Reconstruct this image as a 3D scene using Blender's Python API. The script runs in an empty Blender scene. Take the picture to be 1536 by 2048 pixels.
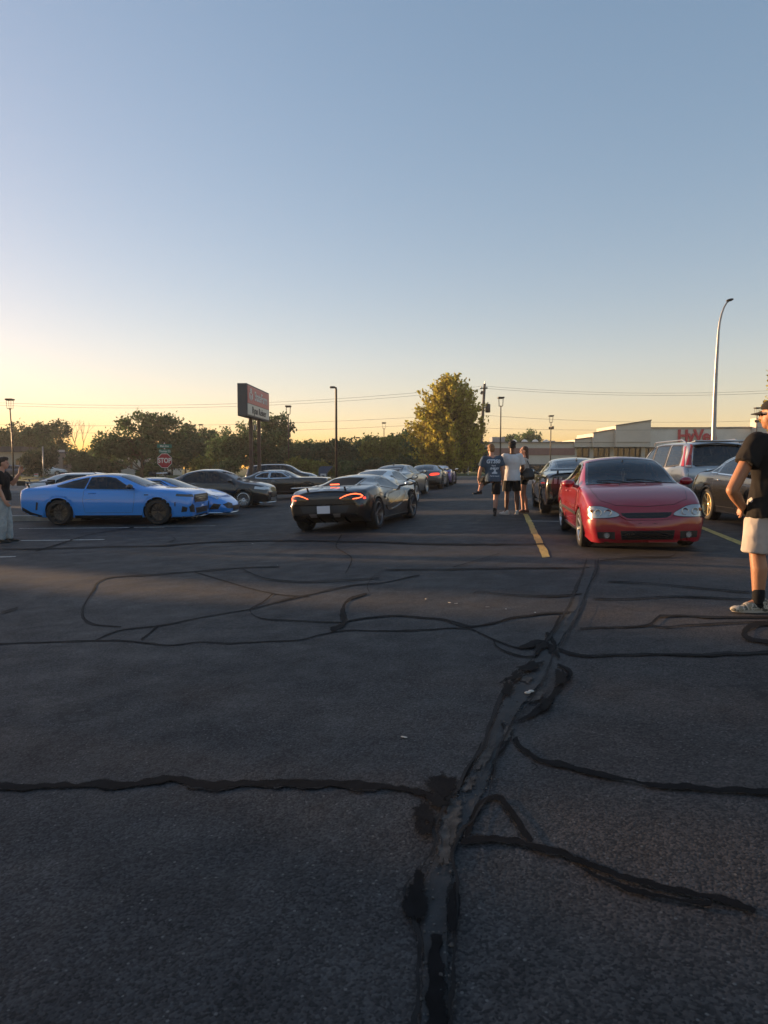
import bpy, bmesh, math, random
import numpy as np
from math import radians as R, sin, cos, pi, sqrt
from mathutils import Vector, Matrix, Quaternion, Euler
from mathutils.bvhtree import BVHTree
from mathutils.geometry import delaunay_2d_cdt

S = bpy.context.scene
COL = S.collection
rng = np.random.default_rng(7)
random.seed(7)

# ------------------------------------------------------------------ camera
EYE = 1.42
F = 1420.0                      # focal length in pixels of the 1536x2048 photograph
PITCH = R(3.87)
cam_data = bpy.data.cameras.new('camera')
cam = bpy.data.objects.new('camera', cam_data)
COL.objects.link(cam)
S.camera = cam
cam_data.sensor_fit = 'VERTICAL'
cam_data.sensor_height = 36
cam_data.lens = 36 * F / 2048
cam_data.clip_start = 0.1
cam_data.clip_end = 3000
cam.location = (0, 0, EYE)
cam.rotation_euler = (R(90) - PITCH, 0, 0)
cam_data.dof.use_dof = True
cam_data.dof.focus_distance = 15
cam_data.dof.aperture_fstop = 7.0

# ------------------------------------------------------------------ sky, sun, exposure
SUN_EL, SUN_AZ = R(5.0), R(-62)
world = bpy.data.worlds.new('World')
S.world = world
world.use_nodes = True
wn = world.node_tree
sky = wn.nodes.new('ShaderNodeTexSky')
sky.sky_type = 'NISHITA'
sky.sun_disc = False
sky.sun_elevation = SUN_EL
sky.sun_rotation = SUN_AZ
sky.air_density, sky.dust_density, sky.ozone_density = 1.0, 0.5, 2.0
gam = wn.nodes.new('ShaderNodeGamma')
gam.inputs[1].default_value = 0.6
hsv = wn.nodes.new('ShaderNodeHueSaturation')
hsv.inputs['Saturation'].default_value = 1.42
tint = wn.nodes.new('ShaderNodeMix')
tint.data_type = 'RGBA'
tint.blend_type = 'MULTIPLY'
tint.inputs[0].default_value = 1.0
tint.inputs[7].default_value = (1.165, 0.87, 0.835, 1)
wn.links.new(sky.outputs[0], gam.inputs[0])
wn.links.new(gam.outputs[0], hsv.inputs['Color'])
wn.links.new(hsv.outputs[0], tint.inputs[6])
wn.links.new(tint.outputs[2], wn.nodes['Background'].inputs[0])
wn.nodes['Background'].inputs[1].default_value = 0.15

sun_data = bpy.data.lights.new('sun', 'SUN')
sun = bpy.data.objects.new('sun', sun_data)
COL.objects.link(sun)
sun_data.energy = 3.6
sun_data.color = (1.0, 0.62, 0.32)
sun_data.angle = R(0.6)
sun_dir = Vector((sin(SUN_AZ) * cos(SUN_EL), cos(SUN_AZ) * cos(SUN_EL), sin(SUN_EL)))
sun.rotation_euler = sun_dir.to_track_quat('Z', 'Y').to_euler()
sun.location = (-40, 20, 30)

S.view_settings.view_transform = 'Standard'
S.view_settings.look = 'None'
S.view_settings.exposure = 1.7
S.view_settings.gamma = 1.0
S.view_settings.use_curve_mapping = False
S.cycles.max_bounces = 8
S.cycles.transparent_max_bounces = 12
S.cycles.caustics_reflective = False
S.cycles.caustics_refractive = False


# ------------------------------------------------------------------ the lie of the ground
def g(x):
    return 0.26 * math.tanh(x / 5.0)


def slope(x):
    return 0.26 / 5.0 / math.cosh(x / 5.0) ** 2


def ray(u, v):
    a = (u - 768) / F
    b = (1024 - v) / F
    return Vector((a, cos(PITCH) + b * sin(PITCH), b * cos(PITCH) - sin(PITCH)))


def P(u, v, dz=0.0):
    """where the line of sight through a pixel of the photograph meets the ground"""
    d = ray(u, v)
    z = 0.0
    for _ in range(12):
        t = (z - EYE) / d.z
        z = g(d.x * t)
    return Vector((d.x * t, d.y * t, z + dz))


def at(u, v, y):
    """the point on that line of sight at a given distance"""
    d = ray(u, v)
    t = y / d.y
    return Vector((d.x * t, y, EYE + d.z * t))


# ------------------------------------------------------------------ materials
MATS = {}


def mat(name, color, rough=0.5, metal=0.0, spec=0.5, coat=0.0, emit=None, estr=0.0, trans=None, sss=0.0):
    if name in MATS:
        return MATS[name]
    m = bpy.data.materials.new(name)
    m.use_nodes = True
    b = m.node_tree.nodes['Principled BSDF']
    b.inputs['Base Color'].default_value = (*color, 1)
    b.inputs['Roughness'].default_value = rough
    b.inputs['Metallic'].default_value = metal
    b.inputs['Specular IOR Level'].default_value = spec
    b.inputs['Coat Weight'].default_value = coat
    b.inputs['Coat Roughness'].default_value = 0.03
    if emit:
        b.inputs['Emission Color'].default_value = (*emit, 1)
        b.inputs['Emission Strength'].default_value = estr
    if sss:
        b.inputs['Subsurface Weight'].default_value = sss
        b.inputs['Subsurface Radius'].default_value = (0.012, 0.005, 0.003)
    MATS[name] = m
    return m


def vary(m, amount=0.25, scale=3.0, bump=0.0, bscale=40.0, detail=5.0, dist=0.01):
    """grain: noise in the base colour and, if asked, in the relief"""
    nt = m.node_tree
    b = nt.nodes['Principled BSDF']
    c = tuple(b.inputs['Base Color'].default_value)
    tc = nt.nodes.new('ShaderNodeTexCoord')
    n = nt.nodes.new('ShaderNodeTexNoise')
    n.inputs['Scale'].default_value = scale
    n.inputs['Detail'].default_value = detail
    nt.links.new(tc.outputs['Object'], n.inputs['Vector'])
    r = nt.nodes.new('ShaderNodeValToRGB')
    r.color_ramp.elements[0].position = 0.3
    r.color_ramp.elements[1].position = 0.7
    r.color_ramp.elements[0].color = tuple(x * (1 - amount) for x in c[:3]) + (1,)
    r.color_ramp.elements[1].color = tuple(min(1, x * (1 + amount)) for x in c[:3]) + (1,)
    nt.links.new(n.outputs['Fac'], r.inputs[0])
    nt.links.new(r.outputs[0], b.inputs['Base Color'])
    if bump:
        n2 = nt.nodes.new('ShaderNodeTexNoise')
        n2.inputs['Scale'].default_value = bscale
        n2.inputs['Detail'].default_value = 4
        nt.links.new(tc.outputs['Object'], n2.inputs['Vector'])
        bp = nt.nodes.new('ShaderNodeBump')
        bp.inputs['Strength'].default_value = bump
        bp.inputs['Distance'].default_value = dist
        nt.links.new(n2.outputs['Fac'], bp.inputs['Height'])
        nt.links.new(bp.outputs[0], b.inputs['Normal'])
    return m


def paint(name, color, metal=0.0, rough=0.35):
    m = mat(name, color, rough, metal, 0.5, 1.0)
    nt = m.node_tree
    if not nt.nodes.get('flake'):
        b = nt.nodes['Principled BSDF']
        tc = nt.nodes.new('ShaderNodeTexCoord')
        n = nt.nodes.new('ShaderNodeTexNoise')
        n.name = 'flake'
        n.inputs['Scale'].default_value = 6
        n.inputs['Detail'].default_value = 8
        nt.links.new(tc.outputs['Object'], n.inputs['Vector'])
        mr = nt.nodes.new('ShaderNodeMapRange')          # thin uneven dust on the clear coat
        mr.inputs[1].default_value, mr.inputs[2].default_value = 0.35, 0.75
        mr.inputs[3].default_value, mr.inputs[4].default_value = 0.02, 0.09
        nt.links.new(n.outputs['Fac'], mr.inputs[0])
        nt.links.new(mr.outputs[0], b.inputs['Coat Roughness'])
    return m


def glass(name, tint=(0.25, 0.28, 0.28)):
    if name in MATS:
        return MATS[name]
    m = bpy.data.materials.new(name)
    m.use_nodes = True
    nt = m.node_tree
    nt.nodes.clear()
    out = nt.nodes.new('ShaderNodeOutputMaterial')
    mix = nt.nodes.new('ShaderNodeMixShader')
    tr = nt.nodes.new('ShaderNodeBsdfTransparent')
    gl = nt.nodes.new('ShaderNodeBsdfGlossy')
    fr = nt.nodes.new('ShaderNodeFresnel')
    fr.inputs[0].default_value = 1.6
    tr.inputs[0].default_value = (*tint, 1)
    gl.inputs['Roughness'].default_value = 0.015
    gl.inputs[0].default_value = (0.95, 0.97, 1, 1)
    nt.links.new(fr.outputs[0], mix.inputs[0])
    nt.links.new(tr.outputs[0], mix.inputs[1])
    nt.links.new(gl.outputs[0], mix.inputs[2])
    nt.links.new(mix.outputs[0], out.inputs[0])
    MATS[name] = m
    return m


# ------------------------------------------------------------------ objects
def link(name, me, m=None, parent=None, smooth=False):
    o = bpy.data.objects.new(name, me)
    COL.objects.link(o)
    if m is not None:
        for k in (m if isinstance(m, (list, tuple)) else [m]):
            me.materials.append(k)
    if parent is not None:
        o.parent = parent
    if smooth:
        me.polygons.foreach_set('use_smooth', [True] * len(me.polygons))
    return o


def mesh(verts, faces):
    me = bpy.data.meshes.new('mesh')
    me.from_pydata([tuple(v) for v in verts], [], faces)
    me.update()
    return me


def bmo(name, bm, m=None, parent=None, smooth=False):
    me = bpy.data.meshes.new(name)
    bm.normal_update()
    bm.to_mesh(me)
    bm.free()
    return link(name, me, m, parent, smooth)


def thing(name, label, cat, loc=(0, 0, 0), yaw=0.0, group=None, tilt=False):
    o = bpy.data.objects.new(name, None)
    COL.objects.link(o)
    o.empty_display_size = 0.3
    o.location = loc
    q = Quaternion((0, 0, 1), yaw)
    if tilt:
        q = Quaternion((0, 1, 0), -math.atan(slope(loc[0]))) @ q
    o.rotation_euler = q.to_euler()
    tag(o, label, cat, group)
    return o


def tag(o, label=None, cat=None, group=None, kind=None):
    if label:
        o['label'] = label
    if cat:
        o['category'] = cat
    if group:
        o['group'] = group
    if kind:
        o['kind'] = kind
    return o


def copy_tree(o, parent=None):
    c = o.copy()
    COL.objects.link(c)
    if parent is not None:
        c.parent = parent
    for ch in list(o.children):
        copy_tree(ch, c)
    return c


# bmesh pieces
def box(bm, c, s, rot=None, bev=0.0):
    r = bmesh.ops.create_cube(bm, size=1.0)
    vs = r['verts']
    bmesh.ops.scale(bm, vec=s, verts=vs)
    if bev > 0:
        es = list({e for v in vs for e in v.link_edges})
        q = bmesh.ops.bevel(bm, geom=es, offset=bev, segments=2, affect='EDGES', profile=0.5)
        vs = [v for v in q['verts']]
        vs = list({v for f in q['faces'] for v in f.verts} | set(vs))
        vs = [v for v in vs if v.is_valid]
        # everything connected
        seen = set(vs)
        st = list(vs)
        while st:
            v = st.pop()
            for e in v.link_edges:
                w = e.other_vert(v)
                if w not in seen:
                    seen.add(w)
                    st.append(w)
        vs = list(seen)
    if rot is not None:
        bmesh.ops.rotate(bm, cent=(0, 0, 0), matrix=rot if isinstance(rot, Matrix) else Euler(rot).to_matrix(), verts=vs)
    bmesh.ops.translate(bm, vec=c, verts=vs)
    return vs


def frame_of(d):
    d = Vector(d).normalized()
    a = Vector((0, 0, 1)) if abs(d.z) < 0.9 else Vector((0, 1, 0))
    x = a.cross(d).normalized()
    return x, d.cross(x).normalized()


def tube(bm, pts, rad, n=8, caps=True):
    pts = [Vector(p) for p in pts]
    if not isinstance(rad, (list, tuple)):
        rad = [rad] * len(pts)
    rings = []
    fx = None
    for i, p in enumerate(pts):
        d = (pts[min(i + 1, len(pts) - 1)] - pts[max(i - 1, 0)])
        if fx is None:
            fx, fy = frame_of(d)
        else:
            d.normalize()
            fx = (fx - d * fx.dot(d)).normalized()
            fy = d.cross(fx)
        rings.append([bm.verts.new(p + (fx * cos(2 * pi * k / n) + fy * sin(2 * pi * k / n)) * rad[i]) for k in range(n)])
    for a, b in zip(rings, rings[1:]):
        for k in range(n):
            bm.faces.new((a[k], a[(k + 1) % n], b[(k + 1) % n], b[k]))
    if caps:
        bm.faces.new(rings[0][::-1])
        bm.faces.new(rings[-1])


def lathe(bm, prof, n=32, axis='y', closed=False):
    """prof: (radius, along) pairs revolved about an axis"""
    rings = []
    for r, h in prof:
        ring = []
        for k in range(n):
            a = 2 * pi * k / n
            c, s = r * cos(a), r * sin(a)
            ring.append(bm.verts.new({'y': (c, h, s), 'z': (c, s, h), 'x': (h, c, s)}[axis]))
        rings.append(ring)
    pr = list(zip(rings, rings[1:]))
    if closed:
        pr.append((rings[-1], rings[0]))
    for a, b in pr:
        for k in range(n):
            bm.faces.new((a[k], b[k], b[(k + 1) % n], a[(k + 1) % n]))
    return rings


def ellipsoid(bm, c, r, rot=None, u=16, v=10):
    q = bmesh.ops.create_uvsphere(bm, u_segments=u, v_segments=v, radius=1.0)
    bmesh.ops.scale(bm, vec=r, verts=q['verts'])
    if rot is not None:
        bmesh.ops.rotate(bm, cent=(0, 0, 0), matrix=rot if isinstance(rot, Matrix) else Euler(rot).to_matrix(), verts=q['verts'])
    bmesh.ops.translate(bm, vec=c, verts=q['verts'])
    return q['verts']


def text_mesh(txt, size=1.0, bold=0.0, sx=1.0, shear=0.0, depth=0.0, spacing=1.0, align='CENTER'):
    cu = bpy.data.curves.new('lettering', 'FONT')
    cu.body = txt
    cu.size = size
    cu.offset = bold
    cu.shear = shear
    cu.extrude = depth
    cu.space_character = spacing
    cu.align_x = align
    cu.align_y = 'CENTER'
    cu.resolution_u = 3
    o = bpy.data.objects.new('lettering', cu)
    COL.objects.link(o)
    dg = bpy.context.evaluated_depsgraph_get()
    me = bpy.data.meshes.new_from_object(o.evaluated_get(dg))
    bpy.data.objects.remove(o)
    bpy.data.curves.remove(cu)
    if sx != 1.0:
        me.transform(Matrix.Diagonal((sx, 1, 1, 1)))
    me.materials.clear()
    return me


def apply_mods(o):
    dg = bpy.context.evaluated_depsgraph_get()
    me = bpy.data.meshes.new_from_object(o.evaluated_get(dg))
    old = o.data
    o.modifiers.clear()
    o.data = me
    bpy.data.meshes.remove(old)
    return o


# ------------------------------------------------------------------ ground
XS = sorted(set([-120, -60, -40, -28, -22] + list(range(-18, 19)) + [22, 28, 40, 60, 120]))


def sheet(name, y0, y1, dz, m, x0=-230, x1=230, ny=2, parent=None):
    xs = [x for x in XS if x0 < x < x1]
    xs = [x0] + xs + [x1]
    ys = [y0 + (y1 - y0) * j / (ny - 1) for j in range(ny)]
    v = [(x, y, g(x) + dz) for y in ys for x in xs]
    n = len(xs)
    f = [(j * n + i, j * n + i + 1, (j + 1) * n + i + 1, (j + 1) * n + i) for j in range(ny - 1) for i in range(n - 1)]
    o = link(name, mesh(v, f), m, parent, True)
    return tag(o, kind='structure') if parent is None else o


def asphalt(name, base, warm, joint=False, agg=1.0, rough=0.76):
    m = bpy.data.materials.new(name)
    m.use_nodes = True
    nt = m.node_tree
    N = nt.nodes.new
    L = nt.links.new
    b = nt.nodes['Principled BSDF']
    b.inputs['Specular IOR Level'].default_value = 0.28
    tc = N('ShaderNodeTexCoord')

    def noise(scale, detail=6, rough_=0.6):
        n = N('ShaderNodeTexNoise')
        n.inputs['Scale'].default_value = scale
        n.inputs['Detail'].default_value = detail
        n.inputs['Roughness'].default_value = rough_
        L(tc.outputs['Object'], n.inputs['Vector'])
        return n.outputs['Fac']

    def ramp(sock, a, b_, ca, cb):
        r = N('ShaderNodeValToRGB')
        r.color_ramp.elements[0].position, r.color_ramp.elements[1].position = a, b_
        r.color_ramp.elements[0].color = (*ca, 1) if len(ca) == 3 else ca
        r.color_ramp.elements[1].color = (*cb, 1) if len(cb) == 3 else cb
        L(sock, r.inputs[0])
        return r.outputs[0]

    def mixc(fac, a, b_, mode='MIX'):
        x = N('ShaderNodeMix')
        x.data_type = 'RGBA'
        x.blend_type = mode
        for s, i in ((fac, 0), (a, 6), (b_, 7)):
            if isinstance(s, (int, float)):
                x.inputs[i].default_value = s
            elif isinstance(s, tuple):
                x.inputs[i].default_value = (*s, 1)
            else:
                L(s, x.inputs[i])
        return x.outputs[2]

    col = base
    if joint:                                     # the paving to the right of the joint is an older, browner mix
        sep = N('ShaderNodeSeparateXYZ')
        L(tc.outputs['Object'], sep.inputs[0])
        ma = N('ShaderNodeMath')
        ma.operation = 'MULTIPLY_ADD'
        ma.inputs[1].default_value = -0.32
        ma.inputs[2].default_value = 0.42
        L(sep.outputs[1], ma.inputs[0])
        ad = N('ShaderNodeMath')
        L(sep.outputs[0], ad.inputs[0])
        L(ma.outputs[0], ad.inputs[1])
        col = mixc(ramp(ad.outputs[0], 0.0, 0.35, (0, 0, 0), (1, 1, 1)), base, warm)
        # beyond the cross seam the surface has been sealed again and is darker
        sm = N('ShaderNodeMath')
        sm.operation = 'MULTIPLY_ADD'
        sm.inputs[1].default_value = 1.0
        sm.inputs[2].default_value = -11.9
        L(sep.outputs[1], sm.inputs[0])
        col = mixc(ramp(sm.outputs[0], 0.0, 0.3, (1, 1, 1), (0.80, 0.80, 0.81)), col, (0.5, 0.5, 0.5), 'MULTIPLY') if False else col
        seal = ramp(sm.outputs[0], 0.0, 0.4, (1, 1, 1), (0.82, 0.82, 0.84))
        col = mixc(1.0, col, seal, 'MULTIPLY')
    big = ramp(noise(0.45, 8, 0.62), 0.3, 0.72, (0.62, 0.62, 0.64), (1.3, 1.3, 1.28))
    col = mixc(1.0, col, big, 'MULTIPLY')
    mid = ramp(noise(7, 6, 0.7), 0.25, 0.75, (0.72, 0.72, 0.72), (1.28, 1.28, 1.28))
    col = mixc(1.0, col, mid, 'MULTIPLY')
    vo = N('ShaderNodeTexVoronoi')
    vo.inputs['Scale'].default_value = 105
    L(tc.outputs['Object'], vo.inputs['Vector'])
    sp = N('ShaderNodeSeparateColor')
    L(vo.outputs['Color'], sp.inputs[0])
    stone = ramp(sp.outputs[0], 0.1, 1.0, (0.30, 0.30, 0.32), (2.1, 2.05, 2.0))
    col = mixc(0.85 * agg, col, stone, 'MULTIPLY')
    vo3 = N('ShaderNodeTexVoronoi')
    vo3.inputs['Scale'].default_value = 62
    L(tc.outputs['Object'], vo3.inputs['Vector'])
    sp3 = N('ShaderNodeSeparateColor')
    L(vo3.outputs['Color'], sp3.inputs[0])
    chips = ramp(sp3.outputs[1], 0.93, 0.97, (0, 0, 0), (1, 1, 1))
    near = ramp(vo3.outputs['Distance'], 0.28, 0.36, (1, 1, 1), (0, 0, 0))
    cm = mixc(1.0, chips, near, 'MULTIPLY')
    col = mixc(cm, col, (0.11, 0.105, 0.10))
    # fine branching cracks and dark drips
    wob_ = N('ShaderNodeTexNoise')
    wob_.inputs['Scale'].default_value = 2.2
    wob_.inputs['Detail'].default_value = 6
    L(tc.outputs['Object'], wob_.inputs['Vector'])
    va = N('ShaderNodeVectorMath')
    va.operation = 'MULTIPLY_ADD'
    va.inputs[1].default_value = (.9, .9, 0)
    L(wob_.outputs['Color'], va.inputs[0])
    L(tc.outputs['Object'], va.inputs[2])
    ve = N('ShaderNodeTexVoronoi')
    ve.feature = 'DISTANCE_TO_EDGE'
    ve.inputs['Scale'].default_value = 0.8
    L(va.outputs[0], ve.inputs['Vector'])
    line_ = ramp(ve.outputs['Distance'], 0.002, 0.009, (1, 1, 1), (0, 0, 0))
    lm = mixc(1.0, line_, ramp(noise(0.6, 3), 0.50, 0.58, (0, 0, 0), (.8, .8, .8)), 'MULTIPLY')
    col = mixc(lm, col, (0.009, 0.009, 0.010))
    drip = ramp(noise(2.6, 4, .55), 0.66, 0.76, (0, 0, 0), (.55, .55, .55))
    col = mixc(drip, col, (0.012, 0.012, 0.013))
    L(col, b.inputs['Base Color'])
    L(ramp(noise(3, 5), 0.3, 0.7, (rough - 0.14,) * 3, (rough + 0.08,) * 3), b.inputs['Roughness'])
    # relief: stones and a slow unevenness
    bp = N('ShaderNodeBump')
    bp.inputs['Strength'].default_value = 0.42 * agg
    bp.inputs['Distance'].default_value = 0.004
    hs = N('ShaderNodeMath')
    hs.operation = 'MULTIPLY_ADD'
    hs.inputs[1].default_value = -1.0
    L(vo.outputs['Distance'], hs.inputs[0])
    L(noise(24, 6, 0.7), hs.inputs[2])
    L(hs.outputs[0], bp.inputs['Height'])
    bp2 = N('ShaderNodeBump')
    bp2.inputs['Strength'].default_value = 0.5
    bp2.inputs['Distance'].default_value = 0.05
    L(noise(1.3, 4, 0.5), bp2.inputs['Height'])
    L(bp.outputs[0], bp2.inputs['Normal'])
    L(bp2.outputs[0], b.inputs['Normal'])
    return m


M_LOT = asphalt('lot_asphalt', (0.0285, 0.0282, 0.0298), (0.0345, 0.0305, 0.0298), True)
M_ROAD = asphalt('road_asphalt', (0.085, 0.083, 0.082), (0.085, 0.083, 0.082), False, 0.5)
M_GRASS = vary(mat('grass_blades', (0.06, 0.085, 0.022), 0.9, spec=0.2), 0.45, 0.8, 0.6, 9)
M_CONC = vary(mat('kerb_concrete', (0.24, 0.23, 0.21), 0.85), 0.25, 4, 0.3, 40)
M_TAR = vary(mat('tar', (0.005, 0.005, 0.006), 0.85, spec=0.12), 0.5, 14, 0.6, 55, dist=0.003)


def crumble(m, fine=38.0, reach=.62):
    nt = m.node_tree
    N, L = nt.nodes.new, nt.links.new
    b = nt.nodes['Principled BSDF']
    uv, tc = N('ShaderNodeUVMap'), N('ShaderNodeTexCoord')
    sp = N('ShaderNodeSeparateXYZ')
    L(uv.outputs[0], sp.inputs[0])
    n1 = N('ShaderNodeTexNoise')
    n1.inputs['Scale'].default_value = fine
    n1.inputs['Detail'].default_value = 8
    n1.inputs['Roughness'].default_value = .75
    L(tc.outputs['Object'], n1.inputs['Vector'])
    n2 = N('ShaderNodeTexNoise')
    n2.inputs['Scale'].default_value = fine * .2
    n2.inputs['Detail'].default_value = 3
    L(tc.outputs['Object'], n2.inputs['Vector'])
    ad = N('ShaderNodeMath')
    ad.operation = 'ADD'
    L(n1.outputs['Fac'], ad.inputs[0])
    L(n2.outputs['Fac'], ad.inputs[1])
    mr = N('ShaderNodeMapRange')
    mr.inputs[1].default_value, mr.inputs[2].default_value = .55, 1.45
    mr.inputs[3].default_value, mr.inputs[4].default_value = 0.0, reach
    L(ad.outputs[0], mr.inputs[0])
    sb = N('ShaderNodeMath')
    sb.operation = 'SUBTRACT'
    L(sp.outputs[0], sb.inputs[0])
    L(mr.outputs[0], sb.inputs[1])
    m2 = N('ShaderNodeMapRange')
    m2.inputs[1].default_value, m2.inputs[2].default_value = 0.0, 0.16
    L(sb.outputs[0], m2.inputs[0])
    L(m2.outputs[0], b.inputs['Alpha'])
    return m


crumble(M_TAR)
M_PATCH = vary(mat('patched_asphalt', (0.021, 0.0212, 0.0225), 0.75, spec=0.4), 0.55, 9, 0.6, 60, 8, dist=0.006)
M_RAW = vary(mat('raw_aggregate', (0.050, 0.047, 0.044), 0.9, spec=.3), 0.6, 22, 0.6, 90, 8, dist=0.005)
crumble(M_RAW, 30, .8)
crumble(M_PATCH, 30, .55)
M_YEL = vary(mat('yellow_paint', (0.48, 0.33, 0.075), 0.7), 0.35, 16, 0.5, 90)
M_WHITE = vary(mat('white_paint', (0.55, 0.54, 0.50), 0.7), 0.35, 12, 0.5, 90)

terrain = sheet('terrain', -40, 250, -0.03, M_GRASS, ny=6)
lot = sheet('parking_lot', -8, 41.0, 0.0, M_LOT, -90, 90, ny=50)
road = sheet('road', 41.0, 62.0, 0.0, M_ROAD, -228, 228, ny=6)
verge = sheet('grass_verge', 62.3, 78, 0.11, M_GRASS, -228, 228, ny=4)


def extrude_strip(name, y0, y1, z0, z1, x0, x1, m, parent=None):
    xs = [x0] + [x for x in XS if x0 < x < x1] + [x1]
    bm = bmesh.new()
    prev = None
    for x in xs:
        c = [bm.verts.new((x, yy, g(x) + zz)) for yy, zz in ((y0, z0), (y0 + 0.015, z1), (y1, z1), (y1, z0))]
        if prev:
            for k in range(4):
                bm.faces.new((prev[k], prev[(k + 1) % 4], c[(k + 1) % 4], c[k]))
        else:
            bm.faces.new(c)
        prev = c
    bm.faces.new(prev[::-1])
    bmesh.ops.recalc_face_normals(bm, faces=bm.faces[:])
    return bmo(name, bm, m, parent)


tag(extrude_strip('kerb', 62.0, 62.3, -0.02, 0.14, -200, 200, M_CONC), kind='structure')
tag(extrude_strip('kerb_island', 20.75, 21.15, -0.02, 0.15, -14.2, -8.9, M_CONC), kind='structure')


# ---- painted lines and the tar lines that seal the cracks, traced on the ground itself
def dense(pts, step=10):
    out = []
    n = len(pts)
    for i in range(n - 1):
        p0, p1, p2, p3 = (np.array(pts[max(0, min(n - 1, k))], float) for k in (i - 1, i, i + 1, i + 2))
        m = max(1, int(np.linalg.norm((p2 - p1)[:2]) / step))
        for k in range(m):
            t = k / m
            out.append(0.5 * ((2 * p1) + (-p0 + p2) * t + (2 * p0 - 5 * p1 + 4 * p2 - p3) * t * t + (-p0 + 3 * p1 - 3 * p2 + p3) * t ** 3))
    out.append(np.array(pts[-1], float))
    return out


from mathutils import noise as _mn


def noise1(t):
    return _mn.noise(Vector((t, 3.3, 7.7)))


def edge_mesh(v, f, ed):
    me = mesh(v, f)
    uv = me.uv_layers.new(name='edge')
    for lp in me.loops:
        uv.data[lp.index].uv = (ed[lp.vertex_index], 0)
    return me


def ground_strip(name, pts, w, m, dz, jit=0.4, step=5, wob=2.2):
    """pts: (u, v[, width]) in the photograph; the strip lies on the ground at its real size"""
    q = dense([(p[0], p[1], p[2] if len(p) > 2 else w) for p in pts], step)
    v, f, ed = [], [], []
    sd_ = pts[0][0] * .37 + pts[0][1] * .11
    for i, p in enumerate(q):
        d = (q[min(i + 1, len(q) - 1)] - q[max(i - 1, 0)])[:2]
        d /= max(1e-6, np.linalg.norm(d))
        nrm = np.array((-d[1], d[0]))
        ww = max(0.6, p[2])
        def nz(k, f_):
            return 1.5 * (noise1(i * f_ + k + sd_) + .6 * noise1(i * f_ * 2.7 + k * 2 + sd_))
        off = nrm * wob * nz(3, .05) * min(1, ww / 6)
        a = p[:2] + off + nrm * ww / 2 * max(.25, 1 + jit * 1.1 * nz(17, .07))
        b = p[:2] + off - nrm * ww / 2 * max(.25, 1 + jit * 1.1 * nz(41, .07))
        if i in (0, len(q) - 1) and jit > 0:
            a = p[:2] + nrm * ww * 0.12
            b = p[:2] - nrm * ww * 0.12
        v += [P(a[0], a[1], dz), P(p[0] + off[0], p[1] + off[1], dz), P(b[0], b[1], dz)]
        e_ = 0.0 if i in (0, len(q) - 1) else 1.0
        ed += [0.0, e_, 0.0]
        if i:
            f.append((3 * i - 3, 3 * i - 2, 3 * i + 1, 3 * i))
            f.append((3 * i - 2, 3 * i - 1, 3 * i + 2, 3 * i + 1))
    me = edge_mesh(v, f, ed)
    if me.polygons and me.polygons[0].normal.z < 0:
        me.flip_normals()
    return link(name, me, m, lot, True)


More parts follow.
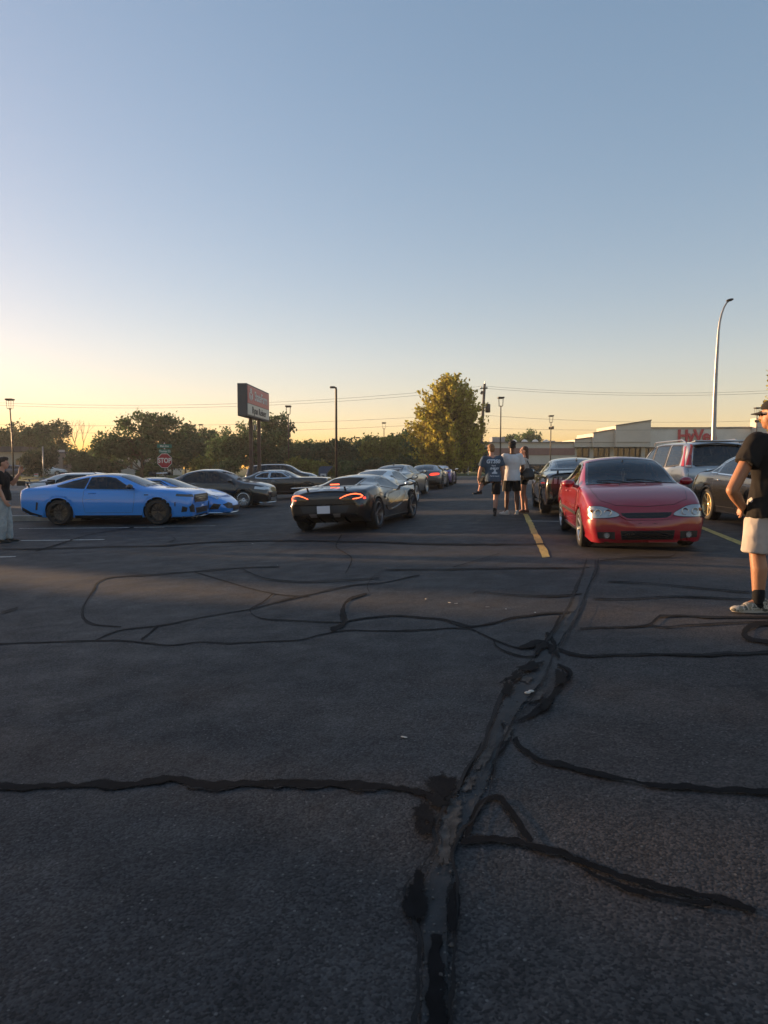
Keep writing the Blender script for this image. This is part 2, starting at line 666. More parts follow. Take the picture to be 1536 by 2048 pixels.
CRACKS = [
    ([(-40, 1290), (60, 1287), (130, 1283), (190, 1283), (250, 1283), (300, 1288), (345, 1291), (400, 1285), (470, 1287), (530, 1284), (600, 1280), (640, 1270), (690, 1262), (740, 1262), (800, 1262), (850, 1260), (930, 1257), (962, 1268), (1000, 1285), (1040, 1297), (1092, 1293)], 4.0),
    ([(185, 1284), (240, 1262), (315, 1252), (400, 1236), (500, 1220), (560, 1204), (620, 1190), (700, 1172), (770, 1165), (840, 1150)], 4.2),
    ([(318, 1250, 10), (305, 1262, 9), (280, 1280, 6)], 8),
    ([(244, 1254), (200, 1250), (172, 1238, 9), (168, 1218, 6), (178, 1196, 6), (189, 1180, 11), (195, 1166, 5), (225, 1155), (300, 1150), (370, 1145), (430, 1140), (480, 1137), (560, 1135)], 4),
    ([(385, 1144), (440, 1160), (500, 1178), (560, 1190), (620, 1194)], 3),
    ([(548, 1186), (525, 1205), (500, 1220), (520, 1236), (580, 1241), (640, 1245), (690, 1246)], 3.2),
    ([(660, 1262, 8), (688, 1248, 14), (686, 1226, 12), (690, 1210, 6), (705, 1200, 8), (735, 1188, 5)], 10),
    ([(690, 1246), (730, 1238), (790, 1232), (850, 1236), (890, 1240), (922, 1250, 10), (945, 1254), (990, 1247), (1030, 1236), (1100, 1228), (1150, 1226)], 5),
    ([(-40, 1577), (40, 1577), (100, 1572), (150, 1576), (200, 1570), (250, 1571), (300, 1567), (350, 1561), (400, 1571), (500, 1569), (600, 1571), (700, 1572), (768, 1575), (800, 1583), (850, 1592), (890, 1600)], 19),
    ([(985, 1277), (993, 1295), (1020, 1307), (1050, 1315), (1080, 1312)], 5),
    ([(1115, 1298), (1160, 1312), (1200, 1313), (1280, 1310), (1400, 1312), (1460, 1308), (1580, 1303)], 7.5),
    ([(1158, 1258), (1250, 1256), (1296, 1250, 8), (1315, 1236, 10), (1335, 1232), (1450, 1235), (1580, 1237)], 5),
    ([(1298, 1251), (1330, 1255), (1420, 1248), (1580, 1243)], 4),
    ([(1580, 1246), (1510, 1251), (1490, 1265), (1503, 1279), (1580, 1288)], 13),
    ([(1028, 1478), (1050, 1505), (1080, 1522), (1150, 1540), (1250, 1565), (1350, 1577), (1450, 1582), (1580, 1590)], 13),
    ([(936, 1684), (953, 1622), (975, 1602), (1005, 1602), (1022, 1622), (1042, 1660), (1064, 1690)], 15),
    ([(922, 1690), (960, 1684), (1040, 1690), (1100, 1706), (1180, 1738), (1260, 1762), (1350, 1785), (1440, 1806), (1512, 1826)], 17),
    ([(1165, 1744), (1250, 1777), (1330, 1801), (1425, 1814)], 14),
    ([(768, 1140), (900, 1139), (1040, 1137), (1110, 1137), (1180, 1136)], 2.6),
    ([(945, 1190), (960, 1184), (1010, 1190), (1100, 1193), (1165, 1190)], 3.4),
    ([(1185, 1198), (1260, 1200), (1330, 1195), (1420, 1197), (1580, 1203)], 3),
    ([(1215, 1165), (1300, 1168), (1400, 1178), (1500, 1186)], 2.5),
    ([(1200, 1124), (1260, 1116), (1340, 1114), (1350, 1106)], 2.5),
    ([(-40, 1100), (80, 1098), (200, 1095), (320, 1092), (430, 1085), (560, 1082), (700, 1084), (860, 1088), (1000, 1090), (1092, 1089)], 2.6),
    ([(70, 1104), (140, 1082), (190, 1068), (270, 1055)], 2.6),
    ([(690, 1150), (704, 1120), (692, 1108), (672, 1096), (676, 1082), (684, 1068)], 3),
    ([(335, 1086), (352, 1080), (340, 1072)], 2.2),
    ([(740, 1190), (735, 1172), (752, 1150), (768, 1142)], 3),
    ([(480, 1137), (540, 1160), (640, 1164), (760, 1158)], 2.2),
    ([(0, 1228), (20, 1222), (38, 1217)], 4),
    ([(1060, 1530), (1075, 1540), (1062, 1548)], 3),
    ([(905, 1137), (960, 1120), (1000, 1108)], 2),
]
M_SMEAR = vary(mat('worn_tar', (0.010, 0.010, 0.011), 0.8, spec=0.2), 0.5, 9, 0.5, 60, dist=0.003)
crumble(M_SMEAR, 30, .8)
for i, (pts, w) in enumerate(CRACKS):
    pw = [(p[0], p[1], p[2] if len(p) > 2 else w) for p in pts]
    if w < 9:
        o = ground_strip('tar_seal', [(a, b, c * 1.05) for a, b, c in pw], w, M_SMEAR, 0.004 + 0.0004 * i, .6)
        ground_strip('crack', [(a, b, c * .42 + .4) for a, b, c in pw], w, M_TAR, 0.0042 + 0.0004 * i, .8, 4, 2.0)
    else:
        ground_strip('tar_seal', [(a, b, c * 1.35) for a, b, c in pw], w, M_SMEAR, 0.0040 + 0.0004 * i, .6, 4, 2.6)
        ground_strip('tar_core', [(a, b, c * 1.0) for a, b, c in pw], w, M_TAR, 0.0043 + 0.0004 * i, .6, 4, 2.6)


def ground_blob(name, u, v, ru, rv, m, dz, seed=0, amp=.45, tilt=0.0):
    n = 90
    vs = [P(u, v, dz)]
    for k in range(n):
        a = 2 * pi * k / n
        q = Vector((cos(a) * 1.5 + seed * 3.1, sin(a) * 1.5 + seed, seed * 1.7))
        r_ = 1 + amp * (1.3 * _mn.noise(q) + .5 * _mn.noise(q * 2.7))
        x, y = cos(a) * ru * r_, sin(a) * rv * r_
        vs.append(P(u + x * cos(tilt) - y * sin(tilt), v + x * sin(tilt) + y * cos(tilt), dz))
    fs = [(0, 1 + (k + 1) % n, 1 + k) for k in range(n)]
    me = edge_mesh(vs, fs, [1.0] + [0.0] * n)
    if me.polygons[0].normal.z < 0:
        me.flip_normals()
    return link(name, me, m, lot, True)


# the broken joint: a long patched strip with ragged edges that runs away from the camera
LE = [(828, 2140), (832, 2048), (836, 1930), (834, 1868), (815, 1800), (850, 1745), (868, 1700), (872, 1650), (915, 1580), (940, 1530), (965, 1480), (990, 1425), (1010, 1385), (1050, 1350), (1072, 1310), (1090, 1275), (1122, 1232), (1148, 1185), (1162, 1150), (1170, 1118)]
RE = [(908, 2140), (906, 2048), (905, 1930), (904, 1868), (908, 1800), (912, 1745), (918, 1700), (945, 1650), (978, 1580), (992, 1530), (1012, 1480), (1045, 1425), (1075, 1385), (1098, 1350), (1110, 1310), (1132, 1275), (1158, 1232), (1176, 1185), (1190, 1150), (1196, 1118)]
le, re_ = dense(LE, 14), dense(RE, 14)
n_ = min(len(le), len(re_))
v, f = [], []
NC = 7
for i in range(n_):
    a = le[int(i * (len(le) - 1) / (n_ - 1))]
    b = re_[int(i * (len(re_) - 1) / (n_ - 1))]
    for k in range(NC):
        t = k / (NC - 1)
        q = a + (b - a) * t
        if k in (0, NC - 1):
            q = q + np.array([random.uniform(-6, 6) * abs(b[0] - a[0]) / 60, 0])
        v.append(P(q[0], q[1], 0.0035 + (random.uniform(0, 0.006) if 0 < k < NC - 1 else 0)))
        if i and k:
            o_ = i * NC + k
            f.append((o_ - NC - 1, o_ - 1, o_, o_ - NC))
me = edge_mesh(v, f, [min(1.0, 2.6 * min(k % NC, NC - 1 - k % NC) / (NC - 1)) for k in range(len(v))])
if me.polygons[0].normal.z < 0:
    me.flip_normals()
link('patched_joint', me, M_PATCH, lot, True)
for i, (E_, w) in enumerate(((LE, 11), (RE, 7))):
    ground_strip('tar_seal', [(a, b, w * (b / 1600) ** 2) for a, b in E_], w, M_SMEAR, .0165 + .0003 * i, .8, 5, 9)
RAG = [
    ([(1112, 1335, 12), (1140, 1345, 10), (1136, 1366, 18), (1112, 1386, 12), (1092, 1416, 20), (1062, 1438, 14), (1034, 1446, 6)], 14),
    ([(962, 1488), (940, 1540), (922, 1568)], 7),
    ([(1014, 1494), (992, 1520), (980, 1556)], 8),
    ([(872, 1874, 40), (868, 1960, 50), (864, 2060, 56), (862, 2140, 56)], 50),
    ([(908, 1770, 12), (912, 1830, 16), (906, 1866, 10)], 12),
    ([(1038, 1300, 8), (1080, 1290, 18), (1100, 1300, 14), (1120, 1320, 8)], 12),
    ([(1090, 1268, 6), (1110, 1290, 14), (1096, 1310, 10)], 10),
    ([(1120, 1232, 10), (1104, 1262, 8), (1088, 1284, 8)], 8),
    ([(1000, 1452, 8), (1016, 1470, 10), (1006, 1492, 8)], 8),
]
for i, (pts, w) in enumerate(RAG):
    ground_strip('tar_seal', pts, w, M_TAR, 0.0105 + 0.0004 * i, 0.6, 4, 4)
for i, (u, v_, ru, rv, am, ti) in enumerate(((886, 1580, 34, 24, .5, .3), (868, 1606, 26, 14, .6, .4), (846, 1634, 22, 24, .55, 0), (832, 1812, 24, 56, .4, .1), (1062, 1338, 24, 12, .6, -.3), (1030, 1358, 20, 9, .7, -.4), (1016, 1384, 11, 16, .6, 0), (1122, 1360, 14, 18, .6, .2), (1092, 1412, 12, 14, .6, 0), (905, 1830, 9, 40, .5, 0), (850, 1668, 14, 16, .6, 0), (1082, 1300, 22, 9, .6, -.5))):
    ground_blob('tar_blot', u, v_, ru * 1.45, rv * 1.45, M_TAR, 0.0175 + .0004 * i, i, am, ti)
for i, (u, v_, ru, rv, am, ti) in enumerate(((903, 1650, 20, 44, .5, .15), (888, 1708, 18, 34, .6, 0), (968, 1522, 13, 34, .6, .5), (940, 1572, 12, 22, .6, .5), (1013, 1470, 10, 22, .6, .4), (1074, 1396, 9, 30, .55, .8), (1052, 1362, 12, 8, .6, 0))):
    ground_blob('worn_aggregate', u, v_, ru * 1.6, rv * 1.6, M_RAW, 0.0125 + .0004 * i, 30 + i, am, ti)

# loose crumbs of asphalt along the joint, and a few pale bits of litter
bm = bmesh.new()
for k in range(420):
    i = random.randrange(0, n_)
    a, b = le[int(i * (len(le) - 1) / (n_ - 1))], re_[int(i * (len(re_) - 1) / (n_ - 1))]
    t = random.gauss(0.5, 0.33)
    q = a + (b - a) * t
    p = P(q[0], q[1])
    r = random.uniform(0.002, 0.005) * (1.8 if random.random() < 0.08 else 1)
    w_ = bmesh.ops.create_icosphere(bm, subdivisions=1, radius=r)['verts']
    for x in w_:
        x.co = Vector((x.co.x * random.uniform(0.7, 1.3), x.co.y * random.uniform(0.7, 1.3), x.co.z * 0.7)) + Vector((p.x, p.y, p.z + r * 0.4 + 0.006))
o = bmo('asphalt_crumbs', bm, vary(mat('crumbs', (0.07, 0.068, 0.066), 0.9), 0.6, 60), lot)
tag(o, kind='stuff')
M_PAPER = mat('pale_litter', (0.5, 0.48, 0.44), 0.8)
bm = bmesh.new()
for (u, v_) in ((1055, 1391), (1062, 1388)):
    p = P(u, v_)
    w_ = bmesh.ops.create_icosphere(bm, subdivisions=2, radius=0.012)['verts']
    for x in w_:
        x.co = Vector((x.co.x * 1.5 + random.uniform(-.003, .003), x.co.y, x.co.z * 0.6)) + p + Vector((0, 0, 0.018))
tag(bmo('pebble', bm, M_PAPER, None, True), 'pale pebble lying in the dark patched joint of the asphalt', 'pebble')
LIT = [(899, 1206), (912, 1208), (975, 1215), (1012, 1219), (1070, 1226), (1120, 1235), (852, 1199), (505, 1088), (555, 1131), (808, 1476)]
bm = bmesh.new()
for (u, v_) in LIT:
    p = P(u, v_)
    a = random.uniform(0, 3)
    w_ = box(bm, p + Vector((0, 0, 0.006)), (0.035, 0.012, 0.003), (0.1, 0.1, a))
tag(bmo('litter_scraps', bm, M_PAPER, lot), kind='stuff')


def line_quad(pts4, m, dz=0.0045, name='parking_line'):
    a, b, c, d = [Vector(p) for p in pts4]
    n = 24
    v, f = [], []
    for i in range(n + 1):
        t = i / n
        l, r = a.lerp(d, t), b.lerp(c, t)
        jl, jr = random.uniform(-.012, .012), random.uniform(-.012, .012)
        w = (r - l).normalized()
        for q in (l + w * jl, r + w * jr):
            v.append((q.x, q.y, g(q.x) + dz))
        if i:
            f.append((2 * i - 2, 2 * i - 1, 2 * i + 1, 2 * i))
    me = mesh(v, f)
    if me.polygons[0].normal.z < 0:
        me.flip_normals()
    return link(name, me, m, lot)


line_quad([P(1046, 1028), P(1056, 1028), P(1101, 1114), P(1085, 1116)], M_YEL)
line_quad([P(1400, 1057), P(1404, 1053), P(1494, 1088), P(1489, 1094)], M_YEL)
for (u0, v0, u1, v1, w) in ((40, 1057, 330, 1054, .09), (44, 1081, 210, 1079, .10), (-40, 1115, 33, 1113, .10), (1058, 1042, 1122, 1043, .07),
                            (-60, 990.5, 62, 990, .12), (1012, 962, 1100, 961, .12), (330, 1052.5, 432, 1051.5, .06)):
    a, d = P(u0, v0), P(u1, v1)
    s = (d - a).normalized().cross(Vector((0, 0, 1))) * w
    line_quad([a, a + s, d + s, d], M_WHITE, 0.006)


# ------------------------------------------------------------------ cars
M_TYRE = vary(mat('tyre_rubber', (0.012, 0.012, 0.012), 0.8), 0.3, 20)
M_BLACK = mat('black_plastic', (0.012, 0.012, 0.013), 0.45)
M_GLOSSB = mat('gloss_black', (0.008, 0.008, 0.009), 0.12, coat=0.5)
M_LINING = mat('dark_lining', (0.010, 0.010, 0.011), 0.9)
M_SEAT = vary(mat('seat_fabric', (0.03, 0.03, 0.032), 0.85), 0.3, 12)
M_CHROME = mat('chrome', (0.75, 0.75, 0.75), 0.12, 1.0)
M_ALLOY = mat('alloy', (0.55, 0.55, 0.56), 0.3, 0.9)
M_RIMB = mat('black_rim', (0.02, 0.02, 0.021), 0.35, 0.4, coat=0.4)
M_DISC = mat('brake_disc', (0.18, 0.17, 0.16), 0.4, 0.9)
M_RED = mat('red_lens', (0.30, 0.006, 0.008), 0.15, coat=1.0)
M_REDLIT = mat('lit_red_lens', (0.4, 0.01, 0.01), 0.2, emit=(1, 0.06, 0.03), estr=0.55)
M_LED = mat('lit_led', (0.5, 0.05, 0.02), 0.2, emit=(1.0, 0.12, 0.04), estr=1.2)
M_LENS = mat('clear_lens', (0.55, 0.56, 0.56), 0.08, 0.55, coat=1.0)
M_LAMPD = mat('dark_lamp', (0.03, 0.032, 0.035), 0.1, 0.3, coat=1.0)
M_AMBER = mat('amber_lens', (0.5, 0.16, 0.02), 0.15, coat=1.0)
M_PLATE = vary(mat('number_plate', (0.62, 0.64, 0.68), 0.5), 0.12, 30)
M_INK = mat('dark_ink', (0.03, 0.04, 0.09), 0.6)
G_CLEAR = glass('window_glass', (0.50, 0.54, 0.54))
G_DARK = glass('tinted_glass', (0.10, 0.11, 0.115))
G_MID = glass('part_tinted_glass', (0.28, 0.30, 0.31))


def pchip(pts):
    xs = np.array([p[0] for p in pts], float)
    ys = np.array([p[1] for p in pts], float)
    h = np.diff(xs)
    d = np.diff(ys) / h
    m = np.zeros_like(ys)
    m[0], m[-1] = d[0], d[-1]
    for k in range(1, len(xs) - 1):
        if d[k - 1] * d[k] > 0:
            w1, w2 = 2 * h[k] + h[k - 1], h[k] + 2 * h[k - 1]
            m[k] = (w1 + w2) / (w1 / d[k - 1] + w2 / d[k])

    def fn(x):
        x = min(max(x, xs[0]), xs[-1])
        k = min(len(xs) - 2, max(0, int(np.searchsorted(xs, x) - 1)))
        t = (x - xs[k]) / h[k]
        return float((2 * t ** 3 - 3 * t ** 2 + 1) * ys[k] + (t ** 3 - 2 * t ** 2 + t) * h[k] * m[k] + (-2 * t ** 3 + 3 * t ** 2) * ys[k + 1] + (t ** 3 - t ** 2) * h[k] * m[k + 1])
    return fn


def fillet(poly, rad, counts, nf=4):
    """polyline with rounded inner corners, always the same number of points"""
    P_ = [np.array(p, float) for p in poly]
    cor = [None] * len(P_)
    for k in range(1, len(P_) - 1):
        a, b = P_[k - 1] - P_[k], P_[k + 1] - P_[k]
        la, lb = np.linalg.norm(a), np.linalg.norm(b)
        r1, r2 = min(rad[k], la * 0.48), min(rad[k], lb * 0.48)
        A, B = P_[k] + a / max(la, 1e-9) * r1, P_[k] + b / max(lb, 1e-9) * r2
        cor[k] = [(1 - t) ** 2 * A + 2 * t * (1 - t) * P_[k] + t * t * B for t in np.linspace(0, 1, nf + 1)]
    out = []
    for k in range(len(P_) - 1):
        s = P_[k] if k == 0 else cor[k][-1]
        e = P_[k + 1] if k == len(P_) - 2 else cor[k + 1][0]
        n = counts[k]
        out += [s + (e - s) * t for t in np.linspace(0, 1, n + 1)[(0 if k == 0 else 1):(n + 1 if k == len(P_) - 2 else n)]]
        if k < len(P_) - 2:
            out += cor[k + 1]
    return out


class Car:
    def __init__(s, sp):
        s.sp = sp
        s.xr, s.xf, s.a, s.r, s.W = sp['xr'], sp['xf'], sp['a'], sp['r'], sp['W']
        s.top, s.belt = pchip(sp['top']), pchip(sp['belt'])
        s.wbf, s.wmf, s.wrf, s.zsf = (pchip(sp[k]) for k in ('wb', 'wm', 'wr', 'zs'))
        s.fl = sp.get('flare', 0.02)
        s.ra = sp.get('ra', s.r + 0.045)
        s.surface()

    def end(s, x):
        sp = s.sp
        k = 1.0
        for x0, L, tip in ((s.xf, sp.get('rfl', 0.5), sp.get('tipf', 0.78)), (s.xr, sp.get('rrl', 0.35), sp.get('tipr', 0.86))):
            u = 1 - abs(x - x0) / L
            if u > 0:
                k = min(k, 1 - (1 - tip) * (1 - max(0.0, 1 - u ** 2.3) ** (1 / 2.3)))
        return k

    def fb(s, x):
        return sum(math.exp(-((x - q) / 0.40) ** 2) for q in (s.a, -s.a))

    def wb(s, x):
        return (s.wbf(x) + s.sp.get('flareb', 0.0) * s.fb(x)) * s.end(x)

    def wr(s, x):
        return min(s.wrf(x), s.wb(x) - 0.04)

    def zr(s, x):
        c, b = s.top(x), s.belt(x)
        return c - min(max(0.3 * (c - b), 0.004), s.sp.get('crown', 0.055))

    def section(s, x):
        zs, zb, zc = s.zsf(x), s.belt(x), s.top(x)
        wb = s.wb(x)
        wm = max(wb + 0.005, (s.wmf(x) + s.fl * s.fb(x)) * s.end(x))
        zm = zs + (zb - zs) * s.sp.get('mid', 0.55)
        ws = wm - s.sp.get('tuck', 0.06)
        pts = [(0, zs + 0.02), (ws - 0.12, zs + 0.015), (ws, zs), (wm, zm), (wb, zb), (s.wr(x), s.zr(x)), (s.wr(x) * .55, zc - (zc - s.zr(x)) * .26), (0, zc)]
        f = s.sp.get('fil', (0, .06, .22, .07, .10))
        return fillet(pts, (0, .05) + f[1:] + (.3, 0), s.cnt)

    def surface(s):
        s.cnt = (3, 1, 7, 7, 9, 4, 4)
        n = s.sp.get('ns', 110)
        t = np.linspace(0, 1, n)
        xs = s.xr + (s.xf - s.xr) * (0.55 * t + 0.45 * (0.5 - 0.5 * np.cos(pi * t)))
        rows = [[(x, y, z) for y, z in s.section(x)] for x in xs]

        def caps(row, sign, bulge):
            z0, z1 = row[0][2], row[-1][2]
            zm = (z0 + z1) / 2
            out = []
            for f in (0.93, 0.78, 0.55, 0.3, 0.03):
                out.append([(x + sign * bulge * (1 - f * f), y * f, zm + (z - zm) * f) for x, y, z in row])
            return out
        rows = caps(rows[0], -1, s.sp.get('bulr', 0.05))[::-1] + rows + caps(rows[-1], 1, s.sp.get('bulf', 0.06))
        s.rows = rows
        nt = len(rows[0])
        m = 2 * nt - 1
        V = []
        for r_ in rows:
            V += [(x, -y, z) for x, y, z in r_] + [(x, y, z) for x, y, z in r_[-2::-1]]
        Fc = [(i * m + j, (i + 1) * m + j, (i + 1) * m + j + 1, i * m + j + 1) for i in range(len(rows) - 1) for j in range(m - 1)]
        s.V, s.F, s.m = V, Fc, m
        s.bvh = BVHTree.FromPolygons([Vector(v) for v in V], Fc)

    # -- projecting a drawn outline onto the surface
    def cast(s, view, a, b):
        if view in ('left', 'right'):
            sg = 1 if view == 'left' else -1
            o, d = Vector((a, sg * 3, b)), Vector((0, -sg, 0))
        elif view == 'top':
            o, d = Vector((a, b, 4)), Vector((0, 0, -1))
        elif view == 'front':
            o, d = Vector((6, a, b)), Vector((-1, 0, 0))
        else:
            o, d = Vector((-6, a, b)), Vector((1, 0, 0))
        h, nrm, _, _ = s.bvh.ray_cast(o, d)
        if h is None:
            q = {'left': Vector((a, 1.0, b)), 'right': Vector((a, -1.0, b)), 'top': Vector((a, b, 1.5)),
                 'front': Vector((s.xf, a, b)), 'rear': Vector((s.xr, a, b))}[view]
            h, nrm, _, _ = s.bvh.find_nearest(q)
        if nrm.dot(d) > 0:
            nrm = -nrm
        return h, nrm

    def panel(s, name, view, poly, m, parent, off=0.004, smooth=False, step=0.05, skirt=True):
        pts = [np.array(p, float) for p in poly]
        n = len(pts)
        out = []
        for i in range(n):
            p0, p1, p2, p3 = pts[i - 1], pts[i], pts[(i + 1) % n], pts[(i + 2) % n]
            k = max(1, int(np.linalg.norm(p2 - p1) / step))
            if smooth:
                k = max(k, 4)
            for j in range(k):
                t = j / k
                if smooth:
                    out.append(0.5 * ((2 * p1) + (-p0 + p2) * t + (2 * p0 - 5 * p1 + 4 * p2 - p3) * t * t + (-p0 + 3 * p1 - 3 * p2 + p3) * t ** 3))
                else:
                    out.append(p1 + (p2 - p1) * t)
        nb = len(out)
        lo, hi = np.min(out, 0), np.max(out, 0)
        inner = []
        for xx in np.arange(lo[0] + step / 2, hi[0], step):
            for yy in np.arange(lo[1] + step / 2, hi[1], step):
                if inside(xx, yy, out) and min(abs(xx - q[0]) + abs(yy - q[1]) for q in out) > step * 0.55:
                    inner.append(np.array((xx, yy)))
        pts2 = [Vector((p[0], p[1])) for p in out + inner]
        r_ = delaunay_2d_cdt(pts2, [(i, (i + 1) % nb) for i in range(nb)], [], 1, 1e-6)
        vs, es, fs = r_[0], r_[1], r_[2]
        bm = bmesh.new()
        bv = []
        nr = []
        for p in vs:
            h, nn = s.cast(view, p.x, p.y)
            bv.append(bm.verts.new(h + nn * off))
            nr.append((h, nn))
        bm.verts.index_update()
        for f_ in fs:
            try:
                fc = bm.faces.new([bv[i] for i in f_])
            except ValueError:
                continue
            fc.normal_update()
            if fc.normal.dot(nr[f_[0]][1]) < 0:
                fc.normal_flip()
        if skirt:
            ed = [e for e in bm.edges if len(e.link_faces) == 1]
            low = {}
            bm.verts.index_update()
            for e in ed:
                for w in e.verts:
                    if w not in low:
                        h, nn = nr[w.index]
                        low[w] = bm.verts.new(h - nn * 0.004)
            for e in ed:
                a, b = e.verts
                try:
                    bm.faces.new((a, b, low[b], low[a])).smooth = False
                except ValueError:
                    pass
        o = bmo(name, bm, m, parent)
        for p_ in o.data.polygons:
            p_.use_smooth = True
        if skirt:
            o.data.set_sharp_from_angle(angle=R(50))
        return o

    def band(s, name, view, poly, w0, w1, m, parent, off=0.005, closed=True, step=0.04, smooth=False):
        """a strip along an outline, from w0 inside to w1 outside"""
        pts = [np.array(p, float) for p in poly]
        n = len(pts)
        out = []
        rng_ = range(n if closed else n - 1)
        for i in rng_:
            if closed:
                p0, p1, p2, p3 = pts[i - 1], pts[i], pts[(i + 1) % n], pts[(i + 2) % n]
            else:
                p0, p1, p2, p3 = pts[max(0, i - 1)], pts[i], pts[i + 1], pts[min(n - 1, i + 2)]
            k = max(1, int(np.linalg.norm(p2 - p1) / step))
            for j in range(k):
                t = j / k
                if smooth:
                    out.append(0.5 * ((2 * p1) + (-p0 + p2) * t + (2 * p0 - 5 * p1 + 4 * p2 - p3) * t * t + (-p0 + 3 * p1 - 3 * p2 + p3) * t ** 3))
                else:
                    out.append(p1 + (p2 - p1) * t)
        if not closed:
            out.append(pts[-1])
        area = sum(out[i - 1][0] * out[i][1] - out[i][0] * out[i - 1][1] for i in range(len(out)))
        sg = 1 if area > 0 else -1
        N_ = len(out)
        v, f = [], []
        bm = bmesh.new()
        prev = None
        first = None
        for i in range(N_ + (1 if closed else 0)):
            q = out[i % N_]
            d = out[(i + 1) % N_] - out[(i - 1) % N_] if closed else out[min(N_ - 1, i + 1)] - out[max(0, i - 1)]
            d = d / max(1e-9, np.linalg.norm(d))
            nn = np.array((d[1], -d[0])) * sg
            if closed and i == N_:
                cur = first
            else:
                cur = []
                for w, lift in ((-w0, 0.0), (-w0, off), (w1, off), (w1, 0.0)):
                    h, nr_ = s.cast(view, q[0] + nn[0] * w, q[1] + nn[1] * w)
                    cur.append(bm.verts.new(h + nr_ * lift))
                if first is None:
                    first = cur
            if prev:
                for k in range(3):
                    try:
                        bm.faces.new((prev[k], prev[k + 1], cur[k + 1], cur[k]))
                    except ValueError:
                        pass
            prev = cur
        bmesh.ops.recalc_face_normals(bm, faces=bm.faces[:])
        o = bmo(name, bm, m, parent)
        return o

    def zt(s, x, t):
        b = s.belt(x) + 0.03
        return b + t * (s.zr(x) - 0.045 - b)

    def body(s, root, m, holes):
        """the painted shell with its window openings and wheel arches cut out"""
        bm = bmesh.new()
        vs = [bm.verts.new(v) for v in s.V]
        for v in vs:                                   # pull the mesh onto the arch circles so that their edges are clean
            if abs(v.co.y) > s.W * 0.45:
                for q in (s.a, -s.a):
                    d = Vector((v.co.x - q, v.co.z - s.r))
                    if abs(d.length - s.ra) < 0.027 and v.co.z > s.zsf(q):
                        d = d.normalized() * s.ra
                        v.co.x, v.co.z = q + d.x, s.r + d.y
        kill = []
        for k, f_ in enumerate(s.F):
            c = sum((vs[i].co for i in f_), Vector()) / 4
            gone = False
            if abs(c.y) > s.W * 0.45:
                for q in (s.a, -s.a):
                    if (c.x - q) ** 2 + (c.z - s.r) ** 2 < (s.ra - 0.004) ** 2:
                        gone = True
            if not gone and c.z > 0.6:
                for view, poly in holes:
                    if view == 'side':
                        if abs(c.y) > 0.35 and inside(c.x, c.z, poly):
                            nn = (vs[f_[1]].co - vs[f_[0]].co).cross(vs[f_[2]].co - vs[f_[0]].co).normalized()
                            if abs(nn.y) > 0.45:
                                gone = True
                    elif view == 'top':
                        if c.z > s.belt(c.x) - 0.03 and inside(c.x, c.y, poly):
                            gone = True
                    elif view == 'rear':
                        if c.x < s.xr + 0.6 and inside(c.y, c.z, poly):
                            gone = True
            if not gone:
                try:
                    bm.faces.new([vs[i] for i in f_])
                except ValueError:
                    pass
        bmesh.ops.delete(bm, geom=[v for v in bm.verts if not v.link_faces], context='VERTS')
        bmesh.ops.remove_doubles(bm, verts=bm.verts[:], dist=0.0004)
        bmesh.ops.recalc_face_normals(bm, faces=bm.faces[:])
        c = sum((f_.calc_center_median() for f_ in bm.faces), Vector()) / len(bm.faces)
        up = [f_ for f_ in bm.faces if f_.calc_center_median().z > s.top(0) - 0.03]
        if up and up[0].normal.z < 0:
            bmesh.ops.reverse_faces(bm, faces=bm.faces[:])
        o = bmo('body', bm, [m, M_LINING], root, True)
        o.data.set_sharp_from_angle(angle=R(38))
        sd = o.modifiers.new('thick', 'SOLIDIFY')
        sd.thickness = 0.018
        sd.offset = -1
        sd.material_offset = 1
        sd.use_even_offset = False
        return o


def inside(x, y, poly):
    c = False
    n = len(poly)
    j = n - 1
    for i in range(n):
        xi, yi = poly[i][0], poly[i][1]
        xj, yj = poly[j][0], poly[j][1]
        if (yi > y) != (yj > y) and x < (xj - xi) * (y - yi) / (yj - yi) + xi:
            c = not c
        j = i
    return c


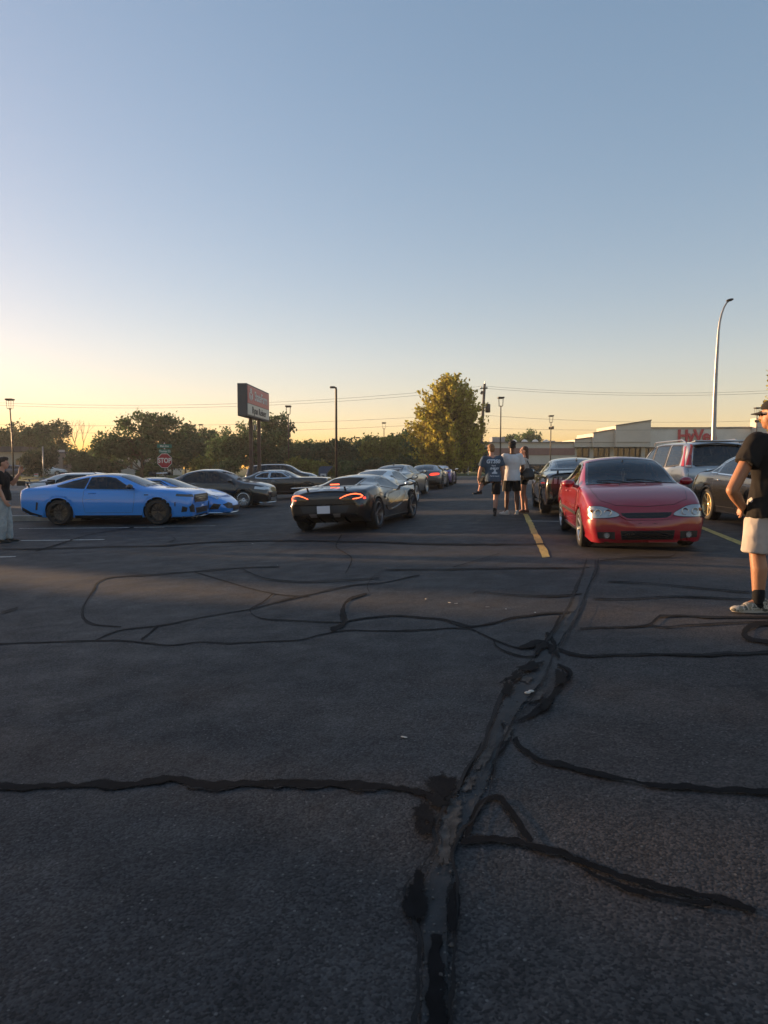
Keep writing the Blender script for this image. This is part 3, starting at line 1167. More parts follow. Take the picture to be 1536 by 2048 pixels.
# wheels: made once per style, shared by the copies
def wheel_meshes(r, w, style, rim_r):
    bm = bmesh.new()
    h = w / 2
    prof = [(rim_r, -h * .86), (rim_r + .012, -h * .96), (r * .90, -h), (r * .97, -h * .86), (r, -h * .6), (r, -h * .15), (r - .006, -h * .13), (r - .006, -h * .05), (r, -h * .03), (r, h * .6), (r * .97, h * .86), (r * .90, h), (rim_r + .012, h * .96), (rim_r, h * .86)]
    lathe(bm, prof, 40)
    ty = bpy.data.meshes.new('tyre')
    bm.to_mesh(ty)
    bm.free()
    bm = bmesh.new()
    lip = rim_r
    lathe(bm, [(lip + .004, h * .90), (lip - .012, h * .93), (lip - .022, h * .80), (lip - .03, h * .1), (lip - .03, -h * .85)], 40)
    n, dbl, wid, dish = style
    for k in range(n):
        a = 2 * pi * k / n
        for off in ((-0.5, 0.5) if dbl else (0,)):
            da = off * dbl
            c0, c1 = a + da * 0.35, a + da
            p0 = Vector((cos(c0) * 0.035, h * (0.62 - dish), sin(c0) * 0.035))
            p1 = Vector((cos(c1) * (lip - .012), h * .84, sin(c1) * (lip - .012)))
            d = (p1 - p0)
            side = Vector((-sin(c1), 0, cos(c1)))
            up = Vector((0, 1, 0))
            vv = []
            for p, ww, th in ((p0, wid * 1.25, .022), (p0.lerp(p1, .55), wid * .85, .02), (p1, wid, .012)):
                vv.append([bm.verts.new(p + side * ww / 2), bm.verts.new(p + side * ww / 2 * .7 + up * th * .4), bm.verts.new(p - side * ww / 2 * .7 + up * th * .4), bm.verts.new(p - side * ww / 2), bm.verts.new(p - up * th)])
            for q0, q1 in zip(vv, vv[1:]):
                for i in range(5):
                    bm.faces.new((q0[i], q0[(i + 1) % 5], q1[(i + 1) % 5], q1[i]))
    lathe(bm, [(0.001, h * (.74 - dish)), (.03, h * (.74 - dish)), (.05, h * (.62 - dish)), (.055, h * (.3 - dish))], 20)
    bmesh.ops.recalc_face_normals(bm, faces=bm.faces[:])
    ri = bpy.data.meshes.new('rim')
    bm.to_mesh(ri)
    bm.free()
    bm = bmesh.new()
    lathe(bm, [(0.001, h * .15), (rim_r * .74, h * .15), (rim_r * .74, h * .02), (0.001, h * .02)], 28)
    lathe(bm, [(rim_r * .98, -h * .4), (0.001, -h * .4)], 28)
    hb = bpy.data.meshes.new('wheel')
    bm.to_mesh(hb)
    bm.free()
    for me in (ty, ri):
        me.polygons.foreach_set('use_smooth', [True] * len(me.polygons))
        me.set_sharp_from_angle(angle=R(40))
    return ty, ri, hb


def add_wheels(root, car, rim_mat, style=(5, 0.25, .035, .1), tw=0.235, rim_k=0.70, inset=0.02, rim_mat2=None):
    ty, ri, hb = wheel_meshes(car.r, tw, style, car.r * rim_k)
    for x in (car.a, -car.a):
        for sg in (1, -1):
            wy = (car.wmf(x) + car.fl) - tw / 2 - inset
            wl = link('wheel', hb, None, root)
            if not hb.materials:
                hb.materials.append(M_DISC)
            wl.location = (x, sg * wy, car.r)
            wl.rotation_euler = (0, random.uniform(0, 1.2), 0 if sg > 0 else pi)
            if not ty.materials:
                ty.materials.append(M_TYRE)
            if not ri.materials:
                ri.materials.append(rim_mat)
            link('tyre', ty, None, wl)
            link('rim', ri, None, wl)
    # the dark wheel houses
    for x in (car.a, -car.a):
        R_ = car.ra + 0.02
        for sg in (1, -1):
            bm = bmesh.new()
            y0, y1 = sg * (car.W * 0.45), sg * (car.wmf(x) - 0.02)
            rim_ = [(x + R_, car.r - 0.08)] + [(x + cos(pi * k / 14) * R_, car.r + sin(pi * k / 14) * R_) for k in range(15)] + [(x - R_, car.r - 0.08)]
            a_ = [bm.verts.new((px, y0, pz)) for px, pz in rim_]
            b_ = [bm.verts.new((px, y1, pz)) for px, pz in rim_]
            for k in range(len(rim_) - 1):
                bm.faces.new((a_[k], b_[k], b_[k + 1], a_[k + 1]))
            bm.faces.new(a_)
            bmo('wheel_house', bm, M_LINING, root)


def add_interior(root, car, two=False, x0=None, steer=1, seat_mat=None):
    sp = car.sp
    xc = sp.get('seat', -0.05)
    fl = 0.30
    hb_ = car.belt(xc)
    roof = car.top(xc)
    seat_top = min(roof - 0.14, hb_ + 0.34)
    bm = bmesh.new()
    box(bm, ((car.xf + car.xr) / 2, 0, 0.24), (car.xf - car.xr - 1.0, car.W * 1.1, 0.10))
    bmo('underbody', bm, M_LINING, root)
    bm = bmesh.new()
    xd = sp.get('dash', 0.75)
    box(bm, (xd, 0, car.belt(xd) - 0.10), (0.42, car.W * 1.62, 0.22), None, 0.05)
    box(bm, (xd - 0.16, 0.36 * steer, car.belt(xd) + 0.02), (0.2, 0.34, 0.08), None, 0.03)
    bmo('dashboard', bm, M_BLACK, root, True)
    bm = bmesh.new()
    c = Vector((xd - 0.36, 0.36 * steer, car.belt(xd) - 0.04))
    rot = Euler((0, R(-65), 0)).to_matrix()
    pts = [c + rot @ Vector((cos(t) * .18, sin(t) * .18, 0)) for t in np.linspace(0, 2 * pi, 25)]
    tube(bm, pts, 0.015, 6)
    tube(bm, [c + rot @ Vector((0, -.17, 0)), c + rot @ Vector((0, .17, 0))], 0.018, 6)
    bmo('steering_wheel', bm, M_BLACK, root, True)
    for sx in ([xc] if two else [xc, xc - 0.85]):
        for sy in (0.37, -0.37):
            if sx != xc and seat_top > car.top(sx - 0.25) - 0.10:
                continue
            bm = bmesh.new()
            box(bm, (sx + 0.1, sy, fl + 0.14), (0.5, 0.48, 0.16), None, 0.05)
            box(bm, (sx - 0.2, sy, (fl + hb_) / 2 + 0.14), (0.14, 0.48, hb_ - fl + 0.12), (0, R(-14), 0), 0.05)
            box(bm, (sx - 0.32, sy, seat_top - 0.08), (0.09, 0.25, 0.17), (0, R(-10), 0), 0.04)
            bmo('seat', bm, seat_mat or M_SEAT, root, True)


def add_mirror(root, car, x, m, z=None, size=(0.09, 0.11, 0.075), stalk=0.10):
    for sg in (1, -1):
        z_ = (z if z else car.belt(x) + 0.06)
        y_ = car.wb(x) - 0.02
        bm = bmesh.new()
        q = ellipsoid(bm, (x, sg * (y_ + stalk + size[1] * 0.7), z_ + 0.03), size, None, 14, 10)
        for w in q:
            if w.co.x < x - 0.045:
                w.co.x = x - 0.045
        tube(bm, [(x + 0.03, sg * (y_ - 0.03), z_ - 0.03), (x + 0.01, sg * (y_ + stalk), z_)], [0.03, 0.025], 8)
        o = bmo('mirror', bm, m, root, True)
        bm = bmesh.new()
        ellipsoid(bm, (x - 0.047, sg * (y_ + stalk + size[1] * 0.7), z_ + 0.03), (0.004, size[1] * .82, size[2] * .78), None, 12, 8)
        bmo('mirror_glass', bm, M_CHROME, o, True)


def mirror_poly(p):
    return [(-a, b) for a, b in p][::-1]


def both(car, root, name, poly, m, off=0.004, smooth=False, step=0.05):
    return [car.panel(name, v, poly, m, root, off, smooth, step) for v in ('left', 'right')]


def pair(car, root, name, view, poly, m, off=0.004, smooth=False, step=0.04):
    """view front or rear, outline given for positive y"""
    return [car.panel(name, view, p, m, root, off, smooth, step) for p in (poly, mirror_poly(poly))]


def add_windows(root, car, side, ws, rw, trim=M_GLOSSB, g_side=G_MID, g_front=G_CLEAR, g_rear=G_MID, shell=None, rear_view='top', tw=0.016):
    """side: list of (outline as (x, t)); ws and rw: (x low, x high, margin)"""
    holes = []
    polys = []
    for sd in side:
        poly = [(x, car.zt(x, t)) for x, t in densify(sd)]
        polys.append(poly)
        holes.append(('side', poly))

    def strip(x0, x1, mg, n=7):
        lft = [(x0 + (x1 - x0) * k / n, max(0.1, car.wr(x0 + (x1 - x0) * k / n) - mg)) for k in range(n + 1)]
        return lft + [(x, -y) for x, y in lft[::-1]]
    fw = strip(*ws)
    holes.append(('top', fw))
    if rear_view == 'top':
        bw = strip(*rw) if rw else None
        if bw:
            holes.append(('top', bw))
    else:
        bw = rw
        holes.append(('rear', bw))
    body = car.body(root, shell, holes)
    for poly in polys:
        for v in ('left', 'right'):
            w = car.panel('window', v, poly, g_side, root, 0.0015, step=0.09, skirt=False)
            car.band('window_trim', v, poly, tw, tw, trim, w, 0.006, step=0.05)
    w = car.panel('windshield', 'top', fw, g_front, root, 0.0015, step=0.09, skirt=False)
    car.band('window_trim', 'top', fw, 0.03, 0.014, M_GLOSSB, w, 0.004, step=0.07)
    if bw:
        w = car.panel('rear_window', rear_view, bw, g_rear, root, 0.0015, step=0.09, skirt=False)
        car.band('window_trim', rear_view, bw, 0.03, 0.014, M_GLOSSB, w, 0.004, step=0.07)
    return body


def densify(p, step=0.12):
    out = []
    n = len(p)
    for i in range(n):
        a, b = p[i], p[(i + 1) % n]
        k = max(1, int(abs(b[0] - a[0]) / step))
        out += [(a[0] + (b[0] - a[0]) * j / k, a[1] + (b[1] - a[1]) * j / k) for j in range(k)]
    return out


def door(car, root, x0, x1, m, lo=0.30, handle_m=None, hx=None, chrome=None, rake=0.06):
    zl = car.zsf(0) + lo - 0.2 + 0.05
    poly = [(x0 + 0.02, zl), (x1 - rake, zl), (x1, (zl + car.belt(x1)) / 2), (x1, car.belt(x1) - 0.015), (x0, car.belt(x0) - 0.015), (x0 - 0.03, (zl + car.belt(x0)) / 2)]
    for v in ('left', 'right'):
        d = car.panel('door', v, poly, m, root, 0.0035, False, 0.06, skirt=False)
        car.band('door_seam', v, poly, -0.001, 0.007, M_BLACK, d, 0.002, step=0.06)
        if handle_m:
            hx_ = hx if hx is not None else x0 + 0.22
            z = car.belt(hx_) - 0.10
            h, nn = car.cast(v, hx_, z)
            bm = bmesh.new()
            tube(bm, [h + Vector((-.10, 0, 0)) - nn * .005, h + Vector((-.07, 0, 0)) + nn * .03, h + Vector((.07, 0, .004)) + nn * .03, h + Vector((.10, 0, .004)) - nn * .005], 0.013, 8)
            bmo('handle', bm, handle_m, d, True)


def arch_lips(car, root, m, w=0.028, off=0.008):
    for x in (car.a, -car.a):
        z0 = car.zsf(x) + 0.03
        a0 = math.asin(max(-0.95, min(0.9, (z0 - car.r) / car.ra)))
        pts = [(x + cos(t) * (car.ra + w / 2 + 0.002), car.r + sin(t) * (car.ra + w / 2 + 0.002)) for t in np.linspace(a0, pi - a0, 28)]
        for v in ('left', 'right'):
            car.band('wheel_arch', v, pts, w / 2, w / 2, m, root, off, closed=False, step=0.08)


def lines_on(car, root, name, view, pts, w, m, off=0.006, parent=None, smooth=True):
    return car.band(name, view, pts, w / 2, w / 2, m, parent or root, off, closed=False, step=0.05, smooth=smooth)


def plate(root, x, y, z, yaw, w=0.31, h=0.155, txt=None, m=None, tilt=0.0):
    bm = bmesh.new()
    box(bm, (0, 0, 0), (0.012, w, h), None, 0.004)
    o = bmo('number_plate', bm, m or M_PLATE, root)
    o.location = (x, y, z)
    o.rotation_euler = (0, tilt, yaw)
    if txt:
        t = link('lettering', text_mesh(txt, h * 0.5, 0.004, 0.8), M_INK, o)
        t.rotation_euler = (R(90), 0, R(90))
        t.location = (0.0075, 0, 0)
    return o


def wing(root, car, x, z, span, chord, m, posts=(0.45,), th=0.022, endplate=0.0, angle=8):
    bm = bmesh.new()
    ca, sa = cos(R(angle)), sin(R(angle))
    prof = [(.5, 0), (.3, .9), (0, 1), (-.5, .25), (-.5, 0), (0, .1)]
    rings = []
    for k in range(15):
        y = -span / 2 + span * k / 14
        bow = 1 - 0.25 * abs(2 * k / 14 - 1) ** 3
        rings.append([bm.verts.new((x + chord * px * ca * bow + th * pz * sa, y, z + th * pz * bow - chord * px * sa)) for px, pz in prof])
    for a, b in zip(rings, rings[1:]):
        for i in range(6):
            bm.faces.new((a[i], a[(i + 1) % 6], b[(i + 1) % 6], b[i]))
    bm.faces.new(rings[0])
    bm.faces.new(rings[-1][::-1])
    if endplate:
        for sg in (1, -1):
            box(bm, (x, sg * span / 2, z), (chord * 1.1, 0.012, endplate), None, 0.004)
    for py in posts:
        for sg in (1, -1):
            h, nn = car.cast('top', x + 0.06, sg * py)
            tube(bm, [(h.x, h.y, h.z - 0.02), (x, sg * py, z)], [0.026, 0.02], 6)
    bmesh.ops.recalc_face_normals(bm, faces=bm.faces[:])
    return bmo('rear_wing', bm, m, root, False)


def wipers(root, car, x, m=M_BLACK):
    for y0, y1 in ((0.45, -0.05), (-0.05, -0.5)):
        p0, _ = car.cast('top', x + 0.03, y0)
        p1, _ = car.cast('top', x - 0.10, y1)
        mid, _ = car.cast('top', x - 0.03, (y0 + y1) / 2)
        bm = bmesh.new()
        tube(bm, [p0 + Vector((0, 0, .015)), mid + Vector((0, 0, .03)), p1 + Vector((0, 0, .015))], 0.008, 5)
        bmo('wiper', bm, m, root)


def place(name, label, x, y, yaw, cat='car', group=None):
    return thing(name, label, cat, (x, y, g(x)), R(yaw), group, True)


def const(v, x0=-3, x1=3):
    return [(x0, v), (x1, v)]


# ---- the two pony-car coupes share one hull
PONY = dict(xr=-2.47, xf=2.27, a=1.36, r=.352, W=.955, flare=.022, seat=-.15, dash=.72,
    top=[(-2.47, .985), (-2.43, 1.04), (-2.2, 1.06), (-1.8, 1.12), (-1.2, 1.28), (-.6, 1.375), (-.2, 1.395), (.15, 1.37), (.6, 1.22), (1.05, 1.045), (1.25, 1.01), (1.8, .965), (2.08, .92), (2.2, .885), (2.27, .82)],
    belt=[(-2.47, .94), (-2.2, 1.0), (-1.5, 1.01), (-.5, .965), (.8, .945), (1.2, .945), (1.8, .92), (2.08, .875), (2.27, .77)],
    wb=[(-2.47, .84), (-2.2, .86), (-1.4, .90), (-.5, .865), (.6, .865), (1.3, .90), (1.9, .87), (2.27, .84)],
    wm=[(-2.47, .90), (-1.4, .94), (0, .925), (1.4, .94), (2.27, .92)],
    wr=[(-2.47, .66), (-1.8, .62), (-1.2, .585), (-.4, .575), (.2, .585), (.7, .67), (1.1, .74), (1.3, .70), (2.27, .6)],
    zs=[(-2.47, .40), (-2.2, .27), (-1.7, .20), (1.7, .19), (2.1, .19), (2.27, .21)],
    tipf=.84, tipr=.93, rfl=.4, rrl=.18, bulr=.02, bulf=.05)
PONY_SIDE = [[(.72, .0), (.50, .36), (.12, .93), (-.2, 1), (-.55, 1), (-.60, 0)], [(-.67, 0), (-.62, 1), (-1.05, .86), (-1.45, .35), (-1.30, .02)]]


def pony(root, pnt, rim, gside, front=True):
    c = Car(PONY)
    add_windows(root, c, PONY_SIDE, (.98, .24, .055), (-1.72, -.95, .06), shell=pnt, g_side=gside, g_front=G_MID, g_rear=gside)
    arch_lips(c, root, pnt)
    add_wheels(root, c, rim, (10, 0.20, .022, .12), .26, .74)
    add_interior(root, c)
    add_mirror(root, c, .66, M_GLOSSB)
    door(c, root, -.66, .72, pnt, handle_m=pnt)
    for v in ('left', 'right'):
        c.panel('side_skirt', v, [(-.93, .205), (.93, .205), (.93, .265), (-.93, .27)], M_BLACK, root, .022)
        lines_on(c, root, 'body_crease', v, [(-2.05, .80), (-1.7, .86), (-1.2, .80), (-.4, .74), (.6, .72), (.95, .73)], .010, pnt, .007)
    return c


# blue fastback nearest the left
bl = paint('bright_blue_paint', (0.04, 0.27, 0.78), 0.05)
t = place('sports_coupe', 'bright blue fastback coupe with black wheels and black rear wing, nearest in the left row', -7.43, 20.1, -2.5, group='cars parked in the left row')
c = pony(t, bl, M_RIMB, G_DARK)
c.panel('grille', 'front', [(-.60, .58), (.60, .58), (.64, .70), (.57, .80), (-.57, .80), (-.64, .70)], M_BLACK, t, .012)
for z in (.64, .69, .74):
    lines_on(c, t, 'grille_bar', 'front', [(-.58, z), (0, z), (.58, z)], .012, M_GLOSSB, .022)
lines_on(c, t, 'grille_bar', 'front', [(-.62, .58), (0, .565), (.62, .58)], .03, bl, .03)
c.panel('lower_grille', 'front', [(-.5, .29), (.5, .29), (.55, .44), (-.55, .44)], M_BLACK, t, .010)
pair(c, t, 'headlight', 'front', [(.65, .765), (.68, .81), (.84, .815), (.85, .75), (.70, .74)], M_LAMPD, .010)
for p_ in ([(1.86, .775), (2.18, .75), (2.20, .81), (1.88, .835)],):
    both(c, t, 'headlight', p_, M_LAMPD, .006)
pair(c, t, 'air_intake', 'front', [(.62, .32), (.82, .34), (.85, .48), (.76, .56), (.66, .50)], M_BLACK, .010)
both(c, t, 'air_intake', [(2.0, .34), (2.14, .35), (2.17, .46), (2.04, .50)], M_BLACK, .007)
both(c, t, 'front_badge', [(1.00, .80), (1.12, .80), (1.12, .825), (1.0, .825)], M_BLACK, .006)
both(c, t, 'side_marker', [(1.83, .50), (1.86, .50), (1.86, .62), (1.83, .60)], M_BLACK, .007)
bm = bmesh.new()
tube(bm, [(2.02, -.86, .20), (2.25, -.74, .20), (2.36, -.4, .195), (2.39, 0, .195), (2.36, .4, .195), (2.25, .74, .20), (2.02, .86, .20)], .022, 6)
bmo('front_splitter', bm, M_GLOSSB, t)
c.panel('hood_vent', 'top', [(1.42, -.34), (1.66, -.30), (1.66, .30), (1.42, .34)], M_BLACK, t, .004)
c.panel('roof_panel', 'top', [(.22, .52), (.22, -.52), (-.55, -.5), (-.85, -.45), (-.85, .45), (-.55, .5)], M_GLOSSB, t, .003, step=.08)
pair(c, t, 'taillight', 'rear', [(.42, .78), (.80, .76), (.82, .90), (.42, .92)], M_RED, .006)
both(c, t, 'rear_valance', [(-2.43, .37), (-2.2, .26), (-1.86, .215), (-1.84, .27), (-2.15, .36), (-2.40, .50)], M_BLACK, .008)
both(c, t, 'rear_vent', [(-2.02, .42), (-1.97, .42), (-1.93, .62), (-1.98, .64)], M_BLACK, .006)
c.panel('rear_diffuser', 'rear', [(-.7, .30), (.7, .30), (.62, .48), (-.62, .48)], M_BLACK, t, .012)
wing(t, c, -2.44, 1.15, 1.62, .22, M_BLACK, (.5,), .03, .13, -6)
wipers(t, c, 1.02)
lines_on(c, t, 'door_lettering', 'right', [(-.62, .70), (-.5, .705), (-.35, .69), (-.2, .70)], .016, mat('faint_print', (.25, .36, .62), .5), .0065)
h, nn = c.cast('right', -1.55, .86)

# black fastback seen from behind, parked behind the red coupe
bk = paint('black_paint', (0.006, 0.006, 0.007), 0.0, 0.25)
t = place('sports_coupe', 'glossy black fastback coupe seen from behind, between the standing group and the red coupe', 5.05, 19.05, 82)
c = pony(t, bk, M_RIMB, G_MID)
for y0 in (.52, .63, .74):
    pair(c, t, 'taillight', 'rear', [(y0, .78), (y0 + .075, .775), (y0 + .065, .915), (y0 - .01, .92)], mat('dim_tail_lens', (.30, .27, .27), .12, .3, coat=1.), .010)
c.panel('tail_panel', 'rear', [(-.86, .755), (.86, .755), (.80, .935), (-.80, .935)], M_GLOSSB, t, .003)
c.panel('rear_diffuser', 'rear', [(-.72, .30), (.72, .30), (.64, .50), (-.64, .50)], M_BLACK, t, .014)
pair(c, t, 'rear_vent', 'rear', [(.70, .42), (.80, .44), (.80, .60), (.74, .58)], M_CHROME, .008)
both(c, t, 'quarter_scoop', [(-.78, .62), (-.60, .60), (-.62, .74), (-.84, .76)], M_BLACK, .006)
wing(t, c, -2.40, 1.10, 1.55, .20, M_GLOSSB, (.6,), .025, 0, -10)
bm = bmesh.new()
ellipsoid(bm, (-1.0, 0, c.top(-1.0) + .02), (.07, .02, .035))
bmo('antenna', bm, M_GLOSSB, t, True)
for v in ('left',):
    c.band('side_skirt_edge', v, [(-.95, .24), (0, .235), (.95, .24)], .012, .012, M_CHROME, t, .03, False)

# ---- low mid-engined hull, used by four of the cars
MID = dict(bulr=.02, xr=-2.14, xf=2.34, a=1.335, r=.342, W=.965, flare=.015, flareb=.015, seat=-.05, dash=.80, crown=.05, ra=.385,
    top=[(-2.14, .80), (-2.08, .89), (-1.85, .94), (-1.3, 1.0), (-.85, 1.10), (-.45, 1.175), (-.05, 1.20), (.3, 1.165), (.8, .99), (1.2, .82), (1.5, .75), (1.9, .65), (2.2, .54), (2.34, .44)],
    belt=[(-2.14, .74), (-1.8, .90), (-1.2, .95), (-.5, .88), (.4, .80), (1.0, .80), (1.35, .80), (1.75, .70), (2.1, .56), (2.34, .40)],
    wb=[(-2.14, .78), (-1.8, .86), (-1.3, .86), (-.7, .80), (.3, .82), (1.2, .83), (1.6, .84), (2.34, .70)],
    wm=[(-2.14, .90), (-1.35, .955), (-.4, .91), (.4, .91), (1.35, .94), (2.34, .86)],
    wr=[(-2.14, .6), (-1.5, .60), (-.9, .56), (-.3, .555), (.25, .57), (.7, .64), (1.15, .70), (1.4, .6), (2.34, .45)],
    zs=[(-2.14, .36), (-1.9, .24), (-1.5, .15), (1.7, .13), (2.34, .15)],
    tipf=.72, tipr=.86, rfl=.7, rrl=.4, mid=.58)


def midcar(root, pnt, spec, rim, gside=G_DARK, style=(5, .28, .026, .1), seat_two=True, side=None, rear=(-1.5, -.62, .10), front=(1.12, .30, .05), grear=None):
    c = Car(spec)
    side = side or [[(.82, .0), (.6, .30), (.28, .90), (-.1, 1), (-.45, .95), (-.78, .12), (-.72, 0)]]
    add_windows(root, c, side, front, rear, shell=pnt, g_side=gside, g_front=G_MID, g_rear=grear or G_DARK)
    arch_lips(c, root, pnt, .022, .006)
    add_wheels(root, c, rim, style, .27, .76, .012)
    add_interior(root, c, True)
    return c


# graphite mid-engined car with lit tail lamps, the one in front of the queue's tail
gr = paint('graphite_paint', (0.016, 0.0165, 0.019), 0.4, 0.28)
t = place('sports_car', 'dark graphite low sports car with red tail lights lit, last in the moving queue', -.55, 17.25, 71, group='sports cars queueing to leave')
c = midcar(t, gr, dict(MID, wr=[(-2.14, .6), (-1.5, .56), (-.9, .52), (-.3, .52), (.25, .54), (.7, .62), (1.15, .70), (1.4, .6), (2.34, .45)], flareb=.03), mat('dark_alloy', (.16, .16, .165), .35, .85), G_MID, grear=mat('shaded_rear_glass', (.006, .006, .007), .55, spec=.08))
# lamps: a dark eye with a bright curved tube
eye = [(.36, .745), (.50, .80), (.68, .835), (.80, .83), (.855, .78), (.80, .725), (.60, .715), (.46, .72)]
for p_ in (eye, mirror_poly(eye)):
    o = c.panel('taillight', 'rear', p_, M_GLOSSB, t, .007, True)
    sg = 1 if p_ is eye else -1
    q = [(.37, .735), (.46, .775), (.58, .805), (.70, .815), (.79, .795), (.825, .765), (.80, .735), (.74, .722), (.66, .718)]
    lines_on(c, t, 'light_tube', 'rear', [(sg * a, b) for a, b in q], .015, M_LED, .016, o)
c.panel('rear_mesh', 'rear', [(-.46, .60), (.46, .60), (.38, .73), (-.38, .73)], M_BLACK, t, .005)
c.panel('plate_recess', 'rear', [(-.50, .43), (.50, .43), (.58, .585), (-.58, .585)], mat('dark_glass_panel', (.10, .11, .12), .15, .5), t, .006)
plate(t, c.xr - .075, .0, .505, pi, .30, .165, None, mat('pale_plate', (.62, .66, .74), .5))
c.panel('rear_diffuser', 'rear', [(-.80, .22), (.80, .22), (.74, .40), (-.74, .40)], M_BLACK, t, .014)
for y0 in (-.45, -.15, .15, .45):
    lines_on(c, t, 'diffuser_fin', 'rear', [(y0, .23), (y0, .36)], .02, M_GLOSSB, .05, None, False)
pair(c, t, 'exhaust_tip', 'rear', [(.20, .36), (.34, .36), (.36, .41), (.20, .41)], M_ALLOY, .03)
both(c, t, 'side_reflector', [(-2.0, .70), (-1.93, .70), (-1.93, .745), (-2.0, .745)], M_REDLIT, .006)
c.panel('rear_edge', 'rear', [(-.85, .595), (.85, .595), (.84, .62), (-.84, .62)], M_GLOSSB, t, .008)
# the deep side scoop behind the door
both(c, t, 'side_scoop', [(.55, .76), (.20, .75), (-.35, .70), (-.70, .50), (-.62, .44), (-.25, .50), (.15, .58), (.5, .66)], M_GLOSSB, .006, True)
for v in ('left', 'right'):
    lines_on(c, t, 'door_blade', v, [(.62, .79), (.1, .79), (-.45, .74), (-.72, .66)], .05, gr, .03)
    lines_on(c, t, 'door_blade', v, [(.5, .44), (-.1, .36), (-.5, .37), (-.70, .46)], .03, gr, .022)
    lines_on(c, t, 'door_seam', v, [(.86, .77), (.90, .55), (.78, .30), (.2, .26), (-.55, .30)], .008, M_BLACK, .003)
    c.panel('side_skirt', v, [(-.93, .15), (.93, .14), (.93, .20), (-.93, .215)], M_BLACK, t, .03)
    lines_on(c, t, 'buttress', v, [(-.55, c.zt(-.55, .5)), (-.9, c.zt(-.9, .45)), (-1.3, c.zt(-1.3, .4))], .05, gr, .012)
wing(t, c, -2.04, .985, 1.62, .15, M_GLOSSB, (.44,), .014, 0, -4)
h, nn = c.cast('top', -1.52, 0)
bm = bmesh.new()
box(bm, (h.x, 0, h.z + .045), (.04, .22, .024), None, .008)
bmo('brake_light', bm, M_LED, t)
for y in (-.34, 0, .34):
    c.panel('deck_slat', 'top', [(-1.95, y - .10), (-1.62, y - .10), (-1.62, y + .10), (-1.95, y + .10)], M_GLOSSB, t, .004)
add_mirror(t, c, .74, gr, c.belt(.74) + .09, (.08, .12, .06), .16)

# white one in front of it
wh = paint('white_paint_car', (0.62, 0.63, 0.64), 0.0, 0.35)
sp = dict(MID, W=.97, top=[(-2.14, .86), (-2.08, .95), (-1.85, .98), (-1.3, 1.05), (-.85, 1.15), (-.45, 1.225), (-.05, 1.25), (.3, 1.22), (.8, 1.05), (1.2, .88), (1.5, .80), (1.9, .70), (2.2, .58), (2.34, .46)])
t = place('sports_car', 'white low mid-engined sports car directly in front of the graphite one', -.10, 23.9, 73, group='sports cars queueing to leave')
c = midcar(t, wh, sp, M_ALLOY, G_MID, rear=(-1.25, -.55, .12))
pair(c, t, 'taillight', 'rear', [(.50, .72), (.80, .74), (.82, .80), (.52, .80)], M_RED, .007)
c.panel('engine_cover', 'top', [(-1.95, -.42), (-1.32, -.36), (-1.32, .36), (-1.95, .42)], M_BLACK, t, .004)
both(c, t, 'side_intake', [(-.45, .52), (-.72, .56), (-.78, .72), (-.55, .68)], M_BLACK, .006)
c.panel('rear_grille', 'rear', [(-.78, .40), (.78, .40), (.74, .62), (-.74, .62)], M_BLACK, t, .006)
both(c, t, 'quarter_vent', [(-1.02, .99), (-.66, .99), (-.74, 1.04), (-.98, 1.03)], M_BLACK, .006)
door(c, t, -.6, .82, wh)
add_mirror(t, c, .74, M_GLOSSB, c.belt(.74) + .09, (.08, .12, .065), .14)
wing(t, c, -2.05, 1.04, 1.5, .16, wh, (.5,), .02, 0, -5)

# silver-grey grand tourer with round lamps
GTR = dict(xr=-2.36, xf=2.35, a=1.39, r=.355, W=.95, flare=.02, flareb=.01, seat=-.1, dash=.72,
    top=[(-2.36, .90), (-2.3, 1.03), (-2.0, 1.06), (-1.6, 1.12), (-1.0, 1.30), (-.5, 1.365), (-.1, 1.37), (.3, 1.31), (.75, 1.12), (1.1, .99), (1.3, .95), (1.8, .87), (2.15, .77), (2.3, .70), (2.35, .62)],
    belt=[(-2.36, .86), (-2.1, 1.0), (-1.4, 1.02), (-.5, .95), (.8, .92), (1.3, .90), (1.8, .84), (2.15, .74), (2.35, .58)],
    wb=[(-2.36, .80), (-1.9, .86), (-1.3, .89), (-.5, .85), (.6, .86), (1.3, .88), (2.35, .78)],
    wm=[(-2.36, .92), (-1.4, .945), (0, .92), (1.4, .94), (2.35, .88)],
    wr=[(-2.36, .6), (-1.7, .62), (-1.0, .585), (-.3, .575), (.3, .60), (.8, .69), (1.15, .73), (1.4, .62), (2.35, .5)],
    zs=[(-2.36, .36), (-2.0, .22), (-1.6, .17), (1.7, .17), (2.35, .19)], tipf=.8, tipr=.9, rfl=.5, rrl=.3)
sv = paint('grey_silver_paint', (0.20, 0.205, 0.21), 0.8, 0.3)
t = place('sports_coupe', 'grey coupe with round ring tail lights, ahead of the white sports car', .65, 30.5, 74, group='sports cars queueing to leave')
c = Car(GTR)
add_windows(t, c, [[(.70, 0), (.45, .4), (.15, .92), (-.2, 1), (-.55, 1), (-.62, 0)], [(-.68, 0), (-.62, 1), (-1.0, .85), (-1.3, .3), (-1.2, 0)]], (1.0, .22, .06), (-1.72, -.72, .07), shell=sv)
arch_lips(c, t, sv)
add_wheels(t, c, M_ALLOY, (7, .2, .028, .1), .27, .74)
add_interior(t, c)
door(c, t, -.66, .72, sv, handle_m=sv)
add_mirror(t, c, .66, M_GLOSSB)
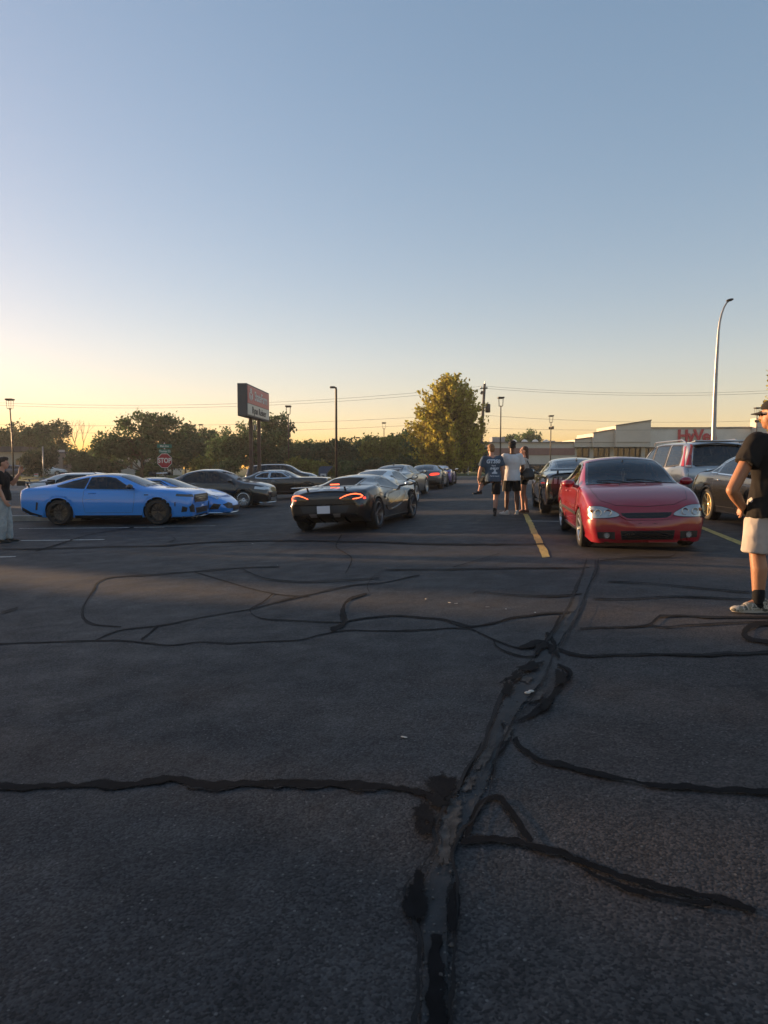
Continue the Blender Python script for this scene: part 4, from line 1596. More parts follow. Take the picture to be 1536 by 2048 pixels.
for yc in (.46, .72):
    for sg in (1, -1):
        cir = [(sg * yc + cos(a) * .088, .80 + sin(a) * .088) for a in np.linspace(0, 2 * pi, 16, endpoint=False)]
        o = c.panel('taillight', 'rear', cir, M_GLOSSB, t, .008, True)
        c.band('lit_ring', 'rear', [(sg * yc + cos(a) * .062, .80 + sin(a) * .062) for a in np.linspace(0, 2 * pi, 16, endpoint=False)], .014, .014, M_REDLIT, o, .014, True, .03)
wing(t, c, -2.28, 1.19, 1.50, .24, sv, (.62,), .03, 0, -4)
c.panel('rear_diffuser', 'rear', [(-.7, .26), (.7, .26), (.66, .44), (-.66, .44)], M_BLACK, t, .014)
for sg in (1, -1):
    bm = bmesh.new()
    for yy in (.46, .60):
        tube(bm, [(-2.3, sg * yy, .36), (-2.46, sg * yy, .36)], .05, 12)
    bmo('exhaust_tip', bm, M_ALLOY, t)
plate(t, -2.43, 0, .62, pi, .3, .15)
h, _ = c.cast('top', -.62, 0)
bm = bmesh.new()
ellipsoid(bm, (h.x, 0, h.z + .02), (.08, .025, .045))
bmo('antenna', bm, M_GLOSSB, t, True)

# matt grey grand tourer with a rounded tail
AGT = dict(xr=-2.05, xf=2.50, a=1.315, r=.352, W=.97, flare=.018, flareb=.012, seat=-.55, dash=.30,
    top=[(-2.05, .82), (-1.98, .93), (-1.75, 1.0), (-1.4, 1.13), (-1.0, 1.23), (-.6, 1.28), (-.25, 1.275), (.1, 1.20), (.55, 1.02), (.75, .97), (1.4, .92), (1.9, .83), (2.3, .68), (2.5, .54)],
    belt=[(-2.05, .80), (-1.8, .93), (-1.3, .98), (-.5, .94), (.5, .90), (1.3, .88), (1.9, .80), (2.5, .5)],
    wb=[(-2.05, .80), (-1.7, .86), (-1.3, .88), (-.5, .84), (.4, .85), (1.3, .88), (2.5, .76)],
    wm=[(-2.05, .92), (-1.3, .95), (0, .92), (1.3, .945), (2.5, .86)],
    wr=[(-2.05, .6), (-1.5, .58), (-.9, .565), (-.3, .57), (.2, .64), (.6, .72), (.9, .62), (2.5, .5)],
    zs=[(-2.05, .36), (-1.75, .23), (-1.5, .17), (1.7, .16), (2.5, .18)], tipf=.74, tipr=.84, rfl=.6, rrl=.45)
gm = paint('matt_grey_paint', (0.10, 0.103, 0.108), 0.5, 0.4)
t = place('sports_coupe', 'matt grey rounded grand tourer with glowing red tail lamp, ahead of the ring-lamp coupe', 2.40, 38.3, 79, group='sports cars queueing to leave')
c = Car(AGT)
add_windows(t, c, [[(.35, 0), (.15, .4), (-.2, .95), (-.6, 1), (-1.0, .85), (-1.35, .2), (-1.2, 0)]], (.55, -.2, .06), (-1.75, -.85, .09), shell=gm, g_side=G_DARK, g_rear=G_DARK)
arch_lips(c, t, gm)
add_wheels(t, c, M_RIMB, (10, 0, .03, .1), .27, .74)
add_interior(t, c, True)
add_mirror(t, c, .30, M_GLOSSB)
door(c, t, -.85, .42, gm)
pair(c, t, 'taillight', 'rear', [(.34, .76), (.46, .71), (.78, .74), (.84, .80), (.74, .84), (.46, .83)], M_REDLIT, .008, True)
c.panel('rear_diffuser', 'rear', [(-.78, .26), (.78, .26), (.66, .47), (-.66, .47)], M_BLACK, t, .014)
lines_on(c, t, 'bumper_edge', 'rear', [(-.80, .36), (-.60, .52), (0, .535), (.60, .52), (.80, .36)], .035, gm, .02)

# purple one at the head of the queue
pu = paint('purple_paint', (0.115, 0.07, 0.27), 0.4, 0.3)
t = place('sports_car', 'purple low sports car with a pale roof at the head of the queue', 3.35, 43.1, 80, group='sports cars queueing to leave')
c = midcar(t, pu, MID, M_RIMB)
c.panel('roof_panel', 'top', [(.25, .5), (.25, -.5), (-1.7, -.5), (-1.7, .5)], paint('pale_silver', (.5, .5, .54), .6, .3), t, .004, step=.1)
pair(c, t, 'taillight', 'rear', [(.45, .72), (.80, .74), (.82, .78), (.46, .79)], M_RED, .008)
door(c, t, -.6, .82, pu)
add_mirror(t, c, .74, M_GLOSSB, c.belt(.74) + .09, (.08, .12, .065), .14)
for v in ('left', 'right'):
    lines_on(c, t, 'side_stripe', v, [(-.9, .22), (0, .21), (.9, .2)], .03, M_WHITE, .02)

# ---- left row behind the blue fastback
WEDGE = dict(xr=-2.24, xf=2.40, a=1.36, r=.345, W=.965, flare=.018, flareb=.02, seat=-.1, dash=.75, crown=.05, ra=.39,
    top=[(-2.24, .88), (-2.18, .98), (-1.8, 1.02), (-1.2, 1.10), (-.7, 1.20), (-.2, 1.238), (.2, 1.225), (.7, 1.07), (1.15, .89), (1.45, .80), (1.9, .70), (2.2, .58), (2.4, .44)],
    belt=[(-2.24, .82), (-1.8, .95), (-1.2, .96), (-.5, .88), (.4, .82), (1.0, .83), (1.4, .84), (1.8, .74), (2.15, .58), (2.4, .40)],
    wb=[(-2.24, .82), (-1.3, .87), (-.7, .82), (.3, .83), (1.2, .85), (1.7, .84), (2.4, .68)],
    wm=MID['wm'], wr=MID['wr'], zs=[(-2.24, .36), (-1.9, .24), (-1.5, .15), (1.7, .14), (2.4, .16)], tipf=.66, tipr=.9, rfl=.75, rrl=.3, mid=.56)
WEDGE['wm'] = [(-2.4, .90), (-1.35, .955), (-.4, .91), (.4, .91), (1.35, .94), (2.4, .84)]
t = place('sports_car', 'low blue mid-engined sports car with black roof behind the blue fastback', -7.02, 22.15, -4, group='cars parked in the left row')
c = midcar(t, bl, WEDGE, M_RIMB, G_DARK)
c.panel('roof_panel', 'top', [(.28, .52), (.28, -.52), (-.9, -.52), (-.9, .52)], M_GLOSSB, t, .003, step=.08)
for v in ('left', 'right'):
    c.panel('roof_pillar', v, [(.86, c.zt(.86, .0)), (.28, c.zt(.28, 1.12)), (-.5, c.zt(-.5, 1.12)), (-1.1, c.zt(-1.1, .9)), (-1.1, c.zt(-1.1, 0)), (-.80, c.zt(-.8, 0)), (-.78, c.zt(-.78, .2)), (-.45, c.zt(-.45, 1.0)), (.28, c.zt(.28, .98))], M_GLOSSB, t, .003)
pair(c, t, 'headlight', 'front', [(.50, .60), (.62, .64), (.78, .70), (.80, .74), (.70, .70), (.52, .63)], M_LENS, .008)
both(c, t, 'headlight', [(2.12, .60), (1.95, .68), (1.62, .79), (1.66, .75), (1.95, .64), (2.1, .57)], M_LENS, .007)
both(c, t, 'headlight_black_panel', [(2.05, .57), (1.62, .74), (1.52, .80), (1.70, .70)], M_GLOSSB, .005)  # gloss black panel set just beneath the lens
pair(c, t, 'air_intake', 'front', [(.36, .28), (.66, .30), (.72, .42), (.50, .47), (.34, .42)], M_BLACK, .012)
both(c, t, 'air_intake', [(1.86, .28), (2.12, .28), (2.20, .42), (2.0, .45)], M_BLACK, .008)
c.panel('lower_grille', 'front', [(-.3, .22), (.3, .22), (.34, .36), (-.34, .36)], M_BLACK, t, .012)
bm = bmesh.new()
tube(bm, [(1.85, -.86, .165), (2.2, -.72, .16), (2.4, -.4, .155), (2.46, 0, .155), (2.4, .4, .155), (2.2, .72, .16), (1.85, .86, .165)], .022, 6)
bmo('front_splitter', bm, M_CHROME, t)
door(c, t, -.6, .86, bl)
add_mirror(t, c, .74, M_GLOSSB, c.belt(.74) + .09, (.08, .12, .065), .14)
both(c, t, 'side_intake', [(-.40, .40), (-.75, .46), (-.80, .78), (-.60, .82)], M_BLACK, .006)
pair(c, t, 'taillight', 'rear', [(.4, .72), (.8, .74), (.82, .84), (.4, .86)], M_RED, .008)

# four-door with the tall rear wing
SED = dict(xr=-2.29, xf=2.22, a=1.31, r=.325, W=.885, flare=.025, flareb=.012, seat=.1, dash=.92,
    top=[(-2.29, .93), (-2.22, 1.04), (-1.78, 1.08), (-1.35, 1.20), (-.85, 1.38), (-.35, 1.45), (.1, 1.445), (.5, 1.34), (1.05, 1.06), (1.25, 1.0), (1.8, .92), (2.1, .82), (2.2, .74), (2.22, .66)],
    belt=[(-2.29, .90), (-1.8, 1.0), (-1.2, .98), (0, .93), (1.0, .92), (1.3, .90), (1.8, .84), (2.1, .75), (2.22, .6)],
    wb=[(-2.29, .74), (-1.8, .79), (-1.2, .82), (0, .82), (1.2, .82), (2.22, .76)],
    wm=[(-2.29, .84), (-1.3, .87), (0, .86), (1.3, .875), (2.22, .84)],
    wr=[(-2.29, .55), (-1.7, .6), (-1.2, .575), (-.4, .57), (.3, .58), (.8, .66), (1.1, .70), (1.35, .6), (2.22, .5)],
    zs=[(-2.29, .36), (-2, .22), (-1.6, .18), (1.7, .18), (2.22, .19)], tipf=.82, tipr=.86, rfl=.4, rrl=.3, crown=.06)
SED_SIDE = [[(.92, 0), (.66, .42), (.35, .92), (.05, 1), (-.10, 1), (-.10, 0)], [(-.18, 0), (-.18, 1), (-.6, .97), (-.92, .8), (-1.05, .35), (-.98, 0)]]


def sedan(root, spec, pnt, side, ws, rw, rim, style, trim=M_GLOSSB, gs=G_MID, gr_=G_MID, gf=G_CLEAR, doors=((-.14, .95), (-1.02, -.14)), hm=None, tw=.016, two=False):
    c = Car(spec)
    add_windows(root, c, side, ws, rw, trim, gs, gf, gr_, pnt, tw=tw)
    arch_lips(c, root, pnt)
    add_wheels(root, c, rim, style, .23, .72)
    add_interior(root, c, two)
    for x0, x1 in doors:
        door(c, root, x0, x1, pnt, handle_m=hm or pnt)
    add_mirror(root, c, spec['dash'] - .08, pnt)
    return c


t = place('saloon_car', 'black four-door with polished multi-spoke wheels and a tall rear wing, in the left row', -6.45, 27.3, -5, group='cars parked in the left row')
c = sedan(t, SED, bk, SED_SIDE, (1.06, .42, .055), (-1.62, -1.0, .06), mat('silver_rim', (.7, .7, .7), .25, .9), (12, 0, .022, .25))
wing(t, c, -2.2, 1.30, 1.45, .26, M_GLOSSB, (.5,), .035, .16, -5)
pair(c, t, 'headlight', 'front', [(.44, .66), (.76, .67), (.80, .76), (.66, .78), (.46, .73)], M_LENS, .008)
both(c, t, 'headlight', [(1.72, .70), (2.12, .66), (2.15, .73), (1.75, .80)], M_LENS, .007)
c.panel('grille', 'front', [(-.34, .36), (.34, .36), (.40, .56), (-.40, .56)], M_BLACK, t, .010)
c.panel('intercooler', 'front', [(-.40, .26), (.40, .26), (.40, .36), (-.40, .36)], M_ALLOY, t, .008)
pair(c, t, 'air_intake', 'front', [(.48, .28), (.72, .30), (.72, .42), (.50, .44)], M_BLACK, .010)
c.panel('hood_vent', 'top', [(1.45, -.2), (1.72, -.18), (1.72, .18), (1.45, .2)], M_BLACK, t, .005)
bm = bmesh.new()
tube(bm, [(1.9, -.80, .19), (2.2, -.66, .185), (2.32, 0, .18), (2.2, .66, .185), (1.9, .80, .19)], .02, 6)
bmo('front_splitter', bm, M_CHROME, t)
wipers(t, c, 1.08)
pair(c, t, 'taillight', 'rear', [(.5, .76), (.74, .76), (.74, .92), (.5, .92)], M_RED, .008)

# older boxy black hardtop
MUS = dict(xr=-2.62, xf=2.35, a=1.41, r=.335, W=.90, flare=.0, seat=-.2, dash=.72, crown=.06,
    top=[(-2.62, .80), (-2.57, .97), (-2.3, 1.0), (-1.65, 1.04), (-1.45, 1.09), (-.95, 1.30), (-.5, 1.35), (0, 1.345), (.3, 1.29), (.78, 1.06), (.95, 1.0), (1.6, .985), (2.2, .95), (2.32, .90), (2.35, .74)],
    belt=[(-2.62, .76), (-2.5, .94), (-1.5, 1.0), (-1.1, .97), (-.3, .93), (.9, .94), (1.8, .93), (2.25, .90), (2.35, .7)],
    wb=[(-2.62, .80), (-1.5, .84), (0, .84), (1.5, .84), (2.35, .80)],
    wm=[(-2.62, .88), (0, .89), (2.35, .88)],
    wr=[(-2.62, .7), (-1.6, .68), (-1.0, .585), (-.3, .575), (.3, .60), (.8, .70), (1.0, .72), (2.35, .7)],
    zs=[(-2.62, .42), (-2, .27), (1.7, .25), (2.35, .34)], tipf=.95, tipr=.95, rfl=.2, rrl=.2, mid=.6, fil=(0, .05, .2, .04, .07), ra=.37)
t = place('muscle_car', 'boxy black vintage hardtop with bright chrome window edges, behind the winged four-door', -4.85, 33.55, -4, group='cars parked in the left row')
c = Car(MUS)
add_windows(t, c, [[(.66, 0), (.45, .5), (.22, .95), (-.1, 1), (-.32, 1), (-.36, 0)], [(-.42, 0), (-.38, 1), (-.75, .97), (-1.0, .5), (-1.02, 0)]], (.80, .32, .06), (-1.5, -1.02, .07), M_CHROME, G_MID, G_CLEAR, G_MID, bk, tw=.022)
arch_lips(c, t, M_CHROME, .012, .006)
add_wheels(t, c, M_RIMB, (5, 0, .06, .2), .22, .62)
add_interior(t, c)
door(c, t, -.40, .82, bk, handle_m=M_CHROME)
add_mirror(t, c, .62, M_CHROME, None, (.04, .06, .045), .05)
for v in ('left', 'right'):
    lines_on(c, t, 'chrome_strip', v, [(-2.4, .36), (0, .34), (2.2, .36)], .02, M_CHROME, .006, None, False)
    lines_on(c, t, 'drip_rail', v, [(.72, c.zt(.72, .05)), (.28, c.zt(.28, 1.08)), (-.3, c.zt(-.3, 1.1)), (-.9, c.zt(-.9, 1.1)), (-1.3, c.zt(-1.3, .4))], .018, M_CHROME, .012)
bm = bmesh.new()
tube(bm, [(2.1, -.86, .50), (2.36, -.82, .50), (2.42, 0, .50), (2.36, .82, .50), (2.1, .86, .50)], .05, 8)
bmo('front_bumper', bm, M_CHROME, t, True)
bm = bmesh.new()
tube(bm, [(-2.4, -.86, .55), (-2.66, -.82, .55), (-2.70, 0, .55), (-2.66, .82, .55), (-2.4, .86, .55)], .05, 8)
bmo('rear_bumper', bm, M_CHROME, t, True)
c.panel('grille', 'front', [(-.72, .62), (.72, .62), (.72, .82), (-.72, .82)], M_BLACK, t, .008)
for sg in (1, -1):
    c.panel('headlight', 'front', [(sg * .58 + cos(a) * .09, .73 + sin(a) * .09) for a in np.linspace(0, 2 * pi, 14, endpoint=False)], M_LENS, t, .016, True)

# dark people carrier behind it
VAN = dict(SED, xr=-2.45, xf=2.38, a=1.40, r=.345, W=.93, seat=.2, dash=1.05, ra=.38,
    top=[(-2.45, .95), (-2.36, 1.30), (-2.2, 1.52), (-1.8, 1.60), (-.8, 1.66), (0, 1.65), (.45, 1.56), (1.1, 1.20), (1.35, 1.10), (1.9, 1.0), (2.2, .88), (2.35, .76), (2.38, .66)],
    belt=[(-2.45, .9), (-2.2, 1.06), (-1.2, 1.04), (0, 1.0), (1.1, .98), (1.9, .90), (2.2, .80), (2.38, .6)],
    wb=[(-2.45, .82), (-1.2, .86), (0, .86), (1.2, .86), (2.38, .78)], wm=[(-2.45, .88), (0, .91), (2.38, .88)],
    wr=[(-2.45, .6), (-2.1, .64), (-.8, .64), (.4, .63), (.9, .70), (1.3, .74), (1.6, .62), (2.38, .5)])
t = place('family_car', 'dark grey-black family car with a high rounded roof, on the road behind the vintage hardtop', -6.85, 48.5, -2)
dk = paint('dark_slate_paint', (0.022, 0.024, 0.028), 0.5, 0.3)
c = Car(VAN)
add_windows(t, c, [[(1.0, 0), (.72, .45), (.38, .95), (0, 1), (-.05, 0)], [(-.12, 0), (-.08, 1), (-1.0, 1), (-1.04, 0)], [(-1.12, 0), (-1.08, 1), (-1.7, .95), (-1.95, .1)]], (1.2, .5, .06), [(-.58, 1.12), (.58, 1.12), (.50, 1.46), (-.50, 1.46)], M_GLOSSB, G_DARK, G_CLEAR, G_DARK, dk, 'rear')
arch_lips(c, t, dk)
add_wheels(t, c, M_ALLOY, (6, 0, .045, .1), .23, .68)
add_interior(t, c)
door(c, t, -.1, 1.1, dk, handle_m=M_CHROME)
door(c, t, -1.06, -.1, dk, handle_m=M_CHROME)
add_mirror(t, c, .95, dk)
pair(c, t, 'headlight', 'front', [(.48, .70), (.80, .72), (.80, .84), (.52, .80)], M_LENS, .008)
both(c, t, 'headlight', [(1.85, .78), (2.2, .72), (2.22, .80), (1.9, .88)], M_LENS, .007)
c.panel('grille', 'front', [(-.4, .55), (.4, .55), (.45, .68), (-.45, .68)], M_BLACK, t, .008)
for sg in (1, -1):
    bm = bmesh.new()
    tube(bm, [(.3, sg * .62, 1.60), (.2, sg * .62, 1.66), (-1.6, sg * .62, 1.67), (-1.8, sg * .62, 1.61)], .018, 6)
    bmo('roof_rail', bm, M_GLOSSB, t)

# silver-white car tucked behind the blue ones
HAT = dict(VAN, xr=-2.2, xf=2.2, a=1.30, r=.32, W=.90, seat=.1, dash=.92,
    top=[(-2.2, .95), (-2.12, 1.10), (-1.9, 1.16), (-1.5, 1.30), (-1.2, 1.40), (-.8, 1.445), (-.2, 1.45), (.3, 1.40), (.95, 1.08), (1.2, 1.0), (1.75, .92), (2.05, .82), (2.2, .68)],
    belt=[(-2.2, .9), (-2.0, 1.02), (-1.2, 1.0), (0, .95), (1.1, .93), (1.75, .86), (2.2, .6)],
    wb=[(-2.2, .80), (-1.2, .84), (0, .84), (1.2, .84), (2.2, .76)], wm=[(-2.2, .86), (0, .89), (2.2, .86)],
    wr=[(-2.2, .6), (-1.6, .60), (-.8, .58), (.3, .59), (.7, .66), (1.1, .72), (1.4, .6), (2.2, .5)], zs=SED['zs'][:0] + [(-2.2, .36), (-1.9, .22), (1.7, .19), (2.2, .2)])
t = place('hatchback', 'silver-white hatchback with dark rear glass, mostly hidden behind the blue fastback', -9.95, 24.75, -3, group='cars parked in the left row')
t.scale = (1, 1, .955)
ws_ = paint('silver_white_paint', (0.5, 0.5, 0.5), 0.3, 0.3)
c = Car(HAT)
add_windows(t, c, [[(.86, 0), (.6, .5), (.3, .95), (-.05, 1), (-.1, 0)], [(-.18, 0), (-.14, 1), (-.8, .97), (-1.1, .5), (-1.1, 0)]], (1.05, .38, .06), (-1.82, -1.2, .08), M_GLOSSB, G_DARK, G_MID, G_DARK, ws_)
arch_lips(c, t, ws_)
add_wheels(t, c, M_ALLOY, (5, 0, .05, .1), .22, .68)
add_interior(t, c)
door(c, t, -.14, .95, ws_, handle_m=ws_)
add_mirror(t, c, .84, ws_)
h, _ = c.cast('top', -1.24, 0)
bm = bmesh.new()
box(bm, (h.x - .05, 0, h.z + .02), (.05, .34, .03), None, .01)
bmo('brake_light', bm, M_RED, t)
wing(t, c, -2.2, 1.2, 1.5, .25, M_BLACK, (.5,), .03, 0, -4)
pair(c, t, 'taillight', 'rear', [(.5, .8), (.78, .8), (.78, .95), (.5, .95)], M_RED, .008)
for sg in (1, -1):
    bm = bmesh.new()
    tube(bm, [(.2, sg * .56, 1.40), (.1, sg * .56, 1.455), (-1.0, sg * .54, 1.45), (-1.15, sg * .54, 1.40)], .016, 6)
    bmo('roof_rail', bm, M_BLACK, t)

# ---- the red coupe facing the camera
CIV = dict(xr=-2.30, xf=2.14, a=1.31, r=.30, W=.845, flare=.012, flareb=.004, seat=.02, dash=.88, ra=.345, crown=.06, ns=130,
    top=[(-2.30, .88), (-2.24, .97), (-1.75, 1.01), (-1.4, 1.10), (-.8, 1.31), (-.3, 1.375), (.05, 1.37), (.4, 1.29), (.95, 1.03), (1.15, .945), (1.5, .885), (1.85, .775), (2.02, .69), (2.1, .615), (2.14, .52)],
    belt=[(-2.30, .86), (-1.8, .94), (-1.0, .93), (0, .89), (.95, .865), (1.2, .895), (1.6, .84), (1.85, .745), (2.02, .66), (2.1, .585), (2.14, .48)],
    wb=[(-2.30, .72), (-1.8, .76), (-1, .79), (0, .795), (.95, .79), (1.6, .785), (2.0, .78), (2.14, .76)],
    wm=[(-2.30, .80), (-1.3, .835), (0, .83), (1.3, .835), (2.14, .81)],
    wr=[(-2.30, .55), (-1.6, .57), (-1.0, .545), (-.3, .57), (.1, .58), (.5, .63), (.95, .695), (1.15, .71), (1.4, .68), (1.9, .66), (2.14, .6)],
    zs=[(-2.30, .34), (-1.9, .22), (-1.6, .185), (1.6, .17), (2.0, .145), (2.14, .15)], tipf=.84, tipr=.9, rfl=.42, rrl=.25, mid=.52, bulf=.055, fil=(0, .05, .14, .05, .09))
rd = paint('red_paint', (0.27, 0.006, 0.016), 0.0, 0.32)
t = place('coupe_car', 'red two-door coupe with clear headlights, parked facing the camera beside the yellow line', 4.03, 12.15, -98)
c = Car(CIV)
add_windows(t, c, [[(.80, .0), (.62, .34), (.28, .94), (0, 1), (-.36, 1), (-.44, 0)], [(-.50, 0), (-.43, 1), (-.75, .96), (-1.12, .45), (-1.08, .06)]], (1.08, .24, .035), (-1.62, -.85, .06), M_GLOSSB, G_MID, glass('front_glass', (.34, .38, .38)), G_CLEAR, rd)
arch_lips(c, t, rd, .02, .006)
add_wheels(t, c, M_ALLOY, (7, 0, .045, .1), .20, .70, .012)
add_interior(t, c)
door(c, t, -.48, .84, rd, handle_m=rd)
add_mirror(t, c, .74, rd, None, (.08, .10, .065), .07)
wipers(t, c, 1.10)
# hood
hood = c.panel('hood', 'top', [(1.16, .66), (1.16, -.66), (1.6, -.66), (1.92, -.60), (2.04, -.40), (2.07, 0), (2.04, .40), (1.92, .60), (1.6, .66)], rd, t, .004, step=.07, skirt=False)
c.band('hood_seam', 'top', [(1.16, .66), (1.16, -.66), (1.6, -.66), (1.92, -.60), (2.04, -.40), (2.07, 0), (2.04, .40), (1.92, .60), (1.6, .66)], -.001, .006, M_BLACK, hood, .002, step=.06)
for sg in (1, -1):
    h, nn = c.cast('top', 1.2, sg * .2)
    bm = bmesh.new()
    ellipsoid(bm, h + Vector((0, 0, .006)), (.016, .016, .01))
    bmo('washer_nozzle', bm, M_BLACK, hood, True)
# headlights: a housing, a cover and two bowls
hl = [(.365, .538), (.46, .60), (.58, .648), (.70, .660), (.765, .642), (.775, .565), (.755, .508), (.60, .502), (.46, .508)]
for p_ in (hl, mirror_poly(hl)):
    sg = 1 if p_ is hl else -1
    o = c.panel('headlight', 'front', p_, mat('lamp_housing', (.42, .42, .41), .18, .5, coat=1.0), t, .009, True, .03)
    c.band('headlight_rim', 'front', p_, .006, .006, M_BLACK, o, .008, step=.03, smooth=True)
    for yy, rr in ((.52, .052), (.655, .050)):
        h, nn = c.cast('front', sg * yy, .575)
        bm = bmesh.new()
        rot = Vector((1, sg * .25, .1)).to_track_quat('Y', 'Z').to_matrix()
        lathe(bm, [(.001, -.012), (rr * .5, -.006), (rr * .85, .012), (rr, .020), (rr * .93, .020)], 20)
        bmesh.ops.rotate(bm, cent=(0, 0, 0), matrix=rot, verts=bm.verts[:])
        bmesh.ops.translate(bm, vec=h + nn * .006, verts=bm.verts[:])
        bmo('lamp_bowl', bm, M_CHROME if yy < .6 else mat('lamp_white', (.7, .7, .66), .12, .4, coat=1.), o, True)
    bm = bmesh.new()
    h, nn = c.cast('front', sg * .73, .595)
    ellipsoid(bm, h + nn * .012, (.014, .028, .026))
    bmo('turn_signal', bm, M_AMBER, o, True)
bump = c.panel('front_bumper', 'front', [(-.775, .17), (-.5, .155), (.5, .155), (.775, .17), (.785, .44), (.77, .475), (.60, .483), (.40, .470), (.30, .452), (-.30, .452), (-.40, .470), (-.60, .483), (-.77, .475), (-.785, .44)], rd, t, .026, False, .045)
# grille and bumper openings
gr_p = [(-.33, .525), (-.27, .485), (.27, .485), (.33, .525), (.345, .565), (-.345, .565)]
o = c.panel('grille', 'front', gr_p, M_BLACK, t, .010)
for z in (.502, .52, .538, .554):
    lines_on(c, t, 'grille_bar', 'front', [(-.30, z), (0, z), (.30, z)], .006, M_GLOSSB, .016, o, False)
lines_on(c, t, 'grille_rim', 'front', [(-.37, .565), (-.34, .515), (-.27, .475), (0, .47), (.27, .475), (.34, .515), (.37, .565)], .022, rd, .022, o)
o = c.panel('lower_grille', 'front', [(-.35, .20), (.35, .20), (.365, .32), (-.365, .32)], M_BLACK, t, .031)
for z in (.22, .245, .27, .295):
    lines_on(c, t, 'grille_bar', 'front', [(-.34, z), (0, z), (.34, z)], .008, M_GLOSSB, .038, o, False)
for sg in (1, -1):
    p_ = [(.44, .205), (.66, .215), (.67, .305), (.44, .305)]
    if sg < 0:
        p_ = mirror_poly(p_)
    o = c.panel('fog_light_recess', 'front', p_, M_BLACK, t, .031)
    cir = [(sg * .55 + cos(a) * .033, .257 + sin(a) * .033) for a in np.linspace(0, 2 * pi, 16, endpoint=False)]
    f_ = c.panel('fog_light', 'front', cir, M_LENS, o, .040, True, .02)
    c.band('fog_light_rim', 'front', cir, .003, .010, M_CHROME, f_, .046, step=.02)
    # tow-hook cover and emblem base marks
    c.panel('bumper_mark', 'front', [(sg * .08, .405), (sg * .12, .405), (sg * .12, .42), (sg * .08, .42)][::sg], mat('dark_red', (.14, .008, .012), .4), t, .031, skirt=False)
for v in ('left', 'right'):
    lines_on(c, t, 'side_moulding', v, [(-.95, .50), (0, .49), (.92, .485)], .045, M_BLACK, .012, None, False)
    c.panel('side_skirt', v, [(-.95, .185), (.95, .18), (.95, .235), (-.95, .24)], M_BLACK, t, .018)
pair(c, t, 'taillight', 'rear', [(.40, .74), (.72, .74), (.72, .88), (.40, .88)], M_RED, .008)
# mirror with beads, the card behind the glass, and the inner mirror
bm = bmesh.new()
box(bm, (.44, 0, 1.20), (.03, .22, .06), None, .012)
tube(bm, [(.44, 0, 1.22), (.40, 0, 1.31)], .012, 6)
bmo('inner_mirror', bm, M_BLACK, t, True)
o = thing('rosary', 'string of pale beads with a cross hanging from the inner mirror of the red coupe', 'rosary')
o.parent = None
beads = bmesh.new()
for sg in (1, -1):
    for k in range(12):
        ellipsoid(beads, (.45, sg * (.004 + .018 * sin(k / 11 * pi)), 1.17 - k * .016), (.006, .006, .006), None, 6, 4)
box(beads, (.45, 0, .945), (.006, .01, .07))
box(beads, (.45, 0, .958), (.006, .05, .01))
o.matrix_world = Matrix.LocRotScale(t.location, t.rotation_euler, None)
bmo('beads', beads, mat('pale_beads', (.6, .55, .5), .4), o, True)
card = thing('dashboard_card', 'pale rectangular card leaning inside the windshield of the red coupe', 'card')
card.matrix_world = Matrix.LocRotScale(t.location, t.rotation_euler, None)
bm = bmesh.new()
box(bm, (0, 0, 0), (.006, .33, .10), None, .002)
cb = bmo('card', bm, mat('pale_card', (.32, .42, .44), .6), card)
cb.location = (.93, -.40, .965)
cb.rotation_euler = (0, R(-28), 0)
l_ = link('lettering', text_mesh('FOR FUN', .062, .002, .85), mat('card_ink', (.04, .06, .09), .7), cb)
l_.rotation_euler = (R(90), 0, R(90))
l_.location = (.0045, 0, 0)

# ---- silver people carrier seen from behind
SUV = dict(xr=-2.45, xf=2.25, a=1.35, r=.36, W=.97, flare=.012, seat=.25, dash=1.05, ra=.40, crown=.06, ns=130,
    top=[(-2.45, 1.0), (-2.42, 1.12), (-2.33, 1.45), (-2.22, 1.68), (-2.05, 1.735), (-1.5, 1.76), (-.5, 1.77), (.1, 1.74), (.45, 1.64), (1.0, 1.24), (1.15, 1.16), (1.7, 1.10), (2.1, 1.0), (2.22, .9), (2.25, .76)],
    belt=[(-2.45, .98), (-2.2, 1.10), (-1.2, 1.08), (0, 1.05), (1.0, 1.03), (1.7, .99), (2.1, .90), (2.25, .7)],
    wb=[(-2.45, .88), (-1.2, .905), (0, .905), (1.2, .90), (2.25, .84)], wm=[(-2.45, .93), (0, .955), (2.25, .93)],
    wr=[(-2.45, .66), (-2.2, .70), (-.5, .69), (.3, .69), (.8, .75), (1.1, .78), (1.4, .7), (2.25, .6)],
    zs=[(-2.45, .38), (-2.2, .32), (1.8, .29), (2.25, .33)], tipf=.85, tipr=.93, rfl=.4, rrl=.22, mid=.6)
si = paint('silver_paint', (0.42, 0.42, 0.425), 0.75, 0.32)
t = place('people_carrier', 'silver people carrier seen from behind with tall red corner lamps, beyond the red coupe', 8.32, 19.85, 88.5)
c = Car(SUV)
add_windows(t, c, [[(.92, 0), (.68, .42), (.36, .93), (.05, 1), (-.02, 1), (-.02, 0)], [(-.10, 0), (-.10, 1), (-1.05, 1), (-1.10, 0)], [(-1.20, 0), (-1.16, 1), (-1.85, 1), (-2.02, .55), (-2.05, .05)]], (1.1, .52, .06), [(-.66, 1.16), (.66, 1.16), (.58, 1.64), (-.58, 1.64)], M_BLACK, G_MID, G_CLEAR, G_DARK, si, 'rear')
arch_lips(c, t, si, .03, .008)
add_wheels(t, c, M_ALLOY, (5, 0, .06, .1), .235, .66)
add_interior(t, c)
door(c, t, -.06, 1.0, si, .36, si)
door(c, t, -1.12, -.06, si, .36, si)
add_mirror(t, c, .90, si)
gate = [(-.80, .62), (.80, .62), (.78, 1.08), (-.78, 1.08)]
